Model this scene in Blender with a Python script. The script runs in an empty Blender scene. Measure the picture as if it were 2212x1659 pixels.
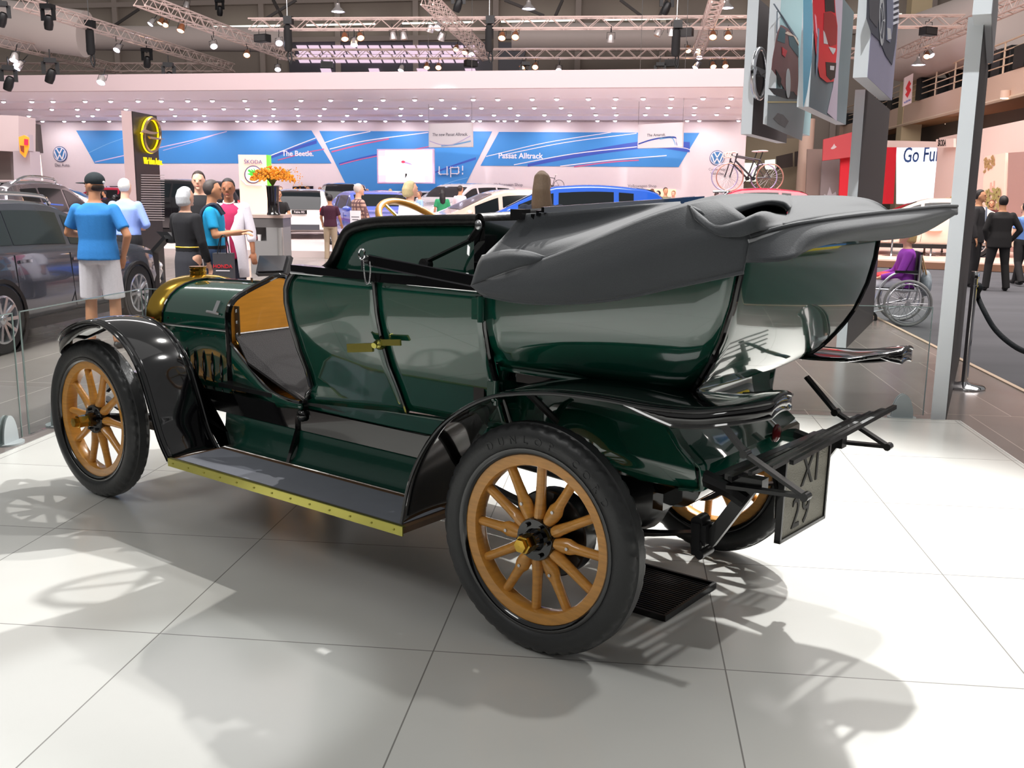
import bpy, bmesh, math, random
from math import sin, cos, pi, sqrt, atan2, radians as R_
from mathutils import Vector as V, Matrix
random.seed(7)
SC = bpy.context.scene
COL = SC.collection
W, H, FPX = 2212.0, 1659.0, 2137.4
YAW, PITCH, ROLL = -0.113794, -0.191032, 0.0113852
CAM = V((1.6259138, -3.1567089, 1.571071))
# ---------------- camera ----------------
fw = V((sin(YAW)*cos(PITCH), cos(YAW)*cos(PITCH), sin(PITCH)))
r0 = V((cos(YAW), -sin(YAW), 0)); u0 = r0.cross(fw)
RT = cos(ROLL)*r0 + sin(ROLL)*u0; UP = -sin(ROLL)*r0 + cos(ROLL)*u0
cam = bpy.data.cameras.new('camera'); camo = bpy.data.objects.new('camera', cam); COL.objects.link(camo)
cam.sensor_fit = 'HORIZONTAL'; cam.sensor_width = 36.0; cam.lens = FPX/W*36.0; cam.clip_end = 300
camo.matrix_world = Matrix(((RT.x, UP.x, -fw.x, CAM.x), (RT.y, UP.y, -fw.y, CAM.y), (RT.z, UP.z, -fw.z, CAM.z), (0, 0, 0, 1)))
SC.camera = camo
# ---------------- light and exposure ----------------
SC.view_settings.view_transform = 'Standard'; SC.view_settings.look = 'None'
SC.view_settings.gamma = 1.0; SC.view_settings.exposure = 0.0
SC.view_settings.use_curve_mapping = False
wd = bpy.data.worlds.new('hall_light'); SC.world = wd; wd.use_nodes = True
wd.node_tree.nodes['Background'].inputs[0].default_value = (1.0, 0.985, 0.96, 1)
wd.node_tree.nodes['Background'].inputs[1].default_value = 0.235
# car frame (x forward, y towards the camera side, z up)
CTH = 2.5965
CF = V((cos(CTH), sin(CTH), 0)); CL = V((-sin(CTH), cos(CTH), 0))
CO = V((1.3337, 0.036, 0)) - 0.695*CL
CARM = Matrix(((CF.x, CL.x, 0, CO.x), (CF.y, CL.y, 0, CO.y), (0, 0, 1, 0), (0, 0, 0, 1)))
CARI = CARM.inverted()
def car2w(x, y, z): return CARM @ V((x, y, z))
def lamp(kind, name, loc, target, energy, color=(1, 1, 1), **kw):
    l = bpy.data.lights.new(name, kind); l.energy = energy; l.color = color
    for k, v in kw.items(): setattr(l, k, v)
    o = bpy.data.objects.new(name, l); COL.objects.link(o); o.location = loc
    o.rotation_euler = (V(target)-V(loc)).to_track_quat('-Z', 'Y').to_euler(); return o
lamp('SPOT', 'stand_key_fill_spot', car2w(0.9, -5.0, 5.9), car2w(0.5, 0.6, 0), 2600, (1, .99, .97), spot_size=R_(62), spot_blend=.45, shadow_soft_size=.06)
lamp('SPOT', 'stand_key_fill_spot', car2w(-0.2, -3.2, 6.2), car2w(-.7, 0.3, 0), 700, (1, .99, .97), spot_size=R_(60), spot_blend=.5, shadow_soft_size=.06)
lamp('SPOT', 'stand_key_fill_spot', car2w(3.0, -3.6, 6.3), car2w(2.3, 0.8, 0), 1000, (1, .97, .93), spot_size=R_(62), spot_blend=.5, shadow_soft_size=.06)
lamp('SPOT', 'stand_key_fill_spot', car2w(-3.5, -1.0, 6.4), car2w(-1.0, .3, 0), 420, (1, .99, .97), spot_size=R_(60), spot_blend=.6, shadow_soft_size=.1)
lamp('SPOT', 'stand_key_fill_spot', car2w(1.0, 6.9, 6.5), car2w(0.6, 4.6, 0), 1700, (.97, .99, 1), spot_size=R_(36), spot_blend=.4, shadow_soft_size=.08)  # added fill spot, brightens the floor on the camera side
lamp('SPOT', 'stand_key_fill_spot', car2w(1.9, 5.0, 6.4), car2w(0.72, 1.75, 0), 750, (.95, .98, 1), spot_size=R_(11), spot_blend=.5, shadow_soft_size=.05)  # added narrow spot that makes the bright floor patch
lamp('AREA', 'hall_fill_light', (0.5, 1.0, 10), (0.5, 1.0, 0), 105, (1, .98, .96), shape='RECTANGLE', size=9, size_y=9)  # added overhead area fill, tops up the ambient light on the platform
lamp('AREA', 'hall_fill_light', car2w(2.6, 7.5, 8), car2w(1.2, 0, .6), 140, (1, .99, .97), shape='RECTANGLE', size=2.5, size_y=2.5)  # added soft fill from the camera side, lifts the near side of the car
lamp('AREA', 'hall_fill_light', (-6, 5, 9.5), (-5, 9.8, 0), 820, (1, .97, .95), shape='RECTANGLE', size=8, size_y=5, spread=R_(80))  # added area fill for the visitors and the estate at the left
lamp('AREA', 'hall_fill_light', (-4, 20, 12), (-4, 26, 0), 6000, (1, .93, .92), shape='RECTANGLE', size=30, size_y=10)  # added area fill for the white stand
lamp('AREA', 'hall_fill_light', (9, 12, 11), (10, 16, 0), 2200, (1, .92, .87), shape='RECTANGLE', size=8, size_y=12)  # added area fill for the stands at the right
def at_sign(u, v, d): return CAM+d*(fw+(u-W/2)/FPX*RT+(H/2-v)/FPX*UP)
lamp('SPOT', 'slab_spot_light', (2.2, -2.5, 7.2), (3.9, 7.0, 2.6), 1500, (.97, .99, 1), spot_size=R_(44), spot_blend=.6, shadow_soft_size=.08)
lamp('SPOT', 'sign_fill_spot', (-2.6, 16.8, 5.75), at_sign(972, 300, 35.5), 6000, (1, .97, .98), spot_size=R_(8), spot_blend=.6, shadow_soft_size=.08)  # added spot out of view, brightens the left hanging sign
lamp('SPOT', 'sign_fill_spot', (2.6, 16.0, 5.6), at_sign(1427, 302, 33.5), 6000, (1, .97, .98), spot_size=R_(8), spot_blend=.6, shadow_soft_size=.08)  # added spot out of view, brightens the right hanging sign
# ---------------- helpers ----------------
def ray(u, v): return fw + (u-W/2)/FPX*RT + (H/2-v)/FPX*UP
def at(u, v, d): return CAM + d*ray(u, v)            # point seen at (u, v), d metres in front of the camera
def gz(u, v, z=0.0):
    r = ray(u, v); return CAM + (z-CAM.z)/r.z*r
CC = CARI @ CAM
def crw(u, v): return CARI.to_3x3() @ ray(u, v)
def cy(u, v, Y):
    r = crw(u, v); return CC + (Y-CC.y)/r.y*r
def cx(u, v, X):
    r = crw(u, v); return CC + (X-CC.x)/r.x*r
def lin(c): return tuple((x/255/12.92 if x/255 <= .04045 else ((x/255+.055)/1.055)**2.4) for x in c)
MATS = {}
def mat(name, col, rough=.5, metal=0., coat=0., emit=0., noise=0., scale=8., bump=0., spec=.5, trans=0., ior=1.45, alpha=1., stretch=None, sheen=0.):
    if name in MATS: return MATS[name]
    m = bpy.data.materials.new(name); m.use_nodes = True; MATS[name] = m
    nt = m.node_tree; b = nt.nodes['Principled BSDF']; c = lin(col)
    b.inputs['Base Color'].default_value = (*c, 1); b.inputs['Roughness'].default_value = rough
    b.inputs['Metallic'].default_value = metal; b.inputs['Coat Weight'].default_value = coat; b.inputs['Coat Roughness'].default_value = .03
    b.inputs['Specular IOR Level'].default_value = spec; b.inputs['IOR'].default_value = ior
    b.inputs['Transmission Weight'].default_value = trans; b.inputs['Alpha'].default_value = alpha
    if sheen: b.inputs['Sheen Weight'].default_value = sheen
    if emit: b.inputs['Emission Color'].default_value = (*c, 1); b.inputs['Emission Strength'].default_value = emit
    if noise or bump:
        tc = nt.nodes.new('ShaderNodeTexCoord'); n = nt.nodes.new('ShaderNodeTexNoise'); n.inputs['Scale'].default_value = scale; n.inputs['Detail'].default_value = 5
        src = tc.outputs['Object']
        if stretch:
            mp = nt.nodes.new('ShaderNodeMapping'); mp.inputs['Scale'].default_value = stretch; nt.links.new(src, mp.inputs[0]); src = mp.outputs[0]
        nt.links.new(src, n.inputs['Vector'])
        if noise:
            mx = nt.nodes.new('ShaderNodeMix'); mx.data_type = 'RGBA'
            mx.inputs[6].default_value = (*[x*(1-noise) for x in c], 1); mx.inputs[7].default_value = (*[min(1, x*(1+noise)) for x in c], 1)
            nt.links.new(n.outputs['Fac'], mx.inputs[0]); nt.links.new(mx.outputs[2], b.inputs['Base Color'])
        if bump:
            bp = nt.nodes.new('ShaderNodeBump'); bp.inputs['Strength'].default_value = bump; bp.inputs['Distance'].default_value = .01
            nt.links.new(n.outputs['Fac'], bp.inputs['Height']); nt.links.new(bp.outputs[0], b.inputs['Normal'])
    return m
def emat(name, col, s=1.0): return mat(name, col, .6, emit=s)
def perp(a):
    a = a.normalized(); t = V((0, 0, 1)) if abs(a.z) < .9 else V((1, 0, 0))
    x = a.cross(t).normalized(); return x, a.cross(x).normalized()
def cr(pts, n):
    """resample a polyline as a Catmull-Rom curve, n steps per span"""
    P = [V(p) for p in pts]; out = []
    for i in range(len(P)-1):
        a = P[i-1] if i else 2*P[0]-P[1]; b, c = P[i], P[i+1]; d = P[i+2] if i+2 < len(P) else 2*P[-1]-P[-2]
        for k in range(n):
            t = k/n; out.append(.5*((2*b)+(c-a)*t+(2*a-5*b+4*c-d)*t*t+(3*b-a-3*c+d)*t*t*t))
    return out+[P[-1]]
def ip(tab, x):
    if x <= tab[0][0]: return tab[0][1]
    for (a, p), (b, q) in zip(tab, tab[1:]):
        if x <= b: return p+(q-p)*(x-a)/(b-a)
    return tab[-1][1]
class MB:
    def __init__(s): s.v = []; s.f = []
    def add(s, vs, fs):
        o = len(s.v); s.v += [tuple(p) for p in vs]; s.f += [tuple(i+o for i in f) for f in fs]; return s
    def box(s, c, d, M=None):
        c = V(c); h = V(d)/2; P = [V((a*h.x, b*h.y, e*h.z)) for a in (-1, 1) for b in (-1, 1) for e in (-1, 1)]
        P = [c+(M @ p if M else p) for p in P]
        return s.add(P, [(0, 1, 3, 2), (4, 6, 7, 5), (0, 4, 5, 1), (2, 3, 7, 6), (0, 2, 6, 4), (1, 5, 7, 3)])
    def bar(s, p, q, w, h=None, up=None):
        p, q = V(p), V(q); a = (q-p).normalized(); h = h or w
        if up: x = a.cross(V(up)).normalized(); y = x.cross(a)
        else: x, y = perp(a)
        P = [e+i*w/2*x+j*h/2*y for e in (p, q) for i, j in ((-1, -1), (1, -1), (1, 1), (-1, 1))]
        return s.add(P, [(0, 1, 2, 3), (7, 6, 5, 4)]+[(i, i+4, (i+1) % 4+4, (i+1) % 4) for i in range(4)])
    def tube(s, pts, r, n=8, caps=True, closed=False):
        P = [V(p) for p in pts]; m = len(P); rs = r if isinstance(r, (list, tuple)) else [r]*m; o = len(s.v); x = None
        for i, p in enumerate(P):
            a = (P[(i+1) % m]-P[i-1]) if closed else (P[min(i+1, m-1)]-P[max(i-1, 0)])
            if a.length < 1e-9: a = V((0, 0, 1))
            a.normalize()
            if x is None: x, y = perp(a)
            else:
                x = x-a*x.dot(a)
                if x.length < 1e-6: x = perp(a)[0]
                x.normalize(); y = a.cross(x)
            for k in range(n):
                t = 2*pi*k/n; s.v.append(tuple(p+rs[i]*(cos(t)*x+sin(t)*y)))
        for i in range(m if closed else m-1):
            j = (i+1) % m
            for k in range(n): s.f.append((o+i*n+k, o+i*n+(k+1) % n, o+j*n+(k+1) % n, o+j*n+k))
        if caps and not closed: s.f.append(tuple(o+k for k in range(n))[::-1]); s.f.append(tuple(o+(m-1)*n+k for k in range(n)))
        return s
    def cyl(s, p, q, r, r2=None, n=16): return s.tube([p, q], [r, r if r2 is None else r2], n)
    def lathe(s, prof, o, ax, n=32, mod=None, closed=False):
        """prof: (radius, along axis)"""
        o = V(o); a = V(ax).normalized(); x, y = perp(a); b = len(s.v); m = len(prof)
        for i in range(n):
            t = 2*pi*i/n
            for j, (r, h) in enumerate(prof):
                rr = r+(mod(i, j) if mod else 0); s.v.append(tuple(o+a*h+rr*(cos(t)*x+sin(t)*y)))
        for i in range(n):
            k = (i+1) % n
            for j in range(m if closed else m-1):
                l = (j+1) % m; s.f.append((b+i*m+j, b+k*m+j, b+k*m+l, b+i*m+l))
        return s
    def grid(s, rows, cu=False, cv=False):
        o = len(s.v); n = len(rows[0]); m = len(rows)
        for r in rows: s.v += [tuple(p) for p in r]
        for i in range(m if cv else m-1):
            j = (i+1) % m
            for k in range(n if cu else n-1): l = (k+1) % n; s.f.append((o+i*n+k, o+i*n+l, o+j*n+l, o+j*n+k))
        return s
    def prism(s, poly, vec):
        P = [V(p) for p in poly]; vec = V(vec); n = len(P)
        return s.add(P+[p+vec for p in P], [tuple(range(n))[::-1], tuple(range(n, 2*n))]+[(i, (i+1) % n, (i+1) % n+n, i+n) for i in range(n)])
    def ell(s, c, r, n=16, m=10, M=None, f=None):
        c = V(c); r = V(r) if not isinstance(r, (int, float)) else V((r, r, r)); rows = []
        for j in range(m+1):
            t = -pi/2+pi*j/m; row = []
            for i in range(n):
                a = 2*pi*i/n; p = V((cos(t)*cos(a)*r.x, cos(t)*sin(a)*r.y, sin(t)*r.z))
                if f: p = f(p)
                row.append(c+(M @ p if M else p))
            rows.append(row)
        return s.grid(rows, cu=True)
    def tf(s, M, i0=0):
        for i in range(i0, len(s.v)): s.v[i] = tuple(M @ V(s.v[i]))
        return s
    def mesh(s, name, smooth=40, doubles=True):
        me = bpy.data.meshes.new(name); me.from_pydata(s.v, [], s.f)
        bm = bmesh.new(); bm.from_mesh(me)
        if doubles: bmesh.ops.remove_doubles(bm, verts=bm.verts, dist=1e-5)
        bmesh.ops.recalc_face_normals(bm, faces=bm.faces); bm.to_mesh(me); bm.free()
        if smooth:
            me.polygons.foreach_set('use_smooth', [True]*len(me.polygons))
            if smooth < 180: me.set_sharp_from_angle(angle=R_(smooth))
        return me
    def build(s, name, m, parent=None, smooth=40, label=None):
        o = bpy.data.objects.new(name, s.mesh(name, smooth)); COL.objects.link(o); o.data.materials.append(m)
        if parent: o.parent = parent
        if label: o['label'] = label
        return o
def tag(o, label, cat, group=None, kind=None):
    o['label'] = label; o['category'] = cat
    if group: o['group'] = group
    if kind: o['kind'] = kind
    return o
def thing(name, label, cat, loc=(0, 0, 0), rz=0., group=None, M=None):
    o = bpy.data.objects.new(name, None); COL.objects.link(o); o.empty_display_size = .1
    if M is not None: o.matrix_world = M
    else: o.location = loc; o.rotation_euler = (0, 0, rz)
    return tag(o, label, cat, group)
def empty(name, parent, loc=(0, 0, 0), label=None):
    o = bpy.data.objects.new(name, None); COL.objects.link(o); o.parent = parent; o.location = loc; o.empty_display_size = .1
    if label: o['label'] = label
    return o
def struct(name, mb, m, smooth=40, label=None):
    o = mb.build(name, m, None, smooth); o['kind'] = 'structure'
    if label: o['label'] = label
    return o
def mod(o, kind, **kw):
    md = o.modifiers.new(kind.lower(), kind)
    for k, v in kw.items(): setattr(md, k, v)
    return md
def dup(root, label=None, M=None, loc=None, rz=None):
    def cp(o, par):
        c = o.copy(); COL.objects.link(c); c.parent = par
        for ch in KIDS.get(o.name, ()): cp(ch, c)
        return c
    KIDS = {}
    for o in bpy.data.objects:
        if o.parent: KIDS.setdefault(o.parent.name, []).append(o)
    r = cp(root, None)
    if M is not None: r.matrix_world = M
    if loc is not None: r.location = loc
    if rz is not None: r.rotation_euler = (0, 0, rz)
    if label: r['label'] = label
    return r
def text_mb(s, size, ext=.002, bold=0., sx=1., align='CENTER', spacing=1.):
    """lettering lying in the xy plane, readable from +z"""
    cu = bpy.data.curves.new('lettering', 'FONT'); cu.body = s; cu.size = size; cu.extrude = ext; cu.align_x = align; cu.align_y = 'CENTER'; cu.offset = bold; cu.space_character = spacing
    cu.resolution_u = 3
    o = bpy.data.objects.new('lettering', cu); COL.objects.link(o)
    bpy.context.view_layer.update()
    me = bpy.data.meshes.new_from_object(o.evaluated_get(bpy.context.evaluated_depsgraph_get()))
    mb = MB().add([V((v.co.x*sx, v.co.y, v.co.z)) for v in me.vertices], [tuple(p.vertices) for p in me.polygons])
    bpy.data.objects.remove(o); bpy.data.meshes.remove(me); bpy.data.curves.remove(cu); return mb
def basis(o, x, y, z=None):
    x = V(x).normalized(); y = V(y); z = x.cross(y).normalized() if z is None else V(z); y = z.cross(x)
    return Matrix(((x.x, y.x, z.x, o[0]), (x.y, y.y, z.y, o[1]), (x.z, y.z, z.z, o[2]), (0, 0, 0, 1)))
BLACK = mat('black_plastic', (18, 18, 20), .45)
CHROME = mat('chrome', (225, 225, 228), .08, 1.)
STEEL = mat('brushed_steel', (190, 190, 192), .25, 1.)
WHITE = mat('white_paint', (235, 232, 232), .5)
# ---------------- floor ----------------
def tile_mat(name, base, joint, sx, sy, jw, rough, var=.03, ox=0, oy=0, bumpy=.0, offset=0., spec=.5, coat=0.):
    m = bpy.data.materials.new(name); m.use_nodes = True; nt = m.node_tree; b = nt.nodes['Principled BSDF']; N = nt.nodes.new; L = nt.links.new
    tc = N('ShaderNodeTexCoord'); mp = N('ShaderNodeMapping'); mp.inputs['Location'].default_value = (ox, oy, 0); L(tc.outputs['Object'], mp.inputs[0])
    br = N('ShaderNodeTexBrick'); br.offset = offset; br.squash = 1.0
    c = lin(base); j = lin(joint)
    br.inputs['Color1'].default_value = (*[x*(1-var) for x in c], 1); br.inputs['Color2'].default_value = (*[min(1, x*(1+var)) for x in c], 1); br.inputs['Mortar'].default_value = (*j, 1)
    br.inputs['Scale'].default_value = 1.0; br.inputs['Mortar Size'].default_value = jw; br.inputs['Mortar Smooth'].default_value = .2; br.inputs['Brick Width'].default_value = sx; br.inputs['Row Height'].default_value = sy
    L(mp.outputs[0], br.inputs['Vector'])
    n = N('ShaderNodeTexNoise'); n.inputs['Scale'].default_value = 2.3; n.inputs['Detail'].default_value = 6; L(tc.outputs['Object'], n.inputs['Vector'])
    mx = N('ShaderNodeMix'); mx.data_type = 'RGBA'; mx.blend_type = 'MULTIPLY'; mx.inputs[0].default_value = 1
    rp = N('ShaderNodeMapRange'); rp.inputs[3].default_value = .93; rp.inputs[4].default_value = 1.04; L(n.outputs['Fac'], rp.inputs[0])
    cmb = N('ShaderNodeCombineColor'); [L(rp.outputs[0], cmb.inputs[i]) for i in range(3)]
    L(br.outputs['Color'], mx.inputs[6]); L(cmb.outputs[0], mx.inputs[7]); L(mx.outputs[2], b.inputs['Base Color'])
    r2 = N('ShaderNodeMapRange'); r2.inputs[3].default_value = rough*.75; r2.inputs[4].default_value = rough*1.3; L(n.outputs['Fac'], r2.inputs[0]); L(r2.outputs[0], b.inputs['Roughness'])
    b.inputs['Specular IOR Level'].default_value = spec; b.inputs['Coat Weight'].default_value = coat
    return m
struct('floor_display_platform', MB().box((0.99, -.4, -.01), (6.08, 9.0, .02)), tile_mat('white_stone_tile', (216, 216, 211), (140, 138, 134), 1.0, 1.0, .0028, .2))
struct('trim_1', MB().box((.99, 4.095, -.01), (6.1, .012, .024)).box((4.033, -.4, -.01), (.012, 9, .024)).box((-2.055, -.4, -.01), (.012, 9, .024)), mat('aluminium_edge', (225, 225, 222), .35, .6))
struct('floor_exhibition_stand', MB().box((-3.1, 11, -.07), (16.1, 31, .1)), tile_mat('dark_stone_tile', (136, 128, 124), (190, 180, 172), .6, 2.4, .004, .22, .06, offset=.5, oy=.4))
struct('trim_2', MB().box((4.97, 11, -.06), (.045, 31, .10)), mat('beige_edge', (214, 190, 165), .4))
struct('floor_aisle_carpet', MB().box((4, 20, -.125), (90, 104, .1)), mat('charcoal_carpet', (84, 84, 88), .95, noise=.35, scale=1.1, stretch=(.15, 1.2, 1), bump=.2))
# ---------------- glass barrier around the platform ----------------
GLASS = bpy.data.materials.new('clear_glass'); GLASS.use_nodes = True
_nt = GLASS.node_tree; _b = _nt.nodes['Principled BSDF']; _b.inputs['Base Color'].default_value = (.9, .97, .95, 1); _b.inputs['Roughness'].default_value = .0; _b.inputs['Transmission Weight'].default_value = 1; _b.inputs['IOR'].default_value = 1.06
_b.inputs['Coat Weight'].default_value = .35; _b.inputs['Coat Roughness'].default_value = 0
EDGE = mat('glass_edge', (128, 142, 140), .15, spec=.6)
def pane(name, p, q, h, label):
    t = thing(name, label, 'glass barrier', loc=(0, 0, 0), group='glass barrier panes'); p, q = V((*p, -.007)), V((*q, -.007)); h -= .013; up = V((0, 0, h))
    MB().bar(p+up/2, q+up/2, .012, h, up=(0, 0, 1)).build('glass_pane', GLASS, t, 0)
    MB().bar(p+up+V((0, 0, .003)), q+up+V((0, 0, .003)), .013, .006, up=(0, 0, 1)).bar(p, p+up, .0125, .005).bar(q, q+up, .0125, .005).build('polished_edge', EDGE, t, 0)
pane('glass_barrier', (-2.2, 2.70), (-2.17, 4.25), .81, 'clear glass barrier pane beside the black front fender')
pane('glass_barrier', (-2.22, 0.9), (-2.2, 2.62), .81, 'clear glass barrier pane at the left edge, in front of the grey estate car')
pane('glass_barrier', (-2.15, 4.27), (.85, 4.27), .81, 'clear glass barrier pane behind the green bonnet')
pane('glass_barrier', (.9, 4.27), (3.83, 4.27), .81, 'clear glass barrier pane behind the luggage rack, next to the white slab')
def foot(p, rz, label):
    t = thing('barrier_foot', label, 'barrier foot', loc=(*p, -.02), rz=rz, group='glass barrier feet'); m = mat('foot_grey', (176, 184, 186), .35)
    for s in (-1, 1):
        pl = [V((.075*cos(a), s*.010, .17*sin(a)+.012)) for a in [pi*k/16 for k in range(17)]]
        MB().prism(pl, (0, s*.012, 0)).build('clamp_plate', m, t)
    pl = [V((.10*cos(2*pi*k/24), .09*sin(2*pi*k/24), 0)) for k in range(24)]
    MB().prism(pl, (0, 0, .012)).build('base_plate', m, t)
foot((-2.18, 3.02), pi/2, 'round grey clamp foot under the glass beside the front wheel')
foot((-2.215, 2.50), pi/2, 'round grey clamp foot under the glass at the left edge of the picture')
foot((3.66, 4.20), 0, 'round grey clamp foot under the glass beside the tall white slab')

DIM = mat('hall_dim', (74, 68, 66), .8, noise=.15, scale=.3)
struct('wall_front', MB().box((0, -22, 4), (84, .3, 8.4)), DIM, 0); struct('wall_left', MB().box((-41, 15, 4), (.3, 74, 8.4)), DIM, 0); struct('wall_right', MB().box((41, 8, 4), (.3, 60, 8.4)), DIM, 0)
struct('wall_reflection_pale', MB().bar((11.5, 4.0, 1.4), (13.5, 9.6, 1.4), .2, 3.0, up=(0, 0, 1)), mat('reflection_panel_pale', (190, 200, 220), .5), 0)  # unseen pale panel, added for the car paint to reflect
struct('wall_reflection_blue', MB().bar((11.2, 6.2, 1.5), (12.4, 9.4, 1.5), .1, 1.2, up=(0, 0, 1)), mat('reflection_panel_blue', (70, 120, 180), .5), 0); struct('wall_reflection_yellow', MB().bar((10.9, 4.6, .55), (12.1, 8.6, .55), .6, .75, up=(0, 0, 1)), mat('reflection_panel_yellow', (226, 200, 50), .4), 0)  # unseen blue and yellow panels, added as reflections for the car paint
lamp('SPOT', 'reflection_panel_spot', (7.5, 5.5, 6.5), (12, 6.8, 1), 900, spot_size=R_(70), spot_blend=.5, shadow_soft_size=.1)  # added lamp lighting the unseen reflection panels
# ---------------- the veteran touring car ----------------
GREEN = mat('green_coachwork', (9, 76, 60), .12, coat=1., spec=.6, noise=.06, scale=2)
GREEN.node_tree.nodes['Principled BSDF'].inputs['Coat IOR'].default_value = 1.85
JET = mat('black_enamel', (9, 9, 11), .09, coat=1., spec=.6)
RUB = mat('tyre_rubber', (56, 57, 58), .38, bump=.12, scale=60)
OAK = mat('varnished_wood', (214, 152, 70), .28, coat=.6, noise=.28, scale=14, stretch=(1, 1, 7))
PLY = mat('dash_wood', (205, 138, 48), .3, coat=.5, noise=.25, scale=9, stretch=(1, .7, 7))
BRASSP = mat('pale_brass', (190, 184, 96), .22, .9, noise=.1, scale=5)
BRASS = mat('polished_brass', (206, 168, 74), .18, 1., noise=.12, scale=5)
IRON = mat('black_iron', (20, 20, 22), .35, coat=.3, bump=.1, scale=30)
CLOTH = mat('hood_fabric', (72, 75, 79), .85, bump=.12, scale=220, noise=.12, sheen=.3)
LEATHER = mat('black_leather', (22, 21, 21), .38, bump=.3, scale=40)
CARPET = mat('grey_carpet', (40, 38, 39), .95, bump=.8, scale=260, noise=.35)
CAR = thing('touring_car', 'dark green and black vintage open touring car with wooden wheels on the white tiled platform', 'car', M=CARM)
def both(fn):
    for s in (1, -1): fn(s)
def mir(pts, s): return [V((p[0], p[1]*s, p[2])) for p in pts]
# --- wheels
def wheel(x, s, n, bolts, capx):
    w = empty('wheel', CAR, (x, .65*s, .407)); a = (0, s, 0)
    def treads(i, j): return -.007 if (j in (5, 6, 12, 13) and i % 4 == 0) else (-.003 if j in (7, 11) else 0)
    prof = [(.312, -.030), (.322, -.046), (.345, -.055), (.368, -.055), (.386, -.049), (.397, -.041), (.402, -.033), (.404, -.022), (.4075, -.018), (.4075, .0), (.4075, .018), (.404, .022), (.402, .033), (.397, .041), (.386, .049), (.368, .055), (.345, .055), (.322, .046), (.312, .030)]
    t = MB().lathe(prof, (0, 0, 0), a, 176, treads)
    for i, (x_, y_, z_) in enumerate(t.v):            # flat where it stands
        if z_ < -.4: t.v[i] = (x_, y_*1.04, -.4-(-.4-z_)*.3)
    t.build('tyre', RUB, w, 50)
    MB().lathe([(.298, -.036), (.318, -.036), (.322, -.048), (.312, -.048), (.300, -.040)], (0, 0, 0), a, 64, closed=True).lathe([(.298, .036), (.318, .036), (.322, .048), (.312, .048), (.300, .040)], (0, 0, 0), a, 64, closed=True).build('rim_band', JET, w)
    MB().lathe([(.258, -.022), (.262, -.03), (.301, -.034), (.301, .034), (.262, .03), (.258, .022)], (0, 0, 0), a, 72, closed=True).build('felloe', OAK, w)
    for k in range(n):
        an = 2*pi*k/n+.03; d = V((cos(an), 0, sin(an))); sd = V((-sin(an), 0, cos(an))); rows = []
        bul = bolts and k % 2 == 0
        for r, wd_, th in ((.045, .012, .024), (.085, .0225, .026), (.105, .020 if not bul else .027, .024), (.13, .0185 if not bul else .029, .021), (.155, .0175 if not bul else .0195, .019), (.2, .017, .018), (.262, .0165, .018)):
            rows.append([d*r+sd*wd_*cos(q)+V((0, s, 0))*th*sin(q) for q in [2*pi*i/10 for i in range(10)]])
        sp = MB().grid(rows, cu=True); sp.add(rows[-1], [tuple(range(10))]); sp.build('spoke', OAK, w)
        if bul: MB().cyl(d*.13+V((0, s*.014, 0)), d*.13+V((0, s*.026, 0)), .006, n=8).build('spoke_bolt', STEEL, w)
    MB().lathe([(0.001, .030), (.072, .030), (.076, .024), (.076, -.024), (0.001, -.03)], (0, 0, 0), a, 40).build('hub_flange', JET, w)
    hb = MB().lathe([(.042, .028), (.036, .05), (.034, .062), (.001, .062)], (0, 0, 0), a, 24)
    for k in range(6): an = 2*pi*k/6; p = V((.057*cos(an), 0, .057*sin(an))); hb.cyl(p+V((0, .028*s, 0)), p+V((0, .042*s, 0)), .008, n=6)
    hb.build('hub', JET, w)
    MB().lathe([(.030, .058), (.032, .065), (.032, .062+capx*.7), (.026, .062+capx*.72), (.024, .062+capx), (.001, .064+capx)], (0, 0, 0), a, 6).build('hub_cap', BRASS, w, 20)
    return w
WHEELS = {}
for x_, n_, b_, c_ in ((0, 12, True, .05), (2.8166, 10, False, .075)):
    for s_ in (1, -1): WHEELS[(x_ > 1, s_)] = wheel(x_, s_, n_, b_, c_)
def tyre_letters(w, word, a0, step, r=.352):
    mb = MB()
    for i, ch in enumerate(word):
        if ch == ' ': continue
        g = text_mb(ch, .040, .0018); an = a0-i*step
        up = V((-cos(an), 0, sin(an))); rt = V((sin(an), 0, cos(an)))      # seen from +y with -x to the right
        rt = V((-sin(an), 0, -cos(an)))
        g.tf(Matrix(((rt.x, up.x, 0, up.x*r), (0, 0, 1, .0553), (rt.z, up.z, 0, up.z*r), (0, 0, 0, 1)))); mb.add(g.v, g.f)
    mb.build('tyre_lettering', RUB, w, 0)
tyre_letters(WHEELS[(False, 1)], 'DUNLOP CORD', R_(120), R_(8.6))
# --- chassis
fr = MB()
for s in (1, -1):
    fr.bar((2.95, .36*s, .55), (.75, .37*s, .545), .05, .10, up=(0, 0, 1)).bar((.76, .37*s, .55), (.1, .38*s, .66), .05, .09, up=(0, 0, 1)).bar((.12, .38*s, .66), (-.45, .38*s, .64), .05, .08, up=(0, 0, 1))
    fr.tube(cr([(2.95, .36*s, .55), (3.1, .36*s, .54), (3.22, .36*s, .47)], 4), .028)
for x in (2.4, 1.5, .8, -.3): fr.bar((x, -.37, .53), (x, .37, .53), .04, .06)
fr.build('chassis_frame', JET, CAR)
MB().tube([(2.8166, -.6, .40), (2.8166, -.4, .36), (2.8166, .4, .36), (2.8166, .6, .40)], .026).build('front_axle', IRON, CAR)
MB().tube([(0, -.58, .407), (0, -.17, .407), (0, -.12, .41), (0, 0, .41), (0, .12, .41), (0, .17, .407), (0, .58, .407)], [.04, .042, .11, .145, .11, .042, .04], 20).build('rear_axle', IRON, CAR)
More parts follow.
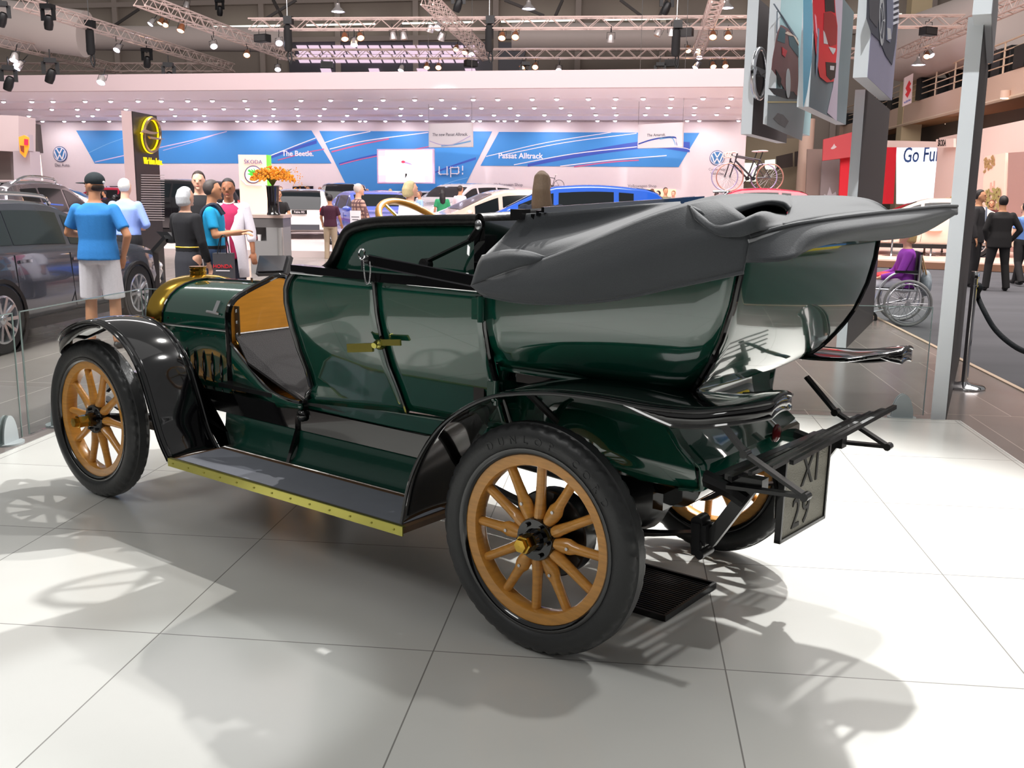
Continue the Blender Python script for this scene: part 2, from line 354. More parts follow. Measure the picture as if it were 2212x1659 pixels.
both(lambda s: MB().lathe([(.001, 0), (.15, 0), (.155, .01), (.155, .07), (.15, .075), (.001, .075)], (0, .52*s, .407), (0, s, 0), 40).build('brake_drum', IRON, CAR))
def springs(s):
    for x0, x1, zc in ((2.25, 3.22, .40), (-.47, .5, .44)):
        mb = MB(); c = (x0+x1)/2
        for k in range(4):
            f = 1-.2*k; pts = [(c+(x1-x0)/2*f*t, .38*s, zc-.05-k*.011+.07*t*t*f) for t in [-1+i/6 for i in range(13)]]
            for a_, b_ in zip(pts, pts[1:]): mb.bar(a_, b_, .045, .009, up=(0, 0, 1))
        mb.build('leaf_spring', IRON, CAR)
both(springs)
def shackle(s):
    mb = MB().tube([(-.47, .35*s, .50), (-.47, .41*s, .50)], .022, 12).tube([(-.475, .345*s, .425), (-.475, .415*s, .425)], .022, 12).box((-.48, .38*s, .46), (.05, .06, .07)).cyl((-.49, .34*s, .395), (-.49, .42*s, .395), .016)
    mb.bar((-.47, .35*s, .5), (-.475, .35*s, .39), .018, .03).bar((-.47, .41*s, .5), (-.475, .41*s, .39), .018, .03)
    mb.tube(cr([(-.43, .38*s, .66), (-.56, .38*s, .63), (-.62, .37*s, .60)], 4), [.03]*9).bar((-.64, .36*s, .655), (-.50, .37*s, .43), .045, .03, up=(0, 1, 0)).bar((-.68, .36*s, .66), (-.55, .36*s, .66), .05, .04)
    mb.build('spring_shackle', IRON, CAR)
both(shackle)
tk = MB(); tk.lathe([(.001, -.3), (.1, -.3), (.1, .3), (.001, .3)], (-.33, 0, .60), (0, 1, 0), 24); tk.build('fuel_tank', JET, CAR)
MB().box((1.6, 0, .5), (.7, .3, .22)).tube([(1.3, 0, .48), (.1, 0, .42)], .035, 10).build('gearbox', IRON, CAR)
# --- bonnet and radiator
def arch(x, w, zb, zs, zt, n=14, e=2.3):
    P = [V((x, w, zb)), V((x, w, (zb+zs)/2))]
    for i in range(n+1):
        t = pi*i/n; c_, s_ = cos(t), sin(t)
        P.append(V((x, w*math.copysign(abs(c_)**(2/e), c_), zs+(zt-zs)*abs(s_)**(2/e))))
    return P+[V((x, -w, (zb+zs)/2)), V((x, -w, zb))]
MB().grid([arch(2.755, .292, .535, .87, 1.085), arch(2.45, .297, .535, .88, 1.095), arch(2.165, .302, .535, .885, 1.10)]).build('bonnet', GREEN, CAR)
bt = MB()
both(lambda s: bt.tube([(2.755, .297*s, .870), (2.17, .306*s, .885)], .006, 6).tube([(2.75, .292*s, .54), (2.18, .302*s, .54)], .008, 6))
bt.tube([(2.755, 0, 1.088), (2.17, 0, 1.103)], .008, 6); bt.tube(arch(2.75, .295, .535, .87, 1.09)[1:-1], .006, 6)
for k in range(9):
    for s in (1, -1):
        for z in (.85, .905): bt.ell((2.70-.06*k, .299*s if z < .87 else .292*s, z), .005, 6, 4)
bt.build('bonnet_hinge', JET, CAR)
lv = []
def louvres(s):
    for k in range(7):
        x = 2.68-.073*k; mb = MB().ell((0, 0, 0), (.011, .016, .085), 10, 10); mb.tf(Matrix.Translation((x, .294*s+.001*s, .685)) @ Matrix.Rotation(.0, 4, 'Y')); mb.build('louvre', GREEN if k < 0 else JET, CAR)
both(louvres)
rd = MB(); A0 = arch(2.755, .298, .50, .87, 1.092); A1 = arch(2.775, .315, .49, .875, 1.106); A2 = arch(2.865, .318, .49, .875, 1.108); A3 = arch(2.885, .30, .50, .87, 1.09); A4 = arch(2.88, .24, .55, .86, 1.02)
rd.grid([A0, A1, A2, A3, A4]).build('radiator_shell', BRASS, CAR)
MB().prism(arch(2.86, .25, .54, .86, 1.03), (.01, 0, 0)).build('radiator_core', IRON, CAR)
MB().box((2.815, .3175, .875), (.045, .004, .05)).build('badge', mat('enamel_red', (200, 52, 30), .3), CAR)
MB().lathe([(.044, 0), (.044, .028), (.047, .03), (.047, .036), (.044, .038), (.043, .050), (.047, .053), (.047, .062), (.001, .062)], (2.835, 0, 1.09), (0, 0, 1), 32).build('radiator_cap', BRASS, CAR)
sb = MB(); sb.tube([(2.30, .05, 1.10), (2.30, .05, 1.125)], .006).bar((2.29, .26, 1.02), (2.29, .29, .965), .03, .012).tube([(2.25, .292, .962), (2.36, .288, .965)], .007); sb.build('bonnet_catch', CHROME, CAR)
both(lambda s: MB().box((2.46, .315*s, .512), (.6, .06, .045)).build('sill_rail', OAK, CAR))
# --- bulkhead (wooden dash)
D0 = [cx(u, v, 2.14) for u, v in ((499, 742), (497, 700), (499, 670), (512, 648), (540, 630), (575, 612), (617, 598))]
D0 = [V((2.14, p.y, p.z)) for p in D0]; top_y = D0[-1].y
half = [p for p in D0 if p.y > .02]; prof = half+[V((2.14, 0, D0[-1].z))]+[V((2.14, -p.y, p.z)) for p in half[::-1]]
w0 = half[0].y
prof = [V((2.14, w0, .62))]+prof+[V((2.14, -w0, .62))]
MB().prism(prof, (.028, 0, 0)).build('bulkhead_board', PLY, CAR)
MB().tube([p+V((.014, 0, .004)) for p in cr(prof, 3)], .017, 8).build('bulkhead_beading', JET, CAR)
st = MB(); st.bar((2.128, w0-.03, .84), (2.128, w0-.03, 1.01), .006, .045, up=(1, 0, 0)); st.build('bulkhead_strap', mat('dull_steel', (110, 92, 70), .4, .8), CAR)
bl = MB()
for z in (.87, .93, .985): bl.ell((2.122, w0-.03, z), (.008, .011, .011), 10, 6)
bl.build('bolt', STEEL, CAR)
MB().prism([V((2.13, -.40, .86)), V((2.13, .295, .86)), V((1.95, .36, .75)), V((1.50, .41, .63)), V((1.45, -.41, .63))], (0.0, 0, .012)).build('toe_board_carpet', CARPET, CAR)
MB().tube([(2.125, -.38, .872), (2.125, .28, .872), (1.95, .345, .762), (1.50, .398, .645)], .006, 6).build('carpet_binding', mat('steel_binding', (84, 80, 78), .5, .5), CAR)
# --- body side shape
WS = [(.60, .40), (.70, .43), (.80, .475), (.90, .525), (1.0, .56), (1.1, .585), (1.2, .597), (1.3, .605), (1.45, .61)]
def yb(x, z):
    f = 1.0
    if x > 1.0: f -= .09*min(1, (x-1.0)/.45)**1.5*(1 if z > .7 else .3)
    return ip(WS, z)*f
WR = [(.93, .43), (.945, .475), (.97, .508), (1.0, .535), (1.1, .578), (1.2, .598), (1.3, .607), (1.46, .612)]
XR = [(.93, -.42), (.945, -.455), (.97, -.49), (1.0, -.522), (1.08, -.58), (1.15, -.617), (1.25, -.652), (1.35, -.672), (1.46, -.68)]
EDGEF = [cy(u, v, Y) for u, v, Y in ((655, 878, .42), (661, 850, .43), (653, 800, .465), (640, 740, .5), (624, 690, .53), (617, 650, .545), (618, 622, .55), (630, 598, .55), (648, 586, .55))]
EDGEF = sorted([(p.z, p.x) for p in EDGEF])
def xfront(z): return ip(EDGEF, z)
def panel(name, xa, xb, zb, zt, s, m=GREEN, nz=14, nx=12, bulge=0.):
    rows = []
    for i in range(nx+1):
        u = i/nx; row = []
        for k in range(nz+1):
            x1 = xa; z0 = zb(u) if callable(zb) else zb; z1 = zt(u) if callable(zt) else zt
            z = z0+(z1-z0)*k/nz; x1 = xa(z) if callable(xa) else xa
            x = x1+(xb-x1)*u; row.append(V((x, (yb(x, z)+bulge)*s, z)))
        rows.append(row)
    o = MB().grid(rows).build(name, m, CAR, 60); mod(o, 'SOLIDIFY', thickness=.022, offset=-1 if s > 0 else -1); return o
def sides(s):
    panel('front_side_panel', xfront, .838, lambda u: .635+.05*u, 1.235, s)
    panel('door', .826, .295, .70, 1.235, s, bulge=.004)
    panel('sill_panel', 1.5, .2, lambda u: .60+.0*u, lambda u: .655+.045*u, s, bulge=-.012)
    # cowl side with the entry cut-out
    top = [cy(u, v, Y) for u, v, Y in ((499, 738, .303), (520, 765, .32), (545, 797, .345), (575, 832, .37), (600, 850, .385), (630, 863, .40), (652, 868, .41))]
    rows = [[V((p.x, p.y*s, p.z)), V((p.x, p.y*s*1.0, (p.z+.59)/2)), V((p.x, (p.y-.004)*s, .535+.07*max(0, (2.1-p.x))/.6))] for p in cr(top, 4)]
    o = MB().grid(rows).build('cowl_side', GREEN, CAR, 60); mod(o, 'SOLIDIFY', thickness=.02, offset=0)
    tp = [V((p.x, (p.y-.012)*s, p.z+.004)) for p in cr(top, 4)]
    mb = MB()
    for a_, b_ in zip(tp, tp[1:]): mb.bar(a_, b_, .045, .008, up=(0, s, .0) if False else (0, 0, 1))
    mb.build('entry_kick_strip', BRASS, CAR, 60)
    MB().tube([V((p.x, (p.y+.008)*s, p.z)) for p in cr(top, 4)], .008, 8).build('entry_beading', JET, CAR)
    # beadings
    zz = [.66+.02*k for k in range(29)]
    e = [V((xfront(z), (yb(xfront(z), z)+.004)*s, z)) for z in zz if z < 1.238]
    MB().tube(cr([V((1.33, (yb(1.33, 1.25))*s, 1.248))]+e[::-1], 2), .014, 10).build('front_edge_beading', JET, CAR)
    MB().tube([V((.832, (yb(.832, z)+.006)*s, z)) for z in [.69+.03*k for k in range(19)]], .010, 8).build('door_seam_beading', JET, CAR)
    MB().tube([V((.290, (yb(.290, z)+.008)*s, z)) for z in [.74+.03*k for k in range(17)]], .012, 8).build('hinge_post', JET, CAR)
    for z in (1.17, .86):
        MB().box((.305, (yb(.3, z)+.016)*s, z), (.05, .03, .075)).cyl((.288, (yb(.3, z)+.03)*s, z-.045), (.288, (yb(.3, z)+.03)*s, z+.045), .013, n=10).build('door_hinge', GREEN, CAR)
    MB().bar((1.35, (yb(1.35, 1.25)-.01)*s, 1.252), (.85, (yb(.8, 1.25)-.01)*s, 1.252), .05, .03, up=(0, 0, 1)).build('belt_rail', JET, CAR)
    MB().bar((.85, (yb(.8, 1.25)-.006)*s, 1.25), (.22, (yb(.3, 1.25)-.006)*s, 1.25), .058, .034, up=(0, 0, 1)).build('door_rail', JET, CAR)
    MB().tube([(1.35, (yb(1.3, 1.235)+.008)*s, 1.235), (.22, (yb(.3, 1.235)+.012)*s, 1.232)], .006, 8).build('belt_reflection_line', CHROME, CAR)  # chrome line stands in for the bright reflection below the rail
    # door handle
    h = MB(); p = V((.83, (yb(.83, 1.0)+.02)*s, .985)); h.ell(p, (.022, .026, .02), 12, 8).bar(p+V((.01, .03*s, -.008)), p+V((.135, .045*s, -.022)), .012, .034, up=(0, 0, 1)).tube([p+V((.01, 0, .01)), p+V((0, .035*s, .0))], .012)
    h.bar(p+V((-.02, .012*s, .012)), p+V((-.12, .01*s, .022)), .008, .024, up=(0, 0, 1)); h.build('door_handle', BRASSP, CAR)
both(sides)
# rear tub: one ring round the back
rows = []
for z in [.93, .936, .945, .957, .97, .985, 1.0, 1.03, 1.06, 1.1, 1.15, 1.2, 1.25, 1.3, 1.35, 1.4, 1.445]:
    w, xr = ip(WR, z), ip(XR, z); row = []; rc = .06
    for i in range(13): x_ = .29+(xr+rc-.29)*i/12; row.append(V((x_, w*(1-.012*(i/12)**2), .93+(z-.93)*(ip([(-.62, 1.445), (-.2, 1.36), (.29, 1.25)], x_)-.93)/.515)))
    for k in range(1, 7): a = pi/2*k/6; row.append(V((xr+rc-rc*sin(a), w*.988-rc+rc*cos(a), z)))
    for k in range(1, 12): y = (w*.988-rc)*(1-2*k/12); row.append(V((xr-.02*(1-(2*k/12-1)**2), y, z)))
    half = [V((p.x, -p.y, p.z)) for p in row[:19]][::-1]; rows.append(row+half)
o = MB().grid(rows).build('rear_tub', GREEN, CAR, 60); mod(o, 'SOLIDIFY', thickness=.02, offset=-1)
def tubtrim(s):
    MB().tube([V((ip(XR, z)-.004+.012, (ip(WR, z)*.988-.008)*s, z)) for z in [.945+.025*k for k in range(21)]], .011, 8).build('corner_beading', JET, CAR)
    MB().tube(cr([V((.29, .50*s, .945)), V((0, .49*s, .942)), V((-.3, .485*s, .945)), V((-.42, .47*s, .945))], 6), .010, 8).build('tub_moulding', GREEN, CAR)
    MB().tube([V((.27, (ip(WR, z)+.004)*s, z)) for z in [.95+.03*k for k in range(10)]], .008, 6).build('tub_edge_beading', GREEN, CAR)
both(tubtrim)
MB().grid([[V((.3, .50, .935)), V((-.43, .44, .935))], [V((.3, -.50, .935)), V((-.43, -.44, .935))]]).build('tub_floor', JET, CAR)
# lower tail
def tail(s):
    mb = MB().grid([[V((.47, .42*s, .94)), V((.1, .43*s, .95)), V((-.37, .42*s, .95))], [V((.47, .415*s, .77)), V((.1, .42*s, .80)), V((-.355, .415*s, .80))], [V((.43, .41*s, .765)), V((.1, .41*s, .69)), V((-.45, .41*s, .705))], [V((.42, .40*s, .76)), V((-.25, .40*s, .605)), V((-.47, .40*s, .615))]])
    o = mb.build('valance', GREEN, CAR, 50); mod(o, 'SOLIDIFY', thickness=.015, offset=0)
    MB().tube([(-.37, .42*s, .95), (-.342, .42*s, .88), (-.352, .42*s, .81), (-.40, .42*s, .75), (-.455, .42*s, .705)], .008, 8).build('valance_edge', GREEN, CAR)
    MB().bar((.30, .455*s, .925), (-.36, .455*s, .925), .06, .05, up=(0, 0, 1)).build('sill_step', JET, CAR)
both(tail)
pr_ = cr([(-.37, 0, .95), (-.342, 0, .88), (-.352, 0, .81), (-.40, 0, .75), (-.455, 0, .705)], 4)+[V((-.475, 0, .69)), V((-.48, 0, .615)), V((-.40, 0, .605))]
o = MB().grid([[V((p.x, y, p.z)) for p in pr_] for y in (.415, .2, 0, -.2, -.415)]).build('tail_apron', GREEN, CAR, 40); mod(o, 'SOLIDIFY', thickness=.012, offset=0)
MB().ell((-.485, -.18, .70), (.012, .035, .035), 14, 8).build('rear_lamp_glass', mat('dark_red_glass', (110, 30, 34), .15), CAR)
# --- interior and seats
SEAT = [cy(u, v, .50) for u, v in ((690, 590), (700, 585), (716, 572), (730, 545), (745, 510), (757, 496), (775, 488), (800, 482), (840, 478), (935, 476), (1035, 475))]
def seatside(s):
    P = cr(SEAT, 3); rows = [[V((p.x, .50*s, p.z)), V((p.x, .50*s, (p.z+1.0)/2)), V((p.x, .49*s, 1.0))] for p in P]
    o = MB().grid(rows).build('seat_side', GREEN, CAR, 60); mod(o, 'SOLIDIFY', thickness=.03, offset=-1)
    MB().tube([V((p.x, .502*s, p.z)) for p in P], .022, 10).build('seat_side_beading', LEATHER, CAR)
both(seatside)
xs_ = SEAT[-1].x; zs_ = SEAT[-1].z
MB().box((xs_-.01, 0, 1.14), (.05, 1.02, .66)).build('front_seat_back', JET, CAR)
MB().tube([(xs_, .50, zs_), (xs_-.01, .2, zs_+.01), (xs_-.01, -.2, zs_+.012), (xs_, -.5, zs_)], .024, 10).build('seat_top_roll', LEATHER, CAR)
cu_ = MB().box((.95, 0, .92), (.62, .96, .14)); cu_.build('front_cushion', LEATHER, CAR)
for k in range(5): MB().ell((xs_+.10, -.38+.19*k, 1.22), (.07, .09, .22), 14, 10).build('backrest_pleat', LEATHER, CAR)
MB().box((-.12, 0, 1.04), (.5, .96, .12)).box((-.44, 0, 1.22), (.12, .98, .30)).build('rear_seat', LEATHER, CAR)
MB().box((1.2, 0, .63), (1.9, .78, .02)).build('floor_boards', IRON, CAR)
# steering wheel
stw = empty('steering_wheel', CAR, (1.42, -.26, 1.395)); ax_ = V((-.62, 0, .78)).normalized(); a1, a2 = perp(ax_)
MB().tube([.205*(cos(2*pi*k/40)*a1+sin(2*pi*k/40)*a2) for k in range(40)], .017, 12, closed=True).build('rim', OAK, stw)
sp_ = MB()
for k in range(4): sp_.tube([V((0, 0, 0))-ax_*.03, .2*(cos(pi/2*k+.4)*a1+sin(pi/2*k+.4)*a2)], .008)
sp_.build('wheel_spokes', BRASS, stw); MB().tube([V((0, 0, 0)), ax_*-1.0], .02, 10).build('column', IRON, stw)
# --- fenders
FR = [(.555, .365), (.517, .515), (.458, .638), (.368, .755), (.26, .837), (.137, .898), (.02, .926), (-.127, .946), (-.30, .952), (-.465, .949), (-.617, .958), (-.73, .982), (-.81, .998)]
FF = [(2.06, .332), (2.128, .425), (2.189, .568), (2.267, .735), (2.372, .844), (2.505, .909), (2.647, .93), (2.80, .905), (2.95, .85), (3.10, .782)]
def fender(s):
    P = cr([(x, 0, z) for x, z in FR], 6); rows = []; n = len(P)
    for i, p in enumerate(P):
        yo, yi = .755, .425; t = max(0, (-.60-p.x)/.21); k = max(0, 1-min(1, t)**3)**(1/3) if t > 0 else 1; k = max(k, .42)
        mid = (yo+yi)/2; yo, yi = mid+(yo-mid)*k, mid+(yi-mid)*k
        cam_ = .012
        rows.append([V((p.x, (yi+(yo-yi)*j/8)*s, p.z+cam_*(1-(j/4-1)**2))) for j in range(9)])
    o = MB().grid(rows).build('rear_fender', JET, CAR, 60); mod(o, 'SOLIDIFY', thickness=.006, offset=0)
    out = [r[8] for r in rows]; end = rows[-1][::-1]; inn = [r[0] for r in rows]
    MB().tube(out+end+inn[-2:-14:-1], .0075, 8).build('fender_bead', JET, CAR)
    sk = [p for p in out if p.x < -.36]+end[1:]+inn[-2:-6:-1]; ns = len(sk)
    rows2 = [[p, V((p.x, p.y, p.z-.004-.042*min(1, i/6, (ns-1-i)/5)))] for i, p in enumerate(sk)]
    o = MB().grid(rows2).build('fender_skirt', JET, CAR, 60); mod(o, 'SOLIDIFY', thickness=.006, offset=0)
    MB().tube([r[1] for r in rows2], .006, 6).build('skirt_bead', JET, CAR)
    P = cr([(x, 0, z) for x, z in FF], 4); rows = []
    for i, p in enumerate(P):
        yo, yi = .745, .47; t = max(0, (p.x-2.78)/.36); k = max(.3, sqrt(max(0, 1-min(1, t)**2.4))) if t > 0 else 1
        mid = (yo+yi)/2; yo, yi = mid+(yo-mid)*k, mid+(yi-mid)*k
        rows.append([V((p.x, (yi+(yo-yi)*j/8)*s, p.z+.014*(1-(j/4-1)**2))) for j in range(9)])
    o = MB().grid(rows).build('front_fender', JET, CAR, 60); mod(o, 'SOLIDIFY', thickness=.006, offset=0)
    out = [r[8] for r in rows]; inn = [r[0] for r in rows]
    mb = MB().tube(out+rows[-1][::-1]+inn[::-1], .008, 8)
    for side, dy in ((out, -.03), (inn, .03)):
        mb.tube([p+V((0, dy*s, .006)) for p in side[2:-6]], .006, 6)
    mb.build('fender_bead', JET, CAR)
    # valance closing the outside of the front fender, above the tyre
    mb = MB().grid([[p, V((p.x, p.y, p.z-.02-.055*min(1, i/8)))] for i, p in enumerate(out[22:]+rows[-1][::-1][:5])]); o = mb.build('fender_skirt', JET, CAR, 60); mod(o, 'SOLIDIFY', thickness=.005, offset=0)
    MB().prism([V((x, .455*s, z)) for x, z in ((2.05, .345), (2.12, .42), (2.185, .56), (2.262, .73), (2.36, .835), (2.42, .80), (2.40, .62), (2.36, .50), (2.15, .46), (2.0, .43), (1.98, .37))], (0, .012*s, 0)).build('fender_valance', JET, CAR)
    MB().tube([(2.45, .34*s, .56), (2.4, .6*s, .74)], .014).tube([(.1, .4*s, .75), (.1, .6*s, .90)], .014).tube([(2.3, .38*s, .42), (2.17, .6*s, .5)], .012).build('fender_stay', IRON, CAR)
both(fender)
# --- running boards
def board(s):
    b = empty('running_board', CAR)
    MB().box((1.305, .595*s, .332), (1.50, .30, .022)).build('board', mat('board_wood', (98, 72, 50), .5, noise=.3, scale=8, stretch=(6, 1, 1)), b)
    MB().box((1.305, .60*s, .3445), (1.44, .245, .005)).build('board_mat', mat('grey_linoleum', (126, 129, 138), .5, noise=.1, scale=12), b)
    MB().box((1.305, .748*s, .330), (1.50, .006, .036)).box((1.305, .742*s, .3475), (1.50, .016, .004)).build('edge_strip', BRASSP, b)
    rv = MB()
    for k in range(13): rv.ell((.60+k*.118, .752*s, .330), .0045, 8, 5)
    rv.build('rivet', BRASSP, b)
    rows = [[V((x, y*s, z)) for y, z in ((.385, .50), (.39, .45), (.40, .41), (.42, .375), (.447, .35))] for x in (2.10, 1.9, 1.6, 1.2, .8, .62)]
    o = MB().grid(rows).build('splash_apron', mat('green_apron', (10, 62, 50), .3, coat=.3, bump=.25, scale=14), CAR, 60); mod(o, 'SOLIDIFY', thickness=.006, offset=0)
    for x in (1.55,): MB().prism([V((x, .385*s, .58)), V((x, .40*s, .44)), V((x, .46*s, .355)), V((x, .40*s, .50)), V((x, .40*s, .58))], (.02, 0, 0)).ell((x-.03, .40*s, .57), (.03, .02, .03), 10, 6).build('board_bracket', JET, CAR)
both(board)
# --- luggage rack, plate
def arm(s):
    P = [(-.50, .40*s, .885), (-.625, .40*s, .763), (-.83, .40*s, .662), (-.57, .40*s, .645)]
    mb = MB()
    for a_, b_ in zip(P, P[1:]): mb.bar(a_, b_, .012, .030, up=(0, 1, 0))
    for p in P[1:3]: mb.cyl((p[0], p[1]-.018, p[2]), (p[0], p[1]+.018, p[2]), .014, n=10)
    mb.build('rack_arm', IRON, CAR)
both(arm)
for k in range(4):
    MB().bar((-.585-.055*k, .42-.03*k, .675+.022*k), (-.70-.042*k, -.45, .75+.018*k), .015, .015, up=(0, 0, 1)).build('rack_slat', IRON, CAR)
MB().bar((-.52, .38, .645), (-.60, -.38, .67), .03, .05, up=(0, 0, 1)).build('rack_crossbar', IRON, CAR)
pl = empty('number_plate', CAR); PM = basis((-.665, -.02, .555), (-.0, -1, -.04), (.0, -.04, 1))
MB().box((0, 0, 0), (.40, .285, .008)).tf(PM).build('plate', mat('plate_zinc', (150, 147, 134), .55, bump=.8, scale=160, noise=.2), pl)
fb = MB().box((0, .145, 0), (.42, .012, .022)).box((0, -.145, 0), (.42, .012, .022)).box((.204, 0, 0), (.012, .3, .022)).box((-.204, 0, 0), (.012, .3, .022)).tf(PM); fb.build('plate_frame', IRON, pl)
lt = MB()
for s_, x_, y_ in (('XI', .03, .065), ('29', -.03, -.075)):
    g = text_mb(s_, .155, .002, spacing=1.15); g.tf(Matrix.Translation((x_, y_, .0055))); lt.add(g.v, g.f)
lt.tf(PM).build('plate_lettering', mat('plate_letter', (38, 36, 34), .6), pl, 0)
MB().tube(cr([(-.60, .12, .66), (-.63, .13, .56), (-.62, .1, .47), (-.60, .06, .5), (-.6, .05, .6)], 4), .008).build('plate_cable', IRON, pl)
# ---------------- folded hood ----------------
def sheet(name, rows, m=CLOTH, n=5, th=.006, parent=None):
    """rows of (u, v, y) control points on planes parallel to the car's side"""
    R0 = [cr([cy(u, v, y) for u, v, y in r], n) for r in rows]; cols = [cr([r[i] for r in R0], n) for i in range(len(R0[0]))]
    o = MB().grid(cols).build(name, m, CAR, 180); mod(o, 'SOLIDIFY', thickness=th, offset=0); return o
def line(pts, n=5): return cr([cy(u, v, y) for u, v, y in pts], n)
# outer flap on the near side
crest = [(1017, 618, .70), (1085, 590, .685), (1190, 553, .675), (1290, 512, .66), (1390, 470, .64), (1480, 440, .60), (1550, 426, .50)]
b2 = [(1022, 622, .712), (1090, 608, .715), (1200, 580, .71), (1310, 545, .705), (1410, 510, .69), (1500, 478, .66), (1585, 450, .61)]
b3 = [(1032, 630, .715), (1100, 630, .725), (1210, 617, .735), (1320, 590, .73), (1430, 555, .715), (1530, 520, .70), (1622, 492, .66)]
hem = [(1045, 638, .70), (1120, 652, .70), (1215, 655, .70), (1330, 646, .695), (1440, 623, .69), (1540, 602, .685), (1606, 588, .68)]
sheet('hood_flap', [crest, b2, b3, hem])
MB().tube(line(hem), .006, 8).build('hood_hem', CLOTH, CAR)
# inside of the near flap, between header and crest
lead = [(1130, 462, .50), (1210, 458, .47), (1300, 450, .43), (1390, 442, .40), (1470, 437, .36)]
l2 = [(1085, 515, .55), (1170, 505, .50), (1270, 490, .46), (1360, 468, .44), (1470, 440, .42)]
l3 = [(1042, 560, .63), (1130, 540, .60), (1225, 522, .60), (1330, 490, .58), (1475, 443, .55)]
l4 = [(1017, 618, .69), (1085, 592, .67), (1190, 556, .66), (1300, 510, .645), (1478, 443, .60)]
sheet('hood_lining', [lead, l2, l3, l4])
sheet('hood_pleat', [[(1042, 552, .66), (1095, 540, .665), (1140, 543, .665), (1182, 556, .67)], [(1032, 572, .69), (1085, 560, .70), (1130, 558, .70), (1170, 562, .68)], [(1018, 616, .70), (1070, 596, .70), (1120, 578, .695), (1165, 566, .68)]])
# header and bows
MB().tube([cy(1128, 464, .50), cx(1300, 450, cy(1128, 464, .5).x-.02), cx(1500, 433, cy(1128, 464, .5).x-.05)], .018, 8).build('hood_header', JET, CAR)
p0, p1 = cy(1140, 460, .5), cx(1490, 434, cy(1128, 464, .5).x-.03)
for k in range(3): MB().bar(p0+V((-.02-.022*k, 0, .012*k-.012)), p1+V((-.02-.022*k, 0, .012*k-.012)), .012, .018, up=(0, 0, 1)).build('hood_bow', JET, CAR)
MB().box(cy(1124, 463, .5), (.05, .05, .035)).build('header_bracket', IRON, CAR)
# rear pile: top surface rolled across the car
hx = -.62
r1 = [(1700, 424, .02), (1760, 424, -.15), (1830, 425, -.32), (1885, 434, -.44), (1926, 459, -.55)]
r2 = [(1703, 440, .22), (1770, 434, .0), (1850, 436, -.25), (1890, 445, -.42), (1926, 460, -.56)]
r3 = [(1700, 464, .36), (1745, 453, .25), (1805, 450, .05), (1870, 449, -.27), (1926, 461, -.57)]
r4 = [(1688, 488, .54), (1750, 474, .42), (1820, 463, .14), (1880, 457, -.25), (1926, 462, -.58)]
sheet('hood_pile', [r1, r2, r3, r4])
# deep fold beside the rear bow: outer lip, pocket, lower lip
cols = [[(1478, 440, .58), (1490, 447, .625), (1490, 447, .60), (1490, 448, .60), (1492, 449, .635), (1500, 472, .67)],
        [(1540, 425, .45), (1545, 471, .64), (1549, 473, .54), (1549, 481, .54), (1545, 485, .665), (1545, 506, .695)],
        [(1600, 420, .25), (1600, 450, .56), (1604, 456, .40), (1604, 474, .40), (1600, 478, .665), (1595, 512, .685)],
        [(1660, 421, .12), (1655, 436, .44), (1653, 444, .26), (1652, 460, .28), (1642, 461, .64), (1630, 502, .675)],
        [(1700, 424, .02), (1690, 439, .36), (1684, 448, .22), (1682, 460, .22), (1672, 468, .50), (1655, 496, .63)],
        [(1712, 438, .12), (1706, 451, .34), (1701, 455, .28), (1698, 460, .28), (1702, 470, .38), (1690, 488, .54)]]
sheet('hood_fold', [[c[k] for c in cols] for k in range(6)], n=4)
# rear flap with piped edge
e = [(1620, 514, .665), (1700, 492, .56), (1790, 477, .38), (1880, 465, .12), (1960, 456, -.20), (2030, 449, -.48), (2068, 448, -.62)]
e2 = [(1616, 535, .675), (1700, 520, .60), (1800, 503, .43), (1890, 492, .16), (1965, 482, -.16), (2030, 466, -.46), (2068, 455, -.62)]
e3 = [(1610, 566, .675), (1700, 560, .66), (1755, 535, .50), (1830, 519, .18), (1900, 517, -.10), (1985, 506, -.42), (2068, 460, -.62)]
sheet('hood_rear_flap', [e, e2, e3]); L_ = line(e)
for k, (dz, m) in enumerate(((.005, CLOTH), (-.009, mat('hood_piping', (170, 172, 175), .2, coat=.8)), (-.022, CLOTH))): MB().tube([p+V((0, .004 if k != 1 else .009, dz)) for p in L_], .006, 8).build('hood_piping', m, CAR)
# underside closing the rear flap back to the tub
u3 = [(1612, 566, .60), (1700, 556, .45), (1780, 525, .2), (1850, 519, -.1), (1900, 518, -.35), (1960, 508, -.5), (2068, 460, -.62)]
sheet('hood_underside', [e3, u3])
sheet('hood_end', [r4, e])
# hood iron on the near side, pin and chain, strap
p, q_ = cy(800, 563, .635), cy(1025, 607, .64)
ir = empty('hood_iron', CAR); MB().bar(p, q_, .02, .038, up=(0, 0, 1)).build('iron', JET, ir); MB().bar(p+V((.0, .006, .021)), q_+V((0, .006, .021)), .012, .004, up=(0, 0, 1)).bar(p+V((.0, .011, -.018)), q_+V((0, .011, -.018)), .003, .005, up=(0, 0, 1)).build('iron_edge', CHROME, ir)
e0 = cy(790, 560, .64); MB().ell(e0, (.022, .014, .016), 10, 8).bar(e0, p, .016, .028).build('iron_socket', IRON, ir)
rg = cy(782, 549, .65); MB().tube([rg+V((.016*cos(2*pi*k/16), 0, .020*sin(2*pi*k/16))) for k in range(16)], .004, 6, closed=True).bar(rg-V((0, 0, .02)), rg-V((0, 0, .06)), .006).build('locking_pin', CHROME, ir)
ch = cr([cy(u, v, .652) for u, v in ((785, 562), (787, 590), (790, 608), (794, 613), (798, 606), (800, 585), (799, 566))], 8)
mb = MB()
for c_ in ch: mb.ell(c_, .0035, 6, 4)
mb.build('pin_chain', CHROME, ir)
a_, b_, c_ = cy(1034, 492, .53), cy(1015, 520, .545), cy(922, 565, .62)
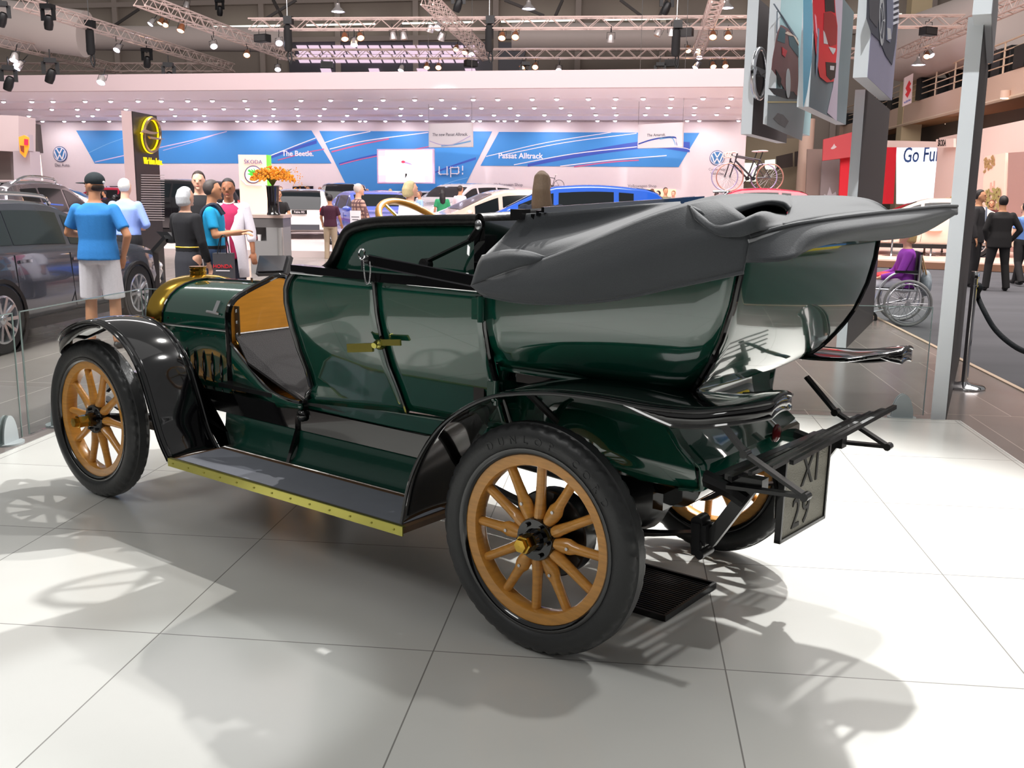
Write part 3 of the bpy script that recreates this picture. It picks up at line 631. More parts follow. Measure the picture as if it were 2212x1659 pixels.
MB().bar(a_, b_, .006, .035, up=(0, 1, 0)).bar(b_, c_, .006, .038, up=(0, 1, 0)).build('hood_strap', LEATHER, CAR)
MB().ell(cy(1033, 487, .54), (.016, .01, .02), 10, 8).build('strap_button', STEEL, CAR); MB().cyl(c_+V((0, -.01, -.01)), c_+V((0, .02, -.01)), .022).build('strap_pivot', IRON, CAR)
MB().bar(cy(905, 588, .60), cy(1020, 606, .60), .03, .03).build('hood_link', IRON, CAR)
# ---------------- hall shell ----------------
def hz(u): return 416.12+.01139*(u-1106)
def zat(u, v, z): r = ray(u, v); return CAM+(z-CAM.z)/r.z*r
HALL = mat('hall_cladding', (164, 150, 140), .8, noise=.2, scale=.25)
STEELW = mat('hall_steel', (176, 160, 152), .6)
wa, wb = at(85, 404, 46.4), at(1605, 422, 41); wa.z = wb.z = 0
WX = (wb-wa).normalized(); WN = V((WX.y, -WX.x, 0))
if WN.dot(CAM-wa) < 0: WN = -WN
def wl(u, v, off=0.):
    r = ray(u, v); o = wa+WN*off; t = (o-CAM).dot(WN)/r.dot(WN); return CAM+t*r
def wpt(a, off, z): p = wa+WX*a+WN*off; return V((p.x, p.y, z))
wlen = (wb-wa).length
# far wall behind everything, with its bays
fw_ = MB().bar(wpt(-60, -22, 9), wpt(85, -22, 9), .4, 19, up=(0, 0, 1)); struct('wall_back', fw_, HALL, 0)
bm_ = MB()
for k in range(24): bm_.bar(wpt(-50+5.2*k, -21.4, 0), wpt(-50+5.2*k, -21.4, 18), .18, .35)
for z in (11.2, 13.6): bm_.bar(wpt(-58, -21.4, z), wpt(84, -21.4, z), .2, .3)
struct('trim_3', bm_, STEELW, 0)
mb = MB()
for k in range(14):
    for z in (12.05, 17.4): mb.bar(wpt(-46+6.4*k, -21.1, z), wpt(-46+6.4*k+4.6, -21.1, z), .12, .10)
struct('trim_4', mb, emat('strip_daylight', (245, 250, 235), 1.6), 0)
# window band
wn = []
for i in range(15):
    u0 = 640+26*i
    for j, (va, vb) in enumerate(((98, 117), (118, 136), (148, 172))):
        wn.append(((u0, va), (u0+22, va), (u0+30, vb), (u0+8, vb)))
mb = MB()
for i, q in enumerate(wn):
    P = [wl(u, v, -21.3) for u, v in q]
    if i % 3 < 2 or i % 4 == 0: mb.prism(P, WN*.05)
struct('window_1', mb, emat('window_glow', (232, 205, 226), .85), 0)
MB_ = MB().prism([wl(u, v, -21.5) for u, v in ((622, 90), (1142, 92), (1116, 178), (628, 178))], WN*.1); struct('window_2', MB_, mat('window_dark', (92, 88, 96), .4), 0)
DUCT = mat('duct_white', (205, 190, 184), .5)
def duct(pts, r, label):
    o = MB().tube(pts, r, 28).build('air_duct', DUCT); tag(o, label, 'duct', 'ventilation ducts under the roof')
duct([at(-60, 40, 42), at(186, 74, 42)], .95, 'wide white ventilation duct at the top left under the roof')
duct([at(186, 82, 52), at(620, 86, 52)], .62, 'slim white ventilation duct between the left trusses')
duct([at(1105, 80, 53), at(1640, 80, 53)], .72, 'white ventilation duct behind the rows of warm spotlights')
duct([at(2212, 36, 35), at(1960, 108, 45)], 1.4, 'big white ventilation duct behind the gallery railing')
bm_ = MB()
for (a, b, d) in (((240, 60), (300, 20), 50), ((640, 0), (575, 40), 46), ((590, 0), (610, 38), 46), ((1090, 0), (1175, 34), 44), ((1215, 0), (1200, 34), 44), ((1340, 0), (1385, 34), 44), ((1440, 0), (1425, 34), 44), ((2010, 90), (1955, 190), 44), ((2010, 90), (2060, 190), 44), ((2060, 60), (2100, 110), 44), ((2120, 40), (2090, 100), 44)):
    bm_.bar(at(*a, d), at(*b, d), .12)
struct('beam_roof_braces', bm_, mat('dark_steel', (52, 46, 44), .6), 0)
# ---------------- the white stand with the stepped canopy ----------------
STAND = mat('stand_white', (226, 212, 214), .55, noise=.02)
struct('wall_stand_back', MB().bar(wpt(0, -.15, 2.4), wpt(wlen, -.15, 2.4), .3, 4.8, up=(0, 0, 1)), STAND, 0)
sf = MB(); OFF = [11.5, 8.2, 5.3, 2.5, 0]; ZS = [4.72, 4.68, 4.64, 4.59, 4.53]
XE = lambda off: (wl(1603, 250, off)-wa).dot(WX)
cm = MB().bar(wpt(-14, 11.6, 4.98), wpt(XE(11.6), 11.6, 4.98), .2, .52, up=(0, 0, 1))
struct('trim_5', cm, mat('canopy_fascia', (188, 168, 170), .6), 0)
for k in range(4):
    sf.add([wpt(-14, OFF[k], ZS[k]), wpt(XE(OFF[k]), OFF[k], ZS[k]), wpt(XE(OFF[k+1]), OFF[k+1], ZS[k]), wpt(-14, OFF[k+1], ZS[k]), wpt(-14, OFF[k+1], ZS[k+1]-.02), wpt(XE(OFF[k+1]), OFF[k+1], ZS[k+1]-.02)], [(0, 1, 2, 3), (3, 2, 5, 4)])
sf.add([wpt(-14, 11.6, 5.2), wpt(XE(11.6), 11.6, 5.2), wpt(XE(0), -.2, 5.2), wpt(-14, -.2, 5.2)], [(0, 1, 2, 3)])
struct('ceiling_stand_canopy', sf, mat('canopy_white', (238, 230, 234), .5), 0)
rows_ = [[10, 71, 117, 186, 241, 300, 350, 407, 460, 530, 587, 651, 715, 779, 828, 896, 954, 1022, 1075, 1149, 1202, 1270, 1329, 1388, 1449, 1517, 1577],
         [66, 113, 168, 212, 273, 371, 423, 484, 535, 592, 641, 701, 768, 812, 867, 932, 981, 1040, 1102, 1154, 1212, 1280, 1326, 1399, 1447, 1500, 1571],
         [62, 168, 200, 262, 378, 441, 551, 590, 644, 691, 750, 865, 909, 963, 1010, 1067, 1119, 1176, 1231, 1287, 1331, 1394, 1439, 1499, 1548],
         [91, 138, 180, 235, 267, 353, 420, 443, 512, 533, 549, 583, 597, 645, 690, 740, 777, 789, 832, 872, 921, 1022, 1037, 1075, 1090, 1116, 1184, 1229, 1291, 1329, 1485, 1511, 1596]]
BULB = emat('lamp_cool_white', (238, 238, 255), 9.0); RING = mat('lamp_ring', (220, 212, 214), .4)
dl0 = None
for k, us in enumerate(rows_):
    lab = ['small round downlight under the front step of the white canopy', 'small round downlight under the second step of the white canopy', 'small round downlight under the third step of the white canopy', 'small round downlight in the last row of the canopy, nearest the blue wall panels'][k]
    for u in us:
        o = wa+WN*(OFF[k+1]+.35); r = ray(u, 250); t = (o-CAM).dot(WN)/r.dot(WN); p = CAM+t*r; p.z = ZS[k]-.03
        if dl0 is None:
            dl0 = thing('downlight', lab, 'downlight', p, 0, 'canopy downlights, front step'); MB().lathe([(.085, .05), (.10, .03), (.10, -.01), (.08, -.02)], (0, 0, 0), (0, 0, 1), 14).build('lamp_ring', RING, dl0); MB().ell((0, 0, -.015), (.08, .08, .055), 12, 6).build('bulb', BULB, dl0)
        else:
            c = dup(dl0, lab, loc=p); c['group'] = 'canopy downlights, '+['front step', 'second step', 'third step', 'last row'][k]
for i_ in range(10):
    for off_, e_ in ((1.6, 130), (6.5, 160)):
        c_ = wpt(wlen*(i_+.5)/10, off_, 4.42); lamp('SPOT', 'canopy_downlight', c_, c_+WN*(-.35)-V((0, 0, 1)), e_, (1, .95, .97), spot_size=R_(160), spot_blend=.6, shadow_soft_size=.08)
# wall graphics
BLUE = mat('graphic_blue', (62, 138, 206), .5, noise=.16, scale=.35, stretch=(1, 1, .6))
def wpoly(name, pts, m, off=.0, th=.02, label=None, cat='wall panel', parent=None, smooth=0):
    o = MB().prism([wl(u, v, off) for u, v in pts], WN*th).build(name, m, parent, smooth)
    if label: tag(o, label, cat)
    return o
def strip(pts, w, m, parent, name, off=.03):
    P = cr([V((u, v, 0)) for u, v in pts], 6); ws = [w]*len(P) if not isinstance(w, tuple) else [w[0]+(w[1]-w[0])*i/(len(P)-1) for i in range(len(P))]
    mb = MB().grid([[wl(p.x, p.y-q/2, off), wl(p.x, p.y+q/2, off)] for p, q in zip(P, ws)]); return mb.build(name, m, parent, 0)
def wtext(s, u, v, wpx, m, parent, hs=1.0, off=.03, name='lettering', bold=.0):
    g = text_mb(s, 1.0, .012, bold); xs = [p[0] for p in g.v]; k = (wl(u+wpx/2, v, off)-wl(u-wpx/2, v, off)).length/(max(xs)-min(xs)); cx_ = (max(xs)+min(xs))/2
    p = wl(u, v, off); M = basis(p, WX, (0, 0, 1)) @ Matrix.Diagonal((k, k*hs, k, 1)) @ Matrix.Translation((-cx_, 0, 0)); g.tf(M); return g.build(name, m, parent, 0)
PINKL = mat('graphic_light_line', (205, 190, 225), .5); NAVY = mat('graphic_navy', (58, 84, 176), .5); REDL = mat('graphic_red_line', (205, 96, 140), .5); PALE = mat('graphic_pale_blue', (128, 182, 226), .5); LETW = mat('letter_white', (240, 232, 236), .5); LETG = mat('letter_grey', (104, 98, 108), .5)
p1 = wpoly('wall_graphic', [(165, 282), (673, 282), (716, 353), (205, 353)], BLUE, label='blue slanted wall graphic left of the screen, crossing behind the yellow emblem totem')
strip([(205, 350), (330, 322), (420, 302), (490, 284)], 2.2, PINKL, p1, 'line'); strip([(352, 325), (420, 306), (480, 286)], 1.3, PINKL, p1, 'line')
strip([(580, 342), (640, 320), (684, 306)], (5, 8), NAVY, p1, 'line', .026); strip([(580, 338), (640, 314), (682, 298)], 2, LETW, p1, 'line'); strip([(600, 346), (660, 330), (700, 322)], 2.2, REDL, p1, 'line'); strip([(192, 330), (230, 312), (268, 298)], 1.2, PALE, p1, 'line')
wtext('The Beetle.', 643, 332, 68, LETW, p1, bold=.02)
p2 = wpoly('wall_graphic', [(690, 283), (1063, 284), (985, 440), (768, 440)], BLUE, label='tall blue wall graphic behind the bright screen, middle of the three')
strip([(702, 308), (740, 296), (800, 284)], 2, LETW, p2, 'line'); strip([(712, 322), (790, 304), (925, 286)], 2, LETW, p2, 'line'); strip([(716, 328), (780, 312), (840, 300)], 3, REDL, p2, 'line')
strip([(732, 354), (780, 342), (830, 332)], (3, 6), NAVY, p2, 'line', .026); strip([(734, 356), (790, 342), (930, 316)], 2, REDL, p2, 'line'); strip([(940, 372), (985, 356), (1028, 342)], (3, 5), NAVY, p2, 'line', .026); strip([(960, 398), (985, 390), (1010, 384)], 1.3, PALE, p2, 'line')
up_ = MB()
for pts in ([(949, 362), (949, 374), (951, 376), (966, 376), (966, 362)], [(974, 380), (974, 363), (976, 362), (990, 362), (991, 364), (991, 373), (989, 375), (976, 375)]):
    P = [wl(u, v, .05) for u, v in pts]
    for a_, b_ in zip(P, P[1:]): up_.bar(a_-(b_-a_).normalized()*.055, b_+(b_-a_).normalized()*.055, .115, .03, up=(0, 0, 1) if abs((b_-a_).z) < .1 else WX)
up_.bar(wl(999.5, 358, .05), wl(999.5, 369, .05), .12, .03, up=WX).bar(wl(999.5, 373, .05), wl(999.5, 377, .05), .12, .03, up=WX)
up_.build('lettering', LETW, p2, 0)
p3 = wpoly('wall_graphic', [(1078, 285), (1511, 287), (1466, 361), (1038, 358)], BLUE, label='blue slanted wall graphic right of the screen with a dark blue swoosh')
strip([(1140, 357), (1250, 334), (1400, 312), (1490, 318)], (6, 22), NAVY, p3, 'line', .026); strip([(1050, 338), (1180, 308), (1320, 286)], 1.6, LETW, p3, 'line'); strip([(1080, 336), (1220, 308), (1375, 288)], 1.6, LETW, p3, 'line')
strip([(1110, 356), (1240, 332), (1376, 317)], 1.8, LETW, p3, 'line'); strip([(1210, 359), (1320, 346), (1440, 336)], 2, LETW, p3, 'line'); strip([(1240, 360), (1320, 350), (1380, 346)], 2.6, REDL, p3, 'line')
strip([(1460, 318), (1480, 320), (1492, 324)], 1.4, LETW, p3, 'line')
wtext('Passat Alltrack', 1125, 337, 96, LETW, p3, bold=.02)
def roundel(u, v, r, label, sub, sub2=None):
    t = thing('wall_logo', label, 'logo', (0, 0, 0)); c = wl(u, v, .0); k = (wl(u+r, v)-wl(u, v)).length; B = basis(c, WX, (0, 0, 1))
    disc = lambda r0, z0, z1, n=36: MB().prism([V((r0*cos(2*pi*i/n), r0*sin(2*pi*i/n), z0)) for i in range(n)], (0, 0, z1-z0)).tf(B)
    disc(k, .01, .05).build('rim', mat('logo_navy', (40, 78, 132), .3), t, 0); disc(k*.92, .05, .06).build('ring', LETW, t, 0); disc(k*.82, .06, .07).build('field', mat('logo_blue', (70, 124, 178), .3), t, 0)
    m_ = MB()
    for pts in ([(-.40, .70), (-.02, .08), (.02, .08), (.40, .70)], [(-.72, .36), (-.34, -.68), (0, -.06), (.34, -.68), (.72, .36)]):
        P = [B @ V((x*k, y*k, .085)) for x, y in pts]
        for a_, b_ in zip(P, P[1:]): m_.bar(a_, b_, k*.15, .02, up=WN)
    m_.build('emblem', LETW, t, 0)
    for i, s_ in enumerate([sub]+([sub2] if sub2 else [])): wtext(s_, u+(0 if sub2 else 4), v+r+9+i*9, len(s_)*3.6, LETG, t)
roundel(131, 333, 15, 'round blue and white wall sign at the left end of the white stand wall', 'Das Auto.')
roundel(1549, 341, 16, 'round blue and white wall sign behind the racing bicycles', 'Commercial', 'Vehicles')
for u, v, w, lab in ((1098, 399, 62, 'small grey shop lettering left of the ponytail woman'), (1387, 402, 62, 'small grey shop lettering right of the bright blue hatchback')):
    o = wtext('Volkswagen Shop', u, v, w, LETG, None, name='wall_lettering'); tag(o, lab, 'lettering')
GLOW = emat('shop_glow', (250, 190, 150), 1.0)
for u, lab in ((1097, 'glowing orange shop window strip left of the ponytail woman'), (1410, 'glowing orange shop window strip right of the bright blue hatchback')):
    wpoly('shop_window', [(u-40, 408), (u+50, 409), (u+50, 424), (u-40, 423)], GLOW, label=lab, cat='shop window')
def board(name, q, d, m, label, cat):
    P = [at(u, v, dd) for (u, v), dd in zip(q, d)]; n = (P[1]-P[0]).cross(P[3]-P[0]).normalized()
    if n.dot(CAM-P[0]) < 0: n = -n
    t = thing(name, label, cat, (0, 0, 0)); MB().prism(P, n*-.08).build('board', m, t, 0)
    x = (P[1]-P[0]); y = (P[0]-P[3]); c = sum(P, V((0, 0, 0)))/4; return t, P, n
def btext(t, P, n, s, fx, fy, fw_, m, off=.006, bold=0., name='lettering', hs=1.):
    """lettering on a board: centre at fractions fx, fy (from top left), width fraction"""
    x = P[1]-P[0]; y = P[3]-P[0]; p = P[0]+x*fx+y*fy+n*off; g = text_mb(s, 1., .004, bold); xs = [q[0] for q in g.v]; k = x.length*fw_/(max(xs)-min(xs)); c_ = (max(xs)+min(xs))/2
    g.tf(basis(p, x, -y, n) @ Matrix.Diagonal((k, k*hs, 1, 1)) @ Matrix.Translation((-c_, 0, 0))); return g.build(name, m, t, 0)
def bstrip(t, P, n, pts, w, m, off=.006, name='line'):
    x = P[1]-P[0]; y = P[3]-P[0]; Q = cr([P[0]+x*a+y*b+n*off for a, b in pts], 6); yy = y.normalized()*w
    return MB().grid([[q-yy/2, q+yy/2] for q in Q]).build(name, m, t, 0)
WHB = mat('board_white', (240, 234, 236), .5)
t, P, n = board('hanging_sign', ((926, 267), (1019, 265), (1020, 317), (926, 318)), (36, 35, 35, 36), WHB, 'white hanging sign just above and right of the bright video screen', 'sign')
HS = [(t, P)]; btext(t, P, n, 'The new Passat Alltrack.', .50, .48, .82, LETG); bstrip(t, P, n, ((.02, .74), (.3, .90), (.6, .88), (.97, .55)), .035, PINKL); bstrip(t, P, n, ((.3, .95), (.6, .90), (.98, .76)), .05, PALE)
t, P, n = board('hanging_sign', ((1379, 269), (1475, 264), (1474, 317), (1377, 320)), (34, 33, 33, 34), WHB, 'white hanging sign with a blue wave near the right end of the white stand', 'sign')
HS.append((t, P)); btext(t, P, n, 'The Amarok.', .42, .48, .42, LETG); bstrip(t, P, n, ((.02, .83), (.3, .68), (.6, .60), (.85, .62), (.87, .80), (.9, .95)), .05, NAVY); bstrip(t, P, n, ((.5, .64), (.75, .60), (.82, .74), (.86, .93)), .07, PALE)
for t_, P_ in HS:
    for k in (0, 1): MB().tube([P_[k], P_[k]+V((0, 0, 8))], .008, 4).build('suspension_wire', STEEL, t_)
t, P, n = board('video_screen', ((814, 322), (937, 321), (938, 396), (815, 396)), (40, 39, 39, 40), mat('screen_frame', (226, 196, 224), .5), 'large bright video screen showing a red pointer on white', 'screen')
c_ = (P[2]+P[3])/2-n*.1; MB().bar(V((c_.x, c_.y, .13)), V((c_.x, c_.y, c_.z+.4)), .16, .08).build('screen_post', STEEL, t, 0)
MB().prism([P[0]+(P[1]-P[0])*a+(P[3]-P[0])*b+n*.01 for a, b in ((.03, .04), (.97, .04), (.97, .96), (.03, .96))], n*.01).build('display', emat('screen_white', (255, 250, 255), 1.15), t, 0)
for j, (a, b, c_, e_) in enumerate(((.03, .04, .16, .22), (.84, .04, .97, .22), (.03, .76, .17, .96), (.84, .78, .97, .96))): MB().prism([P[0]+(P[1]-P[0])*x+(P[3]-P[0])*y+n*.022 for x, y in ((a, b), (c_, b), ((a+c_)/2 if j in (1,) else c_*.9+a*.1, e_), (a, e_))], n*.003).build('display_shade', emat('screen_lilac', (222, 190, 226), .95), t, 0)
MB().prism([P[0]+(P[1]-P[0])*(.47+.035*cos(2*pi*i/14))+(P[3]-P[0])*(.38+.04*sin(2*pi*i/14))+n*.024 for i in range(14)], n*.004).build('pointer_head', emat('screen_red', (214, 60, 92), .9), t, 0)
MB().prism([P[0]+(P[1]-P[0])*x+(P[3]-P[0])*y+n*.023 for x, y in ((.45, .40), (.49, .35), (.60, .42), (.64, .47), (.56, .45))], n*.003).build('pointer_tail', emat('screen_mauve', (176, 150, 190), .9), t, 0)
# stages
struct('floor_stage', MB().prism([gz(u, v, -.08) for u, v in ((-900, 552), (330, 556), (900, 566), (1500, 590))]+[wpt(wlen, 0, -.08), wpt(-20, 0, -.08)], (0, 0, .22)), mat('stage_floor', (224, 208, 206), .35), 0)
mb = MB(); P = [gz(u, v, .03) for u, v in ((-900, 541), (330, 545), (900, 554), (1500, 576))]
for a_, b_ in zip(P, P[1:]): mb.bar(a_-V((0, .03, 0)), b_-V((0, .03, 0)), .02, .21, up=(0, 0, 1))
struct('trim_6', mb, mat('stage_edge', (78, 62, 56), .4), 0)
# ---------------- right side: gallery, white wall, screens ----------------
ZT, ZB_ = 5.75, 4.9
dk = [zat(u, v, ZT) for u, v in ((1560, 284), (1690, 283), (1760, 280), (1822, 272), (1900, 246), (1970, 222), (2050, 196), (2130, 170), (2212, 144), (2420, 70))]
GAL = mat('gallery_beige', (222, 190, 170), .6)
gt = thing('gallery', 'beige upper gallery with a curved railing along the right side of the hall', 'gallery', (0, 0, 0))
MB().grid([[V((p.x, p.y, ZT)) for p in dk], [V((p.x, p.y, ZB_)) for p in dk]]).build('fascia', GAL, gt, 0)
bk = [p+(p-CAM).normalized()*6 for p in dk]
MB().grid([[V((p.x, p.y, ZB_)) for p in dk], [V((p.x, p.y, ZB_)) for p in bk]]).grid([[V((p.x, p.y, ZT)) for p in dk], [V((p.x, p.y, ZT)) for p in bk]]).build('deck', mat('gallery_soffit', (208, 148, 104), .6), gt, 0)
RAIL = mat('railing_beige', (226, 198, 172), .5)
MB().tube([V((p.x, p.y, ZB_-.03)) for p in dk], .07, 6).build('edge_pipe', RAIL, gt)
for z in (.25, .5, .75, 1.03): MB().tube([V((p.x, p.y, ZT+z)) for p in cr(dk, 3)], .022 if z < 1 else .03, 6).build('rail', RAIL, gt)
L_ = cr(dk, 8); acc = 0; last = L_[0]
for p in L_:
    acc += (p-last).length; last = p
    if acc > 2.2: acc = 0; MB().bar(V((p.x, p.y, ZT-.02)), V((p.x, p.y, ZT+1.03)), .05).build('rail_post', RAIL, gt, 0)
mb = MB()
random.seed(5)
for i in range(24):
    if i in (12, 13): continue
    a = L_[10+int(i*2.4)]; dd = (a-CAM).normalized(); p = a+dd*random.uniform(1.0, 2.4); hh = random.uniform(.5, 1.1); tag(MB().box((p.x, p.y, ZT+.02+hh/2), (random.uniform(.5, 1.1), random.uniform(.5, 1.0), hh)).build('equipment_case', BLACK, None, 0), 'black equipment case stored behind the gallery railing', 'case', 'equipment cases on the gallery')
struct('wall_gallery_back', MB().grid([[V((p.x, p.y, 0)) for p in bk], [V((p.x, p.y, ZT-.05)) for p in bk]]), mat('gallery_wall', (120, 108, 96), .7), 0)
for u, v, lab in ((2107, 240, 'round lit downlight under the gallery deck beside the tall white slab'), (2048, 268, 'round lit downlight under the gallery deck above the screen'), (1972, 282, 'round lit downlight under the gallery deck above the dark slab'), (2170, 212, 'round lit downlight under the gallery deck at the right edge')):
    p = zat(u, v, 4.86); t = thing('gallery_downlight', lab, 'downlight', p, 0, 'downlights under the gallery'); MB().cyl((0, 0, 0), (0, 0, .25), .16, n=20).build('lamp_can', GAL, t); MB().ell((0, 0, 0), (.14, .14, .03), 14, 6).build('bulb', emat('lamp_warm_white', (255, 232, 205), 7), t)
PK = mat('brand_wall_white', (244, 218, 208), .6)
a_, b_ = at(2025, 330, 37), at(2300, 330, 25); struct('wall_white_stand', MB().prism([V((a_.x, a_.y, -.08)), V((b_.x, b_.y, -.08)), V((b_.x, b_.y, 3.75)), V((a_.x, a_.y, 3.75))], (.12, .2, 0)), PK, 0)
def rboard(name, q, d, m, label, cat): return board(name, q, d if isinstance(d, tuple) else (d,)*4, m, label, cat)
t, P, n = rboard('brand_lettering_board', ((2022, 301), (2060, 299), (2060, 318), (2022, 319)), (35.9, 34.3, 34.3, 35.9), PK, 'small black lettering on the white wall right of the blue lettered screen', 'sign'); btext(t, P, n, '\u0160KODA', .35, .5, .46, mat('letter_black', (40, 34, 34), .5), hs=1.4, bold=.02)
t, P, n = rboard('lit_screen', ((1936, 312), (2062, 306), (2062, 440), (1936, 440)), (43, 41.5, 41.5, 43), emat('screen_cool_white', (240, 246, 255), 1.0), 'bright white screen with large blue lettering behind the dark slab', 'screen')
btext(t, P, n, 'Go Further', .64, .20, 1.02, mat('letter_blue', (52, 92, 160), .5), hs=1.7, bold=.01)
MB().prism([P[0]+(P[1]-P[0])*a+(P[3]-P[0])*b+n*.01 for a, b in ((.71, .0), (.75, .0), (.75, 1), (.71, 1))], n*.03).build('frame', mat('lilac_frame', (196, 166, 200), .5), t, 0)
rboard('header_band', ((1900, 303), (2030, 306), (2030, 318), (1900, 318)), (42.5, 40.6, 40.6, 42.5), PK, 'pink white header band above the blue lettered screen', 'sign')
RED = mat('stand_red', (226, 34, 52), .5)
rboard('red_wall_board', ((1898, 318), (1937, 318), (1930, 440), (1890, 440)), 41, RED, 'tall red panel right of the dark slab', 'panel')
rboard('red_wall_board', ((1816, 340), (1846, 340), (1846, 440), (1812, 440)), 40, RED, 'tall red panel left of the dark slab', 'panel')
t, P, n = rboard('red_banner', ((1779, 301), (1846, 284), (1846, 338), (1777, 347)), 39.5, mat('banner_red', (204, 82, 88), .6), 'red hanging banner with a small white emblem', 'banner')
MB().prism([P[0]+(P[1]-P[0])*a+(P[3]-P[0])*b+n*.01 for a, b in ((.24, .52), (.30, .44), (.35, .34), (.38, .44), (.44, .52), (.36, .58), (.28, .58))], n*.01).build('emblem', mat('emblem_silver', (220, 200, 204), .4), t, 0)
rboard('grey_panel', ((1744, 322), (1778, 322), (1772, 440), (1740, 440)), 42, mat('panel_taupe', (150, 130, 122), .6), 'taupe wall panel right of the round column', 'panel')
t, P, n = rboard('poster', ((1776, 346), (1818, 344), (1813, 440), (1771, 440)), 41.6, mat('poster_grey', (150, 140, 140), .6, noise=.12, scale=1.2), 'grey poster with a pale mountain below the red banner', 'poster')
MB().prism([P[0]+(P[1]-P[0])*a+(P[3]-P[0])*b+n*.01 for a, b in ((.05, .98), (.2, .78), (.34, .82), (.46, .62), (.6, .80), (.78, .74), (.95, .98))], n*.005).build('mountain', mat('poster_pale', (190, 186, 194), .6, noise=.1, scale=3), t, 0)
rboard('grey_panel', ((2178, 330), (2300, 322), (2300, 560), (2174, 540)), (27.5, 24.5, 24.5, 27.5), mat('panel_mauve', (172, 134, 126), .6), 'wide mauve grey wall panel behind the men in suits', 'panel')
t, P, n = rboard('picture_panel', ((2127, 338), (2172, 330), (2166, 470), (2120, 470)), (29.3, 27.8, 27.8, 29.3), mat('picture_sky', (250, 214, 196), .6), 'tall picture of trees and towers on the white wall', 'picture')
random.seed(3)
mb, mb2 = MB(), MB()
for i in range(120):
    a, b = random.uniform(.04, .96), random.uniform(.55, .98); mb.prism([P[0]+(P[1]-P[0])*(a+.05*cos(q))+(P[3]-P[0])*(b+.03*sin(q))+n*(.012+.0003*i) for q in (0, 1.2, 2.5, 3.8, 5)], n*.002)
for i in range(50):
    a = random.uniform(.0, .5); b = random.uniform(.02, .30-.25*a); mb2.prism([P[0]+(P[1]-P[0])*(a+.03+.04*cos(q))+(P[3]-P[0])*(b+.025*sin(q))+n*(.012+.0003*i) for q in (0, 1.2, 2.5, 3.8, 5)], n*.002)
mb.build('meadow', mat('picture_green', (164, 150, 92), .6, noise=.3, scale=6), t, 0); mb2.build('leaves', mat('picture_leaf', (176, 140, 92), .6), t, 0)
MB().prism([P[0]+(P[1]-P[0])*a+(P[3]-P[0])*b+n*.008 for a, b in ((.36, .62), (.36, .44), (.44, .44), (.44, .50), (.52, .50), (.52, .42), (.58, .42), (.58, .62))], n*.002).build('towers', mat('picture_tower', (222, 176, 158), .6), t, 0)
st = [gz(u, v, -.075) for u, v in ((1700, 570), (1900, 578), (2212, 590), (2600, 610))]; far = [p+V((.5, 24, 0)) for p in st]
struct('floor_right_stage', MB().prism(st+far[::-1], (0, 0, .2)), mat('right_stage_floor', (240, 206, 190), .35), 0)
mb = MB()
for a, b in zip(st, st[1:]): mb.bar(a+V((0, -.03, .09)), b+V((0, -.03, .09)), .03, .15, up=(0, 0, 1))
struct('trim_7', mb, mat('stage_wood', (128, 92, 72), .45), 0)
c_ = at(1737, 380, 44); tag(MB().cyl((c_.x, c_.y, -.1), (c_.x, c_.y, 4.9), .32, n=24).build('round_column', mat('column_beige', (226, 196, 178), .6), None), 'round beige column under the gallery, left of the red banner', 'column')
c_ = at(1975, 140, 46); tag(MB().box((c_.x, c_.y, 9), (.9, .9, 18.2)).build('square_column', mat('column_tan', (196, 176, 142), .6), None, 0), 'square tan hall column rising behind the gallery', 'column')
struct('wall_service', MB().prism([at(u, v, d) for u, v, d in ((1605, 296, 49), (1745, 300, 46), (1745, 450, 46), (1605, 450, 49))], (0, .3, 0)), mat('service_wall', (156, 140, 118), .6), 0)
mb = MB()
for q in (((1676, 338), (1712, 330), (1712, 360), (1676, 366)), ((1716, 328), (1728, 326), (1728, 358), (1716, 360))): mb.prism([at(u, v, 46) for u, v in q], (0, -.1, 0))
struct('window_3', mb, mat('service_window', (64, 54, 50), .3), 0)
mb = MB()
for q in (((1652, 346), (1674, 344), (1674, 366), (1652, 366)), ((1602, 352), (1634, 352), (1634, 392), (1602, 392))): mb.prism([at(u, v, 47) for u, v in q], (0, -.1, 0))
struct('window_4', mb, emat('service_daylight', (235, 240, 225), .9), 0)
t, P, n = rboard('exit_sign', ((1735, 242), (1753, 243), (1753, 280), (1733, 280)), 50, mat('sign_green', (40, 120, 80), .5), 'green exit direction sign with white arrows on the gallery railing', 'sign')
for b in (.36, .64):
    bstrip(t, P, n, ((.15, b), (.6, b)), .09, LETW); bstrip(t, P, n, ((.12, b), (.38, b-.09)), .08, LETW); bstrip(t, P, n, ((.12, b), (.38, b+.09)), .08, LETW)
bstrip(t, P, n, ((.6, .36), (.75, .36)), .09, LETW); MB().prism([P[0]+(P[1]-P[0])*a+(P[3]-P[0])*b_+n*.008 for a, b_ in ((.68, .33), (.8, .33), (.8, .68), (.68, .68))], n*.004).build('line', LETW, t, 0)
for k in range(4):
    for b in (.04, .96): bstrip(t, P, n, ((.1+.22*k, b), (.24+.22*k, b-.02)), .14, LETW)
t, P, n = rboard('upright_sign', ((1954, 168), (1973, 158), (1969, 222), (1950, 230)), 42.5, mat('sign_lilac', (226, 204, 204), .5), 'pale upright sign with a red S emblem on the gallery railing', 'sign'); 
MB().prism([P[0]+(P[1]-P[0])*a+(P[3]-P[0])*b_+n*.008 for a, b_ in ((.55, .18), (.80, .34), (.62, .42), (.85, .56), (.48, .78), (.18, .62), (.40, .55), (.18, .40))], n*.01).build('emblem', mat('emblem_red', (214, 60, 66), .4), t, 0)
btext(t, P, n, 'SUZUKI', .5, .90, .75, NAVY, bold=.02)
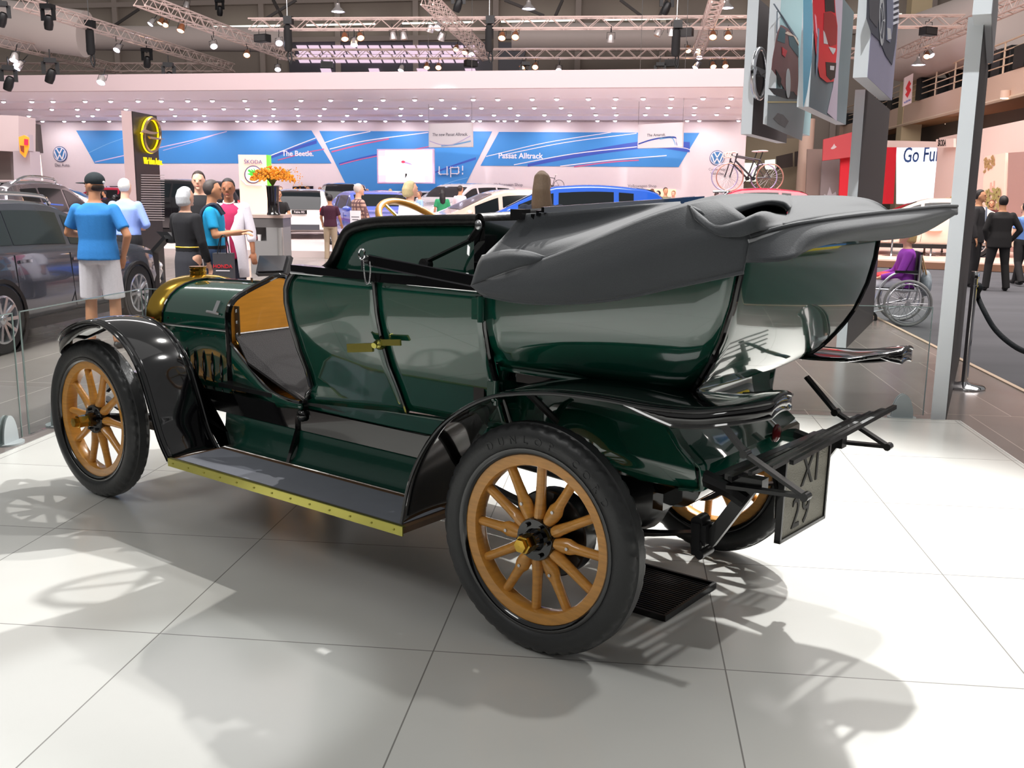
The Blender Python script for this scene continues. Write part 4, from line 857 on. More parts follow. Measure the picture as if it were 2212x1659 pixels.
# ---------------- lighting trusses and fixtures ----------------
TRM = mat('truss_aluminium', (205, 182, 174), .4, .35)
def truss(a, b, label, w=.36):
    t = thing('lighting_truss', label, 'truss', (0, 0, 0)); a, b = V(a), V(b); x = (b-a).normalized(); s = x.cross(V((0, 0, 1))).normalized()*w/2; u = V((0, 0, w/2))
    for i, j in ((-1, -1), (1, -1), (1, 1), (-1, 1)): MB().tube([a+i*s+j*u, b+i*s+j*u], .028, 6).build('chord', TRM, t)
    mb = MB(); n = int((b-a).length/.42)
    for k in range(n):
        p, q = a+(b-a)*k/n, a+(b-a)*(k+1)/n; f = 1 if k % 2 else -1
        for i in (-1, 1): mb.tube([p+i*s+f*u, q+i*s-f*u], .014, 4, caps=False)
        for j in (-1, 1): mb.tube([p+f*s+j*u, q-f*s+j*u], .014, 4, caps=False)
    mb.build('lacing', TRM, t); return t
ZR = 7.3; TR = []
for a, b, lab in (((40, 4), (497, 146), 'lighting truss running inwards from the top left corner'), ((300, -2), (628, 122), 'lighting truss running inwards, second from the left'), ((-10, 86), (255, 150), 'short lighting truss below the left corner truss'),
                  ((-40, 145), (505, 146), 'lighting truss parallel to the canopy at the left'), ((540, 53), (2080, 46), 'front long lighting truss carrying warm spotlights across the hall'), ((600, 117), (1900, 115), 'rear long lighting truss just above the canopy'),
                  ((922, -4), (1052, 122), 'lighting truss running inwards above the video screen'), ((1948, 116), (2260, -20), 'lighting truss slanting up at the top right behind the hanging slabs'), ((1552, -10), (1508, 112), 'lighting truss running inwards left of the hanging slabs')):
    truss(zat(*a, ZR), zat(*b, ZR), lab); TR.append((a[0], b[0], zat(*a, ZR), zat(*b, ZR)))
WARM = emat('lamp_warm', (255, 205, 150), 14); COOL = emat('lamp_cool', (225, 225, 255), 16); SILV = mat('fixture_silver', (196, 188, 186), .3, .7); DULL = mat('lens_unlit', (150, 120, 100), .2)
def par(lens, body):
    t = thing('spotlight', '', 'spotlight'); MB().lathe([(.06, .24), (.09, .20), (.12, .05), (.13, -.02), (.125, -.02), (.105, .0)], (0, 0, 0), (0, 0, 1), 18).build('lamp_can', body, t)
    MB().ell((0, 0, -.005), (.115, .115, .04), 14, 6).build('lens', lens, t)
    MB().tube([(-.135, 0, .08), (-.135, 0, .3), (.135, 0, .3), (.135, 0, .08)], .010, 5).tube([(0, 0, .3), (0, 0, .5)], .014, 5).build('yoke', BLACK, t); return t
def boxlamp():
    t = thing('loudspeaker', '', 'loudspeaker'); MB().box((0, 0, 0), (.52, .3, .26)).build('cabinet', BLACK, t, 0); MB().box((0, -.152, 0), (.46, .01, .2)).build('grille', mat('speaker_grille', (44, 42, 42), .7), t, 0); MB().tube([(-.15, 0, .12), (-.15, 0, .3), (.15, 0, .3), (.15, 0, .12)], .012, 5).build('bracket', BLACK, t); return t
def mover():
    t = thing('stage_light', '', 'stage light'); MB().box((0, 0, .42), (.34, .3, .14)).build('base', BLACK, t, 0); MB().bar((-.19, 0, .38), (-.19, 0, .02), .05, .12).bar((.19, 0, .38), (.19, 0, .02), .05, .12).bar((-.2, 0, .37), (.2, 0, .37), .1, .05).build('yoke', BLACK, t, 0)
    MB().lathe([(.08, .18), (.12, .12), (.14, -.1), (.12, -.24), (.10, -.25), (.001, -.23)], (0, 0, 0), (.35, -.35, 1), 16).build('head', BLACK, t); MB().tube([(0, 0, .5), (0, 0, .75)], .02, 5).build('clamp', BLACK, t); return t
def hoist():
    t = thing('chain_hoist', '', 'chain hoist'); MB().lathe([(.03, .5), (.14, .42), (.15, -.3), (.11, -.42), (.001, -.44)], (0, 0, 0), (0, 0, 1), 12).build('chain_bag', mat('hoist_cloth', (22, 21, 22), .8), t); MB().box((.04, 0, .62), (.3, .26, .26)).build('motor', BLACK, t, 0); MB().tube([(0, 0, .7), (0, 0, 1.6)], .015, 5).build('chain', STEEL, t); MB().tube([(.02, .0, -.42), (-.03, 0, -.62), (.05, 0, -.80)], .03, 6).tube([(.10, .0, -.42), (.12, 0, -.7), (.06, 0, -.85)], .03, 6).build('cable_tail', BLACK, t); return t
def dome():
    t = thing('high_bay_lamp', '', 'lamp'); MB().lathe([(.05, .34), (.09, .32), (.10, .2), (.28, .02), (.29, 0), (.27, .02)], (0, 0, 0), (0, 0, 1), 22).build('lamp_shade', SILV, t); MB().ell((0, 0, .02), (.25, .25, .03), 16, 6).build('bulb', COOL, t); MB().tube([(0, 0, .33), (0, 0, 1.6)], .012, 5).build('cable', BLACK, t); return t
FX = {'w': (par(WARM, mat('fixture_copper', (150, 96, 66), .35, .6)), 'glowing warm par spotlight'), 'c': (par(COOL, SILV), 'glowing cool white spotlight'), 'u': (par(DULL, SILV), 'unlit silver par spotlight'), 'b': (boxlamp(), 'black box loudspeaker'), 'm': (mover(), 'black moving head stage light'), 'h': (hoist(), 'black chain hoist with a hanging chain bag'), 'd': (dome(), 'lit silver high bay lamp')}
used = set()
FIX = {('hanging from the front long truss', -4): 'w745,84 w779,82 w1084,82 w1113,80 w1540,80 w1573,80 c603,93 c945,60 c765,97 u850,84 u873,84 u1419,77 u1450,77 u1319,90 u928,68 u952,86 b567,83 b1480,70 h622,84 h1057,84 h1460,94 m1440,16 m990,10 b2005,68',
       ('hanging from the rear long truss', -5): 'w922,146 w947,146 w1128,145 w1156,145 w1541,144 w1567,143 w1487,110 w1507,110 c866,152 c600,150 c1207,152 b1451,136 b706,140 b1017,137 m1135,160 m1425,162 w985,107 w1004,114 c1018,117 c1502,146 c1511,124 w1824,146',
       ('on the truss from the top left corner', -0.5): 'h195,92 c252,108 m318,132 m475,22 c325,52 u402,16 w357,54 w346,50', ('on the second truss from the left', -1): 'c462,100 w533,119 w390,66',
       ('at the left edge below the corner truss', 30): 'm105,46 c30,130 c36,146 m5,40 m20,178 c218,178 m110,162', ('standing on top of the canopy', 36): 'm365,166',
       ('high under the roof between the trusses', 40): 'd730,26 d1142,20 d1570,18 d1984,141', ('beside the slanting truss at the top right', 38): 'w2002,122 c2012,120 w2140,50 w1826,86'}
for (where, d), s_ in FIX.items():
    for it in s_.split():
        k = it[0]; u, v = map(float, it[1:].split(',')); o, nm = FX[k]; p = at(u, v, abs(d)); rod = None
        if d < 0:
            a_, b_, A_, B_ = TR[int(abs(d))]; lo, hi = 0., 1.
            for _ in range(30):
                m_ = (lo+hi)/2; q = A_.lerp(B_, m_)-CAM; uu = W/2+FPX*q.dot(RT)/q.dot(fw)
                if (uu < u) == (b_ > a_): lo = m_
                else: hi = m_
            q = A_.lerp(B_, (lo+hi)/2); p = at(u, v, (q-CAM).dot(fw)-.02); rod = q
        lab = nm+' '+where
        if k in used: o = dup(o)
        used.add(k); o.location = p; o['label'] = lab; o['group'] = nm+'s '+where
        o.rotation_euler = (random.uniform(-.25, .35), random.uniform(-.4, .4), random.uniform(-.4, .4)) if k in 'wcu' else ((0, 0, random.uniform(-.6, .6)) if k in 'bm' else (0, 0, 0))
        if k in 'wc': o.rotation_euler.x = -random.uniform(.35, .8)
        if rod is not None and rod.z-p.z > .35 and k != 'h': MB().tube([V((0, 0, .3)), V((0, 0, rod.z-p.z-.1))], .014, 5).build('hanging_rod', BLACK, o).matrix_parent_inverse = o.rotation_euler.to_matrix().to_4x4().inverted()
# ---------------- modern cars on the other stands ----------------
TGLASS = mat('tinted_glass', (20, 25, 28), .08, spec=.35, coat=.15); CTYRE = mat('car_tyre', (26, 26, 28), .6); ALLOY = mat('alloy_wheel', (200, 202, 206), .2, .85); TRIMB = mat('car_trim_black', (24, 24, 26), .4)
HEADL = mat('head_lamp', (225, 232, 240), .08, coat=1, spec=.9); TAILL = mat('tail_lamp', (200, 24, 34), .12, coat=1); GRILLE = mat('grille', (30, 31, 34), .3)
PROF = {  # x, roof/bonnet height ; x, belt height
 'hatch': ([(2.05, .55), (2.02, .66), (1.85, .78), (1.5, .90), (1.05, .98), (.78, 1.10), (.15, 1.40), (-.2, 1.455), (-.7, 1.47), (-1.25, 1.43), (-1.6, 1.36), (-1.85, 1.08), (-1.96, .90), (-2.02, .62), (-2.02, .5)], [(1.1, .93), (0, .96), (-1.5, 1.02), (-1.9, 1.02)], 4.05, 1.70, (1.25, -1.25)),
 'suv': ([(2.25, .62), (2.22, .80), (2.05, .98), (1.5, 1.08), (1.15, 1.14), (.9, 1.26), (.3, 1.62), (-.1, 1.69), (-.8, 1.71), (-1.6, 1.67), (-1.95, 1.60), (-2.12, 1.22), (-2.2, 1.0), (-2.25, .7), (-2.25, .6)], [(1.2, 1.08), (0, 1.12), (-1.7, 1.17), (-2.1, 1.17)], 4.5, 1.84, (1.35, -1.35)),
 'wagon': ([(2.35, .52), (2.33, .64), (2.1, .78), (1.6, .90), (1.05, .98), (.75, 1.09), (.05, 1.40), (-.3, 1.46), (-1.0, 1.475), (-1.8, 1.43), (-2.15, 1.36), (-2.35, 1.05), (-2.45, .9), (-2.48, .6), (-2.48, .5)], [(1.1, .93), (0, .96), (-1.5, 1.0), (-2.3, 1.02)], 4.85, 1.82, (1.38, -1.32)),
 'sedan': ([(2.3, .52), (2.28, .64), (2.05, .76), (1.6, .87), (1.05, .95), (.75, 1.05), (.05, 1.37), (-.3, 1.43), (-.8, 1.43), (-1.2, 1.36), (-1.7, 1.10), (-1.95, 1.03), (-2.2, .99), (-2.3, .7), (-2.3, .5)], [(1.1, .90), (0, .93), (-1.5, .98), (-1.9, .98)], 4.6, 1.78, (1.38, -1.32))}
def carbody(kind):
    top, belt, L, Wd, ax = PROF[kind]; xs = []
    for (a, _), (b, _) in zip(top, top[1:]):
        n = max(1, int(abs(a-b)/.12)); xs += [a+(b-a)*k/n for k in range(n)]
    xs.append(top[-1][0]); xf, xr = top[0][0], top[-1][0]
    tt = sorted([(x+i*1e-6, z) for i, (x, z) in enumerate(top[::-1])]); bb = sorted(belt)
    smooth = cr([(x, 0, z) for x, z in top], 6)
    st_ = sorted([(p.x, p.z) for p in smooth])
    zt = lambda x: ip(st_, x); zbt = lambda x: min(ip(bb, x), zt(x)-.03)
    def hw(x):
        f = 1-.16*max(0, (x-xf+.75)/.75)**2-.10*max(0, (xr+.6-x)/.6)**2
        return Wd/2*f
    def sec(x):
        w = hw(x); b = zbt(x); t = zt(x); cab = max(0, t-b-.10); ins = .34*cab; zb = .20+.10*max(0, (x-xf+.5)/.5)+.10*max(0, (xr+.5-x)/.5)
        P = [(0, zb), (w*.86, zb), (w*.96, zb+.10), (w*1.0, min(zb+.30, b-.08)), (w*.985, b-.06), (w*.955, b)]
        for k in range(1, 6): q = k/5; P.append((w*.955-ins*q-.015*q, b+(t-b)*(.90*q)))
        wr = P[-1][0]; P += [(wr-.06, b+(t-b)*.965), (wr*.72, b+(t-b)*.992), (wr*.36, t), (0, t)]
        return P
    return top, xs, sec, hw, zt, zbt, xf, xr, ax
def auto(name, label, M, kind, paint, wheel=ALLOY, plate=True, group=None, rails=False, detail=True, rear_plate=True, glass=TGLASS, roofrack=False):
    top, xs, sec, hw, zt, zbt, xf, xr, ax = carbody(kind); t = thing(name, label, 'car', M=M, group=group); wr_ = .335 if kind != 'suv' else .365
    rows = [[V((x, y, z)) for y, z in sec(x)]+[V((x, -y, z)) for y, z in sec(x)[::-1][1:-1]] for x in xs]
    b = MB().grid(rows, cu=True); n = len(rows[0]); b.f += [tuple(range(n)), tuple(len(b.v)-n+i for i in range(n))[::-1]]
    b.build('body', paint, t, 35)
    def side(x, q):  # q 0..1 from belt to roof edge
        P = sec(x); k = 5+q*5; i = min(int(k), 9); f = k-i; return P[i][0]*(1-f)+P[i+1][0]*f, P[i][1]*(1-f)+P[i+1][1]*f
    # glass: cabin limits from the profile
    xa = [x for x, z in top if z > zbt(x)+.10]; x0, x1 = max(xa), min(xa)
    roof0 = [x for x, z in top if z > zt(-.5)-.09][0]; roof1 = [x for x, z in top if z > zt(-.5)-.10][-1]
    for s in (1, -1):
        split = [(roof0+.42, .02), (-.06, -.92 if kind != 'wagon' else -.98), (-1.0, roof1+.02 if kind != 'wagon' else -1.9)]
        for i, (a, c) in enumerate(split):
            if i == 2 and a <= c+.05: continue
            R = []
            for k in range(9):
                x = a+(c-a)*k/8; hi = .86
                xx = x; zmax = zt(x)-zbt(x); hi = min(.86, max(.12, .86 if zmax > .25 else .3))
                R.append([V((xx, (side(xx, q)[0]+.006)*s, side(xx, q)[1])) for q in (.10, .3, .5, .7, hi)])
            MB().grid(R).build('side_window', glass, t, 60)
        # chrome strip, handles, mirror, sill
        if detail:
            for x in (-.05-.0, -1.0): MB().box((x+.12, (hw(x)*.99)*s, zbt(x)-.12), (.2, .03, .03)).build('door_handle', CHROME if kind == 'wagon' else paint, t)
            for x in (.95, -.02, -1.0): MB().bar((x, (hw(x)+.001)*s, .34), (x-.04, (hw(x)*.985+.002)*s, zbt(x)-.05), .008, .006).build('door_gap', TRIMB, t, 0)
            MB().ell((roof0+.55, (hw(.6)+.07)*s, zbt(.7)+.08), (.06, .11, .07), 12, 8).build('wing_mirror', paint, t)
        MB().bar((1.0, hw(0)*.97*s, .24), (-1.0, hw(0)*.97*s, .24), .05, .10, up=(0, 0, 1)).build('sill', TRIMB, t)
        if rails: MB().tube(cr([(.0, (side(-.2, 1)[0]-.06)*s, zt(0)+.0), (-.2, (side(-.2, 1)[0]-.06)*s, zt(-.2)+.05), (-1.2, (side(-1.2, 1)[0]-.06)*s, zt(-1.2)+.055), (-2.0, (side(-1.8, 1)[0]-.05)*s, zt(-2.0)-.01)], 5), .022, 8).build('roof_rail', CHROME, t)
        for xw in ax:
            w = empty('wheel', t, (xw, (hw(xw)-.10)*s, wr_-.0))
            MB().lathe([(wr_*.66, -.1), (wr_*.97, -.1), (wr_, -.06), (wr_, .06), (wr_*.97, .105), (wr_*.66, .105)], (0, 0, 0), (0, s, 0), 36).build('tyre', CTYRE, w)
            r = MB().lathe([(wr_*.70, .05), (wr_*.70, .107), (wr_*.64, .112), (wr_*.60, .06)], (0, 0, 0), (0, s, 0), 30)
            for k in range(10):
                a = 2*pi*k/10; d = V((cos(a), 0, sin(a))); r.bar(d*.04+V((0, .085*s, 0)), d*wr_*.66+V((0, .10*s, 0)), .035, .03, up=(0, 1, 0))
            r.ell((0, .088*s, 0), (.055, .03, .055), 12, 6); r.build('alloy_rim', wheel, w); MB().cyl((0, .0, 0), (0, .055*s, 0), wr_*.66, n=24).build('brake_disc', GRILLE, w)
            MB().lathe([(wr_+.015, .0), (wr_+.055, .0), (wr_+.055, .118), (wr_+.015, .112)], (xw, (hw(xw)-.10)*s, wr_), (0, s, 0), 30).lathe([(.001, 0.0), (wr_+.04, .0), (wr_+.04, .085), (.001, .085)], (xw, (hw(xw)-.145)*s, wr_+.02), (0, s, 0), 30).build('wheel_arch', TRIMB, t)
    ztops = [(x, zt(x)) for x in xs]
    def lay(xa_, xb_, wy, name, m, n=6):
        R = []
        for k in range(n+1):
            x = xa_+(xb_-xa_)*k/n; P = sec(x); yr = P[-4][0]*wy; R.append([V((x+(.006 if xa_ > 0 else -.006), y, ip([(0, P[-1][1]), (P[-2][0], P[-2][1]), (P[-3][0], P[-3][1]), (P[-4][0], P[-4][1])], abs(y))+.006)) for y in [yr*j/5 for j in range(-5, 6)]])
        MB().grid(R).build(name, m, t, 60)
    lay(x0-.02, roof0+.06, .98, 'windscreen', glass); lay(roof1-.04, x1+.05, .9, 'rear_window', glass)
    for s in (1, -1):
        MB().ell((xf-.16, hw(xf-.16)*.80*s, zt(xf-.1)-.10), (.17, .17, .075), 14, 8, Matrix.Rotation(-.5*s, 3, 'Z')).build('head_lamp', HEADL, t); zl = zbt(xr+.1)-.14
        MB().ell((xr+.10, hw(xr+.1)*.86*s, zl), (.11, .12, .15 if kind != 'sedan' else .07), 14, 8).build('tail_lamp', TAILL, t)
    MB().box((xf-.01, 0, zt(xf-.05)-.12), (.06, hw(xf)*1.15, .12)).box((xf+.0, 0, .36), (.05, hw(xf)*1.4, .13)).build('grille', GRILLE, t)
    MB().box((xr+.02, 0, .36), (.08, hw(xr)*1.5, .16)).build('rear_valance', mat('valance_grey', (70, 72, 78), .5), t)
    if plate: MB().box((xr-.012, 0, .80), (.03, .44, .115)).build('number_plate', TRIMB, t)
    return t
def place(u, v, d, ang, z=None, zoff=0.):
    """car frame: origin below the pixel (u, v) at depth d, heading ang (degrees from the x axis)"""
    p = at(u, v, d); zz = p.z if z is None else z
    return Matrix.Translation((p.x, p.y, zz+zoff)) @ Matrix.Rotation(R_(ang), 4, 'Z')
PG = lambda n, c, **k: mat(n, c, .16, coat=1., spec=.5, **k)
GREYC = PG('paint_graphite', (92, 96, 106), metal=.5); WHITEC = PG('paint_white', (244, 236, 232)); BLUEC = PG('paint_blue', (30, 96, 214)); SILVC = PG('paint_silver', (206, 202, 206), metal=.3); BROWNC = PG('paint_brown', (52, 34, 30)); VIOC = PG('paint_violet_blue', (84, 100, 190)); REDC = PG('paint_red', (190, 26, 60)); BLKC = PG('paint_black', (24, 23, 26)); PEACH = PG('paint_pearl', (246, 214, 196)); DGREY = PG('paint_dark_silver', (104, 96, 102), metal=.4)
# big graphite estate at the left: rear wheel (-4.36, 5.68), front wheel (-4.41, 8.29)
ES = Matrix.Translation((-5.22, 6.99, -.02)) @ Matrix.Rotation(R_(90), 4, 'Z')
est = auto('estate_car', 'large graphite estate car with its front door open behind the man in blue', ES, 'wagon', GREYC, rails=True, glass=mat('estate_glass', (40, 50, 52), .05, spec=.7, coat=.6))
# doorway's shade painted as a flat black panel and the swung-open front door, seats and steering wheel of the estate
def estl(p): return V(p)
y_ = -.845
MB().prism([V((1.02, y_-.02, .30)), V((1.02, y_-.02, .86)), V((.55, y_+.04, 1.02)), V((.12, y_+.17, 1.33)), V((-.0, y_+.17, 1.36)), V((.02, y_-.03, .90)), V((.02, y_-.03, .30))], (0, .03, 0)).build('doorway_dark_panel', mat('cabin_dark', (14, 14, 16), .7), est, 0)
MB().ell((-.25, -.55, .95), (.12, .24, .34), 14, 10).ell((-.32, -.55, 1.25), (.06, .12, .09), 12, 8).build('driver_seat', LEATHER, est)
MB().tube([V((.52, -.45, .90))+.18*(cos(2*pi*k/24)*V((0, 1, 0))+sin(2*pi*k/24)*V((-.4, 0, .9))) for k in range(24)], .016, 8, closed=True).build('steering_wheel', TRIMB, est)
MB().bar((-.02, y_-.012, .915), (-1.9, y_+.012, .985), .02, .016, up=(0, 0, 1)).bar((.35, y_+.235, 1.40), (-.2, y_+.24, 1.43), .018, .016).build('window_chrome', CHROME, est)
Z_ = .14
auto('suv', 'dark silver sport utility car with a roof sign behind the estate car', place(46, 440, 17.5, 97, z=-.02), 'suv', DGREY, rails=True)
fab = auto('hatchback', 'white hatchback seen from behind with red lamps and small black squares', place(660, 440, 31, 103, z=Z_), 'hatch', WHITEC)
auto('suv', 'dark brown tall car seen from behind, beyond the man in the maroon shirt', place(745, 420, 36.5, 105, z=Z_), 'suv', BROWNC)
auto('sedan', 'violet blue saloon behind the wooden steering wheel', place(815, 440, 25.5, -60, z=Z_), 'sedan', VIOC)
auto('suv', 'silver sport utility car facing the camera beside the pale screen wall', place(992, 440, 31.5, -122, z=Z_), 'suv', SILVC)
auto('hatchback', 'bright blue hatchback with a black window line beyond the ponytail woman', place(1195, 450, 16.2, 186, z=.24), 'hatch', BLUEC)
auto('sedan', 'pearl white saloon partly hidden by the bright blue hatchback', place(1060, 450, 19, 200, z=.2), 'sedan', PEACH)
auto('hatchback', 'red small car far away below the video screen', place(805, 425, 40, 172, z=Z_), 'hatch', REDC)
auto('sedan', 'dark grey small saloon far away left of the blond person', place(850, 434, 34, 100, z=Z_), 'sedan', BLKC)
auto('hatchback', 'white car far away behind the silver sport utility car', place(945, 424, 39, 82, z=Z_), 'hatch', WHITEC)
auto('suv', 'black car with a large wheel behind the tall yellow emblem totem', place(350, 440, 29.5, 168, z=.14), 'suv', BLKC)
auto('sedan', 'black car with long dark windows behind the woman in the white cardigan', place(512, 436, 35, 172, z=Z_), 'wagon', BLKC)
auto('hatchback', 'dark red car beneath the rear bow of the folded hood', place(1590, 430, 25.4, 184, z=.29), 'hatch', REDC)
auto('hatchback', 'dark grey hatchback with its tailgate raised left of the grey lettering', place(1085, 428, 38, 72, z=Z_), 'hatch', BLKC)
auto('hatchback', 'silver hatchback far behind the roof of the bright blue hatchback', place(1300, 430, 37, 10, z=Z_), 'hatch', SILVC)
auto('hatchback', 'white far car beside the man in the blue tee shirt cap', place(142, 428, 36, 20, z=Z_), 'hatch', WHITEC)
auto('hatchback', 'red far car between the two men in blue shirts', place(222, 424, 40, 185, z=Z_), 'hatch', REDC)
auto('saloon', 'white saloon on the right stage below the blue lettered screen', place(1985, 445, 25.5, 170, z=.125), 'sedan', PEACH)
# roof sign
t = thing('roof_sign', 'grey roof sign board standing on the dark silver car', 'sign', at(52, 394, 17.4), R_(6)); MB().box((0, 0, 0), (.36, .04, .09)).build('board', mat('sign_grey', (92, 90, 102), .5), t, 0); MB().ell((0, -.021, 0), (.09, .004, .022), 14, 6).build('blue_mark', mat('sign_blue', (90, 110, 180), .5), t)
BY = Matrix(((0, 0, -1, 0), (-1, 0, 0, 0), (0, 1, 0, 0), (0, 0, 0, 1)))
g = text_mb('Fabia RS', .09, .002); g.tf(Matrix.Translation((-2.05, 0, .80)) @ BY); g.build('plate_lettering', LETW, fab, 0)
mb = MB()
for y_s, z_s in ((.52, .98), (.47, .93), (.55, .90), (.50, .86), (.44, .89), (.56, .82), (.48, .81), (.60, .95)):
    mb.box((-1.985, y_s, z_s), (.03, .035, .035))
mb.build('decal_squares', TRIMB, fab, 0)
# 
# bicycles on a roof rack
def bike(M, label, frame, rimm):
    t = thing('bicycle', label, 'bicycle', M=M); r = .335; A, B = V((-.5, 0, r)), V((.5, 0, r)); bb, sd, hd, hd2 = V((-.08, 0, .30)), V((-.24, 0, .80)), V((.36, 0, .86)), V((.38, 0, .74))
    for c, nm in ((A, 'wheel'), (B, 'wheel')):
        w = empty(nm, t, c); MB().tube([V((r*cos(2*pi*k/36), 0, r*sin(2*pi*k/36))) for k in range(36)], .016, 6, closed=True).build('rim', rimm, w)
        m = MB()
        for k in range(18): m.tube([V((0, 0, 0)), V((r*cos(2*pi*k/18), 0, r*sin(2*pi*k/18)))], .002, 4, caps=False)
        m.cyl((0, -.04, 0), (0, .04, 0), .018, n=8).build('spokes', STEEL, w)
    MB().tube([bb, sd], .018).tube([bb, hd2], .024).tube([sd-V((0, 0, .04)), hd], .02).tube([hd+V((-.02, 0, .06)), hd2], .02).tube([bb, A], .012).tube([sd-V((0, 0, .06)), A], .01).build('frame', frame, t)
    MB().tube([hd2, B+V((0, .03, 0))], .014).tube([hd2, B-V((0, .03, 0))], .014).build('fork', frame, t)
    MB().tube([sd, sd+V((-.05, 0, .16))], .014).build('seat_post', BLACK, t); MB().ell(sd+V((-.05, 0, .18)), (.14, .06, .025), 12, 6).build('saddle', mat('saddle_white', (235, 225, 225), .4), t)
    m = MB().tube([hd+V((-.02, 0, .06)), hd+V((.06, 0, .08))], .014).tube([hd+V((.06, -.2, .08)), hd+V((.06, .2, .08))], .013)
    for s in (-1, 1): m.tube(cr([hd+V((.06, .2*s, .08)), hd+V((.16, .2*s, .07)), hd+V((.17, .2*s, -.02)), hd+V((.08, .2*s, -.05))], 4), .014)
    m.build('handlebar', mat('bar_tape', (236, 205, 196), .5), t); MB().tube([bb+V((0, -.06, 0)), bb+V((0, .06, 0))], .05, 12).tube([bb+V((0, .07, 0)), bb+V((.1, .07, -.13))], .01).tube([bb+V((0, -.07, 0)), bb+V((-.1, -.07, .13))], .01).build('crank', BLACK, t); return t
p = at(1618, 412, 25.0); BKM = mat('bike_frame', (52, 44, 52), .3)
b1 = bike(Matrix.Translation(p) @ Matrix.Rotation(R_(184), 4, 'Z'), 'dark racing bicycle with a white saddle on the roof rack, nearer of the two', BKM, mat('bike_rim_copper', (196, 140, 126), .35, .5))
bike(Matrix.Translation(at(1606, 411, 25.6)) @ Matrix.Rotation(R_(184), 4, 'Z'), 'racing bicycle with bluish rims on the roof rack, farther of the two', BKM, mat('bike_rim_violet', (176, 166, 206), .35, .5))
p2 = at(1190, 413, 33); bike(Matrix.Translation(p2) @ Matrix.Rotation(R_(165), 4, 'Z') @ Matrix.Scale(.55, 4), 'small dark bicycle behind the ponytail of the woman', BKM, BLACK)
t = thing('bicycle_rack', 'long metal roof rack holding two racing bicycles', 'rack', (0, 0, 0)); MB().tube([at(1540, 414, 25.3), at(1690, 412, 25.3)], .03, 6).tube([at(1560, 414, 25.9), at(1690, 412, 25.9)], .03, 6).build('rail', STEEL, t)
for u in (1575, 1660): MB().bar(at(u, 414, 25.2), at(u, 428, 25.6), .05).build('support', BLACK, t)
# ---------------- people ----------------
def fuse(mb, voxel, it=3, name='body'):
    me = mb.mesh('fuse_tmp', 0, False); o = bpy.data.objects.new('fuse_tmp', me); COL.objects.link(o)
    r = o.modifiers.new('remesh', 'REMESH'); r.mode = 'VOXEL'; r.voxel_size = voxel
    if it: s = o.modifiers.new('smooth', 'SMOOTH'); s.iterations = it; s.factor = .5
    bpy.context.view_layer.update(); m2 = bpy.data.meshes.new_from_object(o.evaluated_get(bpy.context.evaluated_depsgraph_get())); m2.name = name
    bpy.data.objects.remove(o); bpy.data.meshes.remove(me); m2.polygons.foreach_set('use_smooth', [True]*len(m2.polygons)); return m2
def put(me, name, m, parent, label=None):
    o = bpy.data.objects.new(name, me); COL.objects.link(o); me.materials.clear(); me.materials.append(m); o.parent = parent
    if label: o['label'] = label
    return o
def loft(mb, lv, n=18):
    """levels: (x, y, z, rx, ry)"""
    rows = [[V((x+rx*cos(2*pi*i/n), y+ry*sin(2*pi*i/n), z)) for i in range(n)] for x, y, z, rx, ry in lv]; o = len(mb.v)
    mb.grid(rows, cu=True); mb.f += [tuple(o+i for i in range(n))[::-1], tuple(o+(len(rows)-1)*n+i for i in range(n))]; return mb
def limb(mb, pts, rs, n=12, end=True):
    P = cr(pts, 4); k = len(P)-1; R = [ip([(i/(len(rs)-1), r) for i, r in enumerate(rs)], j/k) for j in range(k+1)]; mb.tube(P, R, n); mb.ell(P[0], R[0], n, 8); (mb.ell(P[-1], R[-1], n, 8) if end else None); return mb
SKINS = {'fair': mat('skin_fair', (224, 172, 146), .55), 'tan': mat('skin_tan', (196, 140, 106), .55), 'brown': mat('skin_brown', (160, 106, 78), .55)}
CL = {}
def cloth(c, tex=0.):
    k = 'cloth_%d_%d_%d' % c
    return mat(k, c, .85, bump=.15, scale=60, noise=.08 if not tex else tex)
HM = {}
def hairm(c): return mat('hair_%d_%d_%d' % c, c, .55, noise=.35, scale=40, stretch=(6, 6, .6), bump=.3)
def hand(mb, w, d, s, sc=1., curl=.5, pal=None):
    """palm, four fingers and a thumb at wrist w, forearm direction d"""
    d = V(d).normalized(); side = V((1, 0, 0)); side = (side-d*side.dot(d)); side = side.normalized() if side.length > .2 else V((0, 1, 0)); nrm = d.cross(side).normalized()
    if pal is not None: nrm = V(pal); nrm = (nrm-d*nrm.dot(d)).normalized(); side = nrm.cross(d)
    c = w+d*.05*sc; mb.ell(c, (.042*sc, .016*sc, .055*sc), 12, 8, Matrix((side, nrm, d)).transposed())
    for k, (o, L) in enumerate(((-.030, .068), (-.011, .078), (.010, .074), (.029, .058))):
        b = w+d*.088*sc+side*o*sc; m_ = b+(d*cos(curl*.5)+nrm*sin(curl*.5))*L*.5*sc; e = m_+(d*cos(curl*1.4)+nrm*sin(curl*1.4))*L*.5*sc; mb.tube([b-d*.01*sc, b, m_, e], [.0095*sc, .0095*sc, .009*sc, .007*sc], 8); mb.ell(e, .007*sc, 8, 6)
    b = w+d*.03*sc-side*.034*s*sc; e = b+(d*.8-side*.6*s+nrm*.3).normalized()*.055*sc; mb.tube([b, (b+e)/2, e], [.012*sc, .0105*sc, .008*sc], 8); mb.ell(e, .008*sc, 8, 6)
HANG = lambda s: ((.235*s, -.02, 1.13), (.250*s, .05, .885))
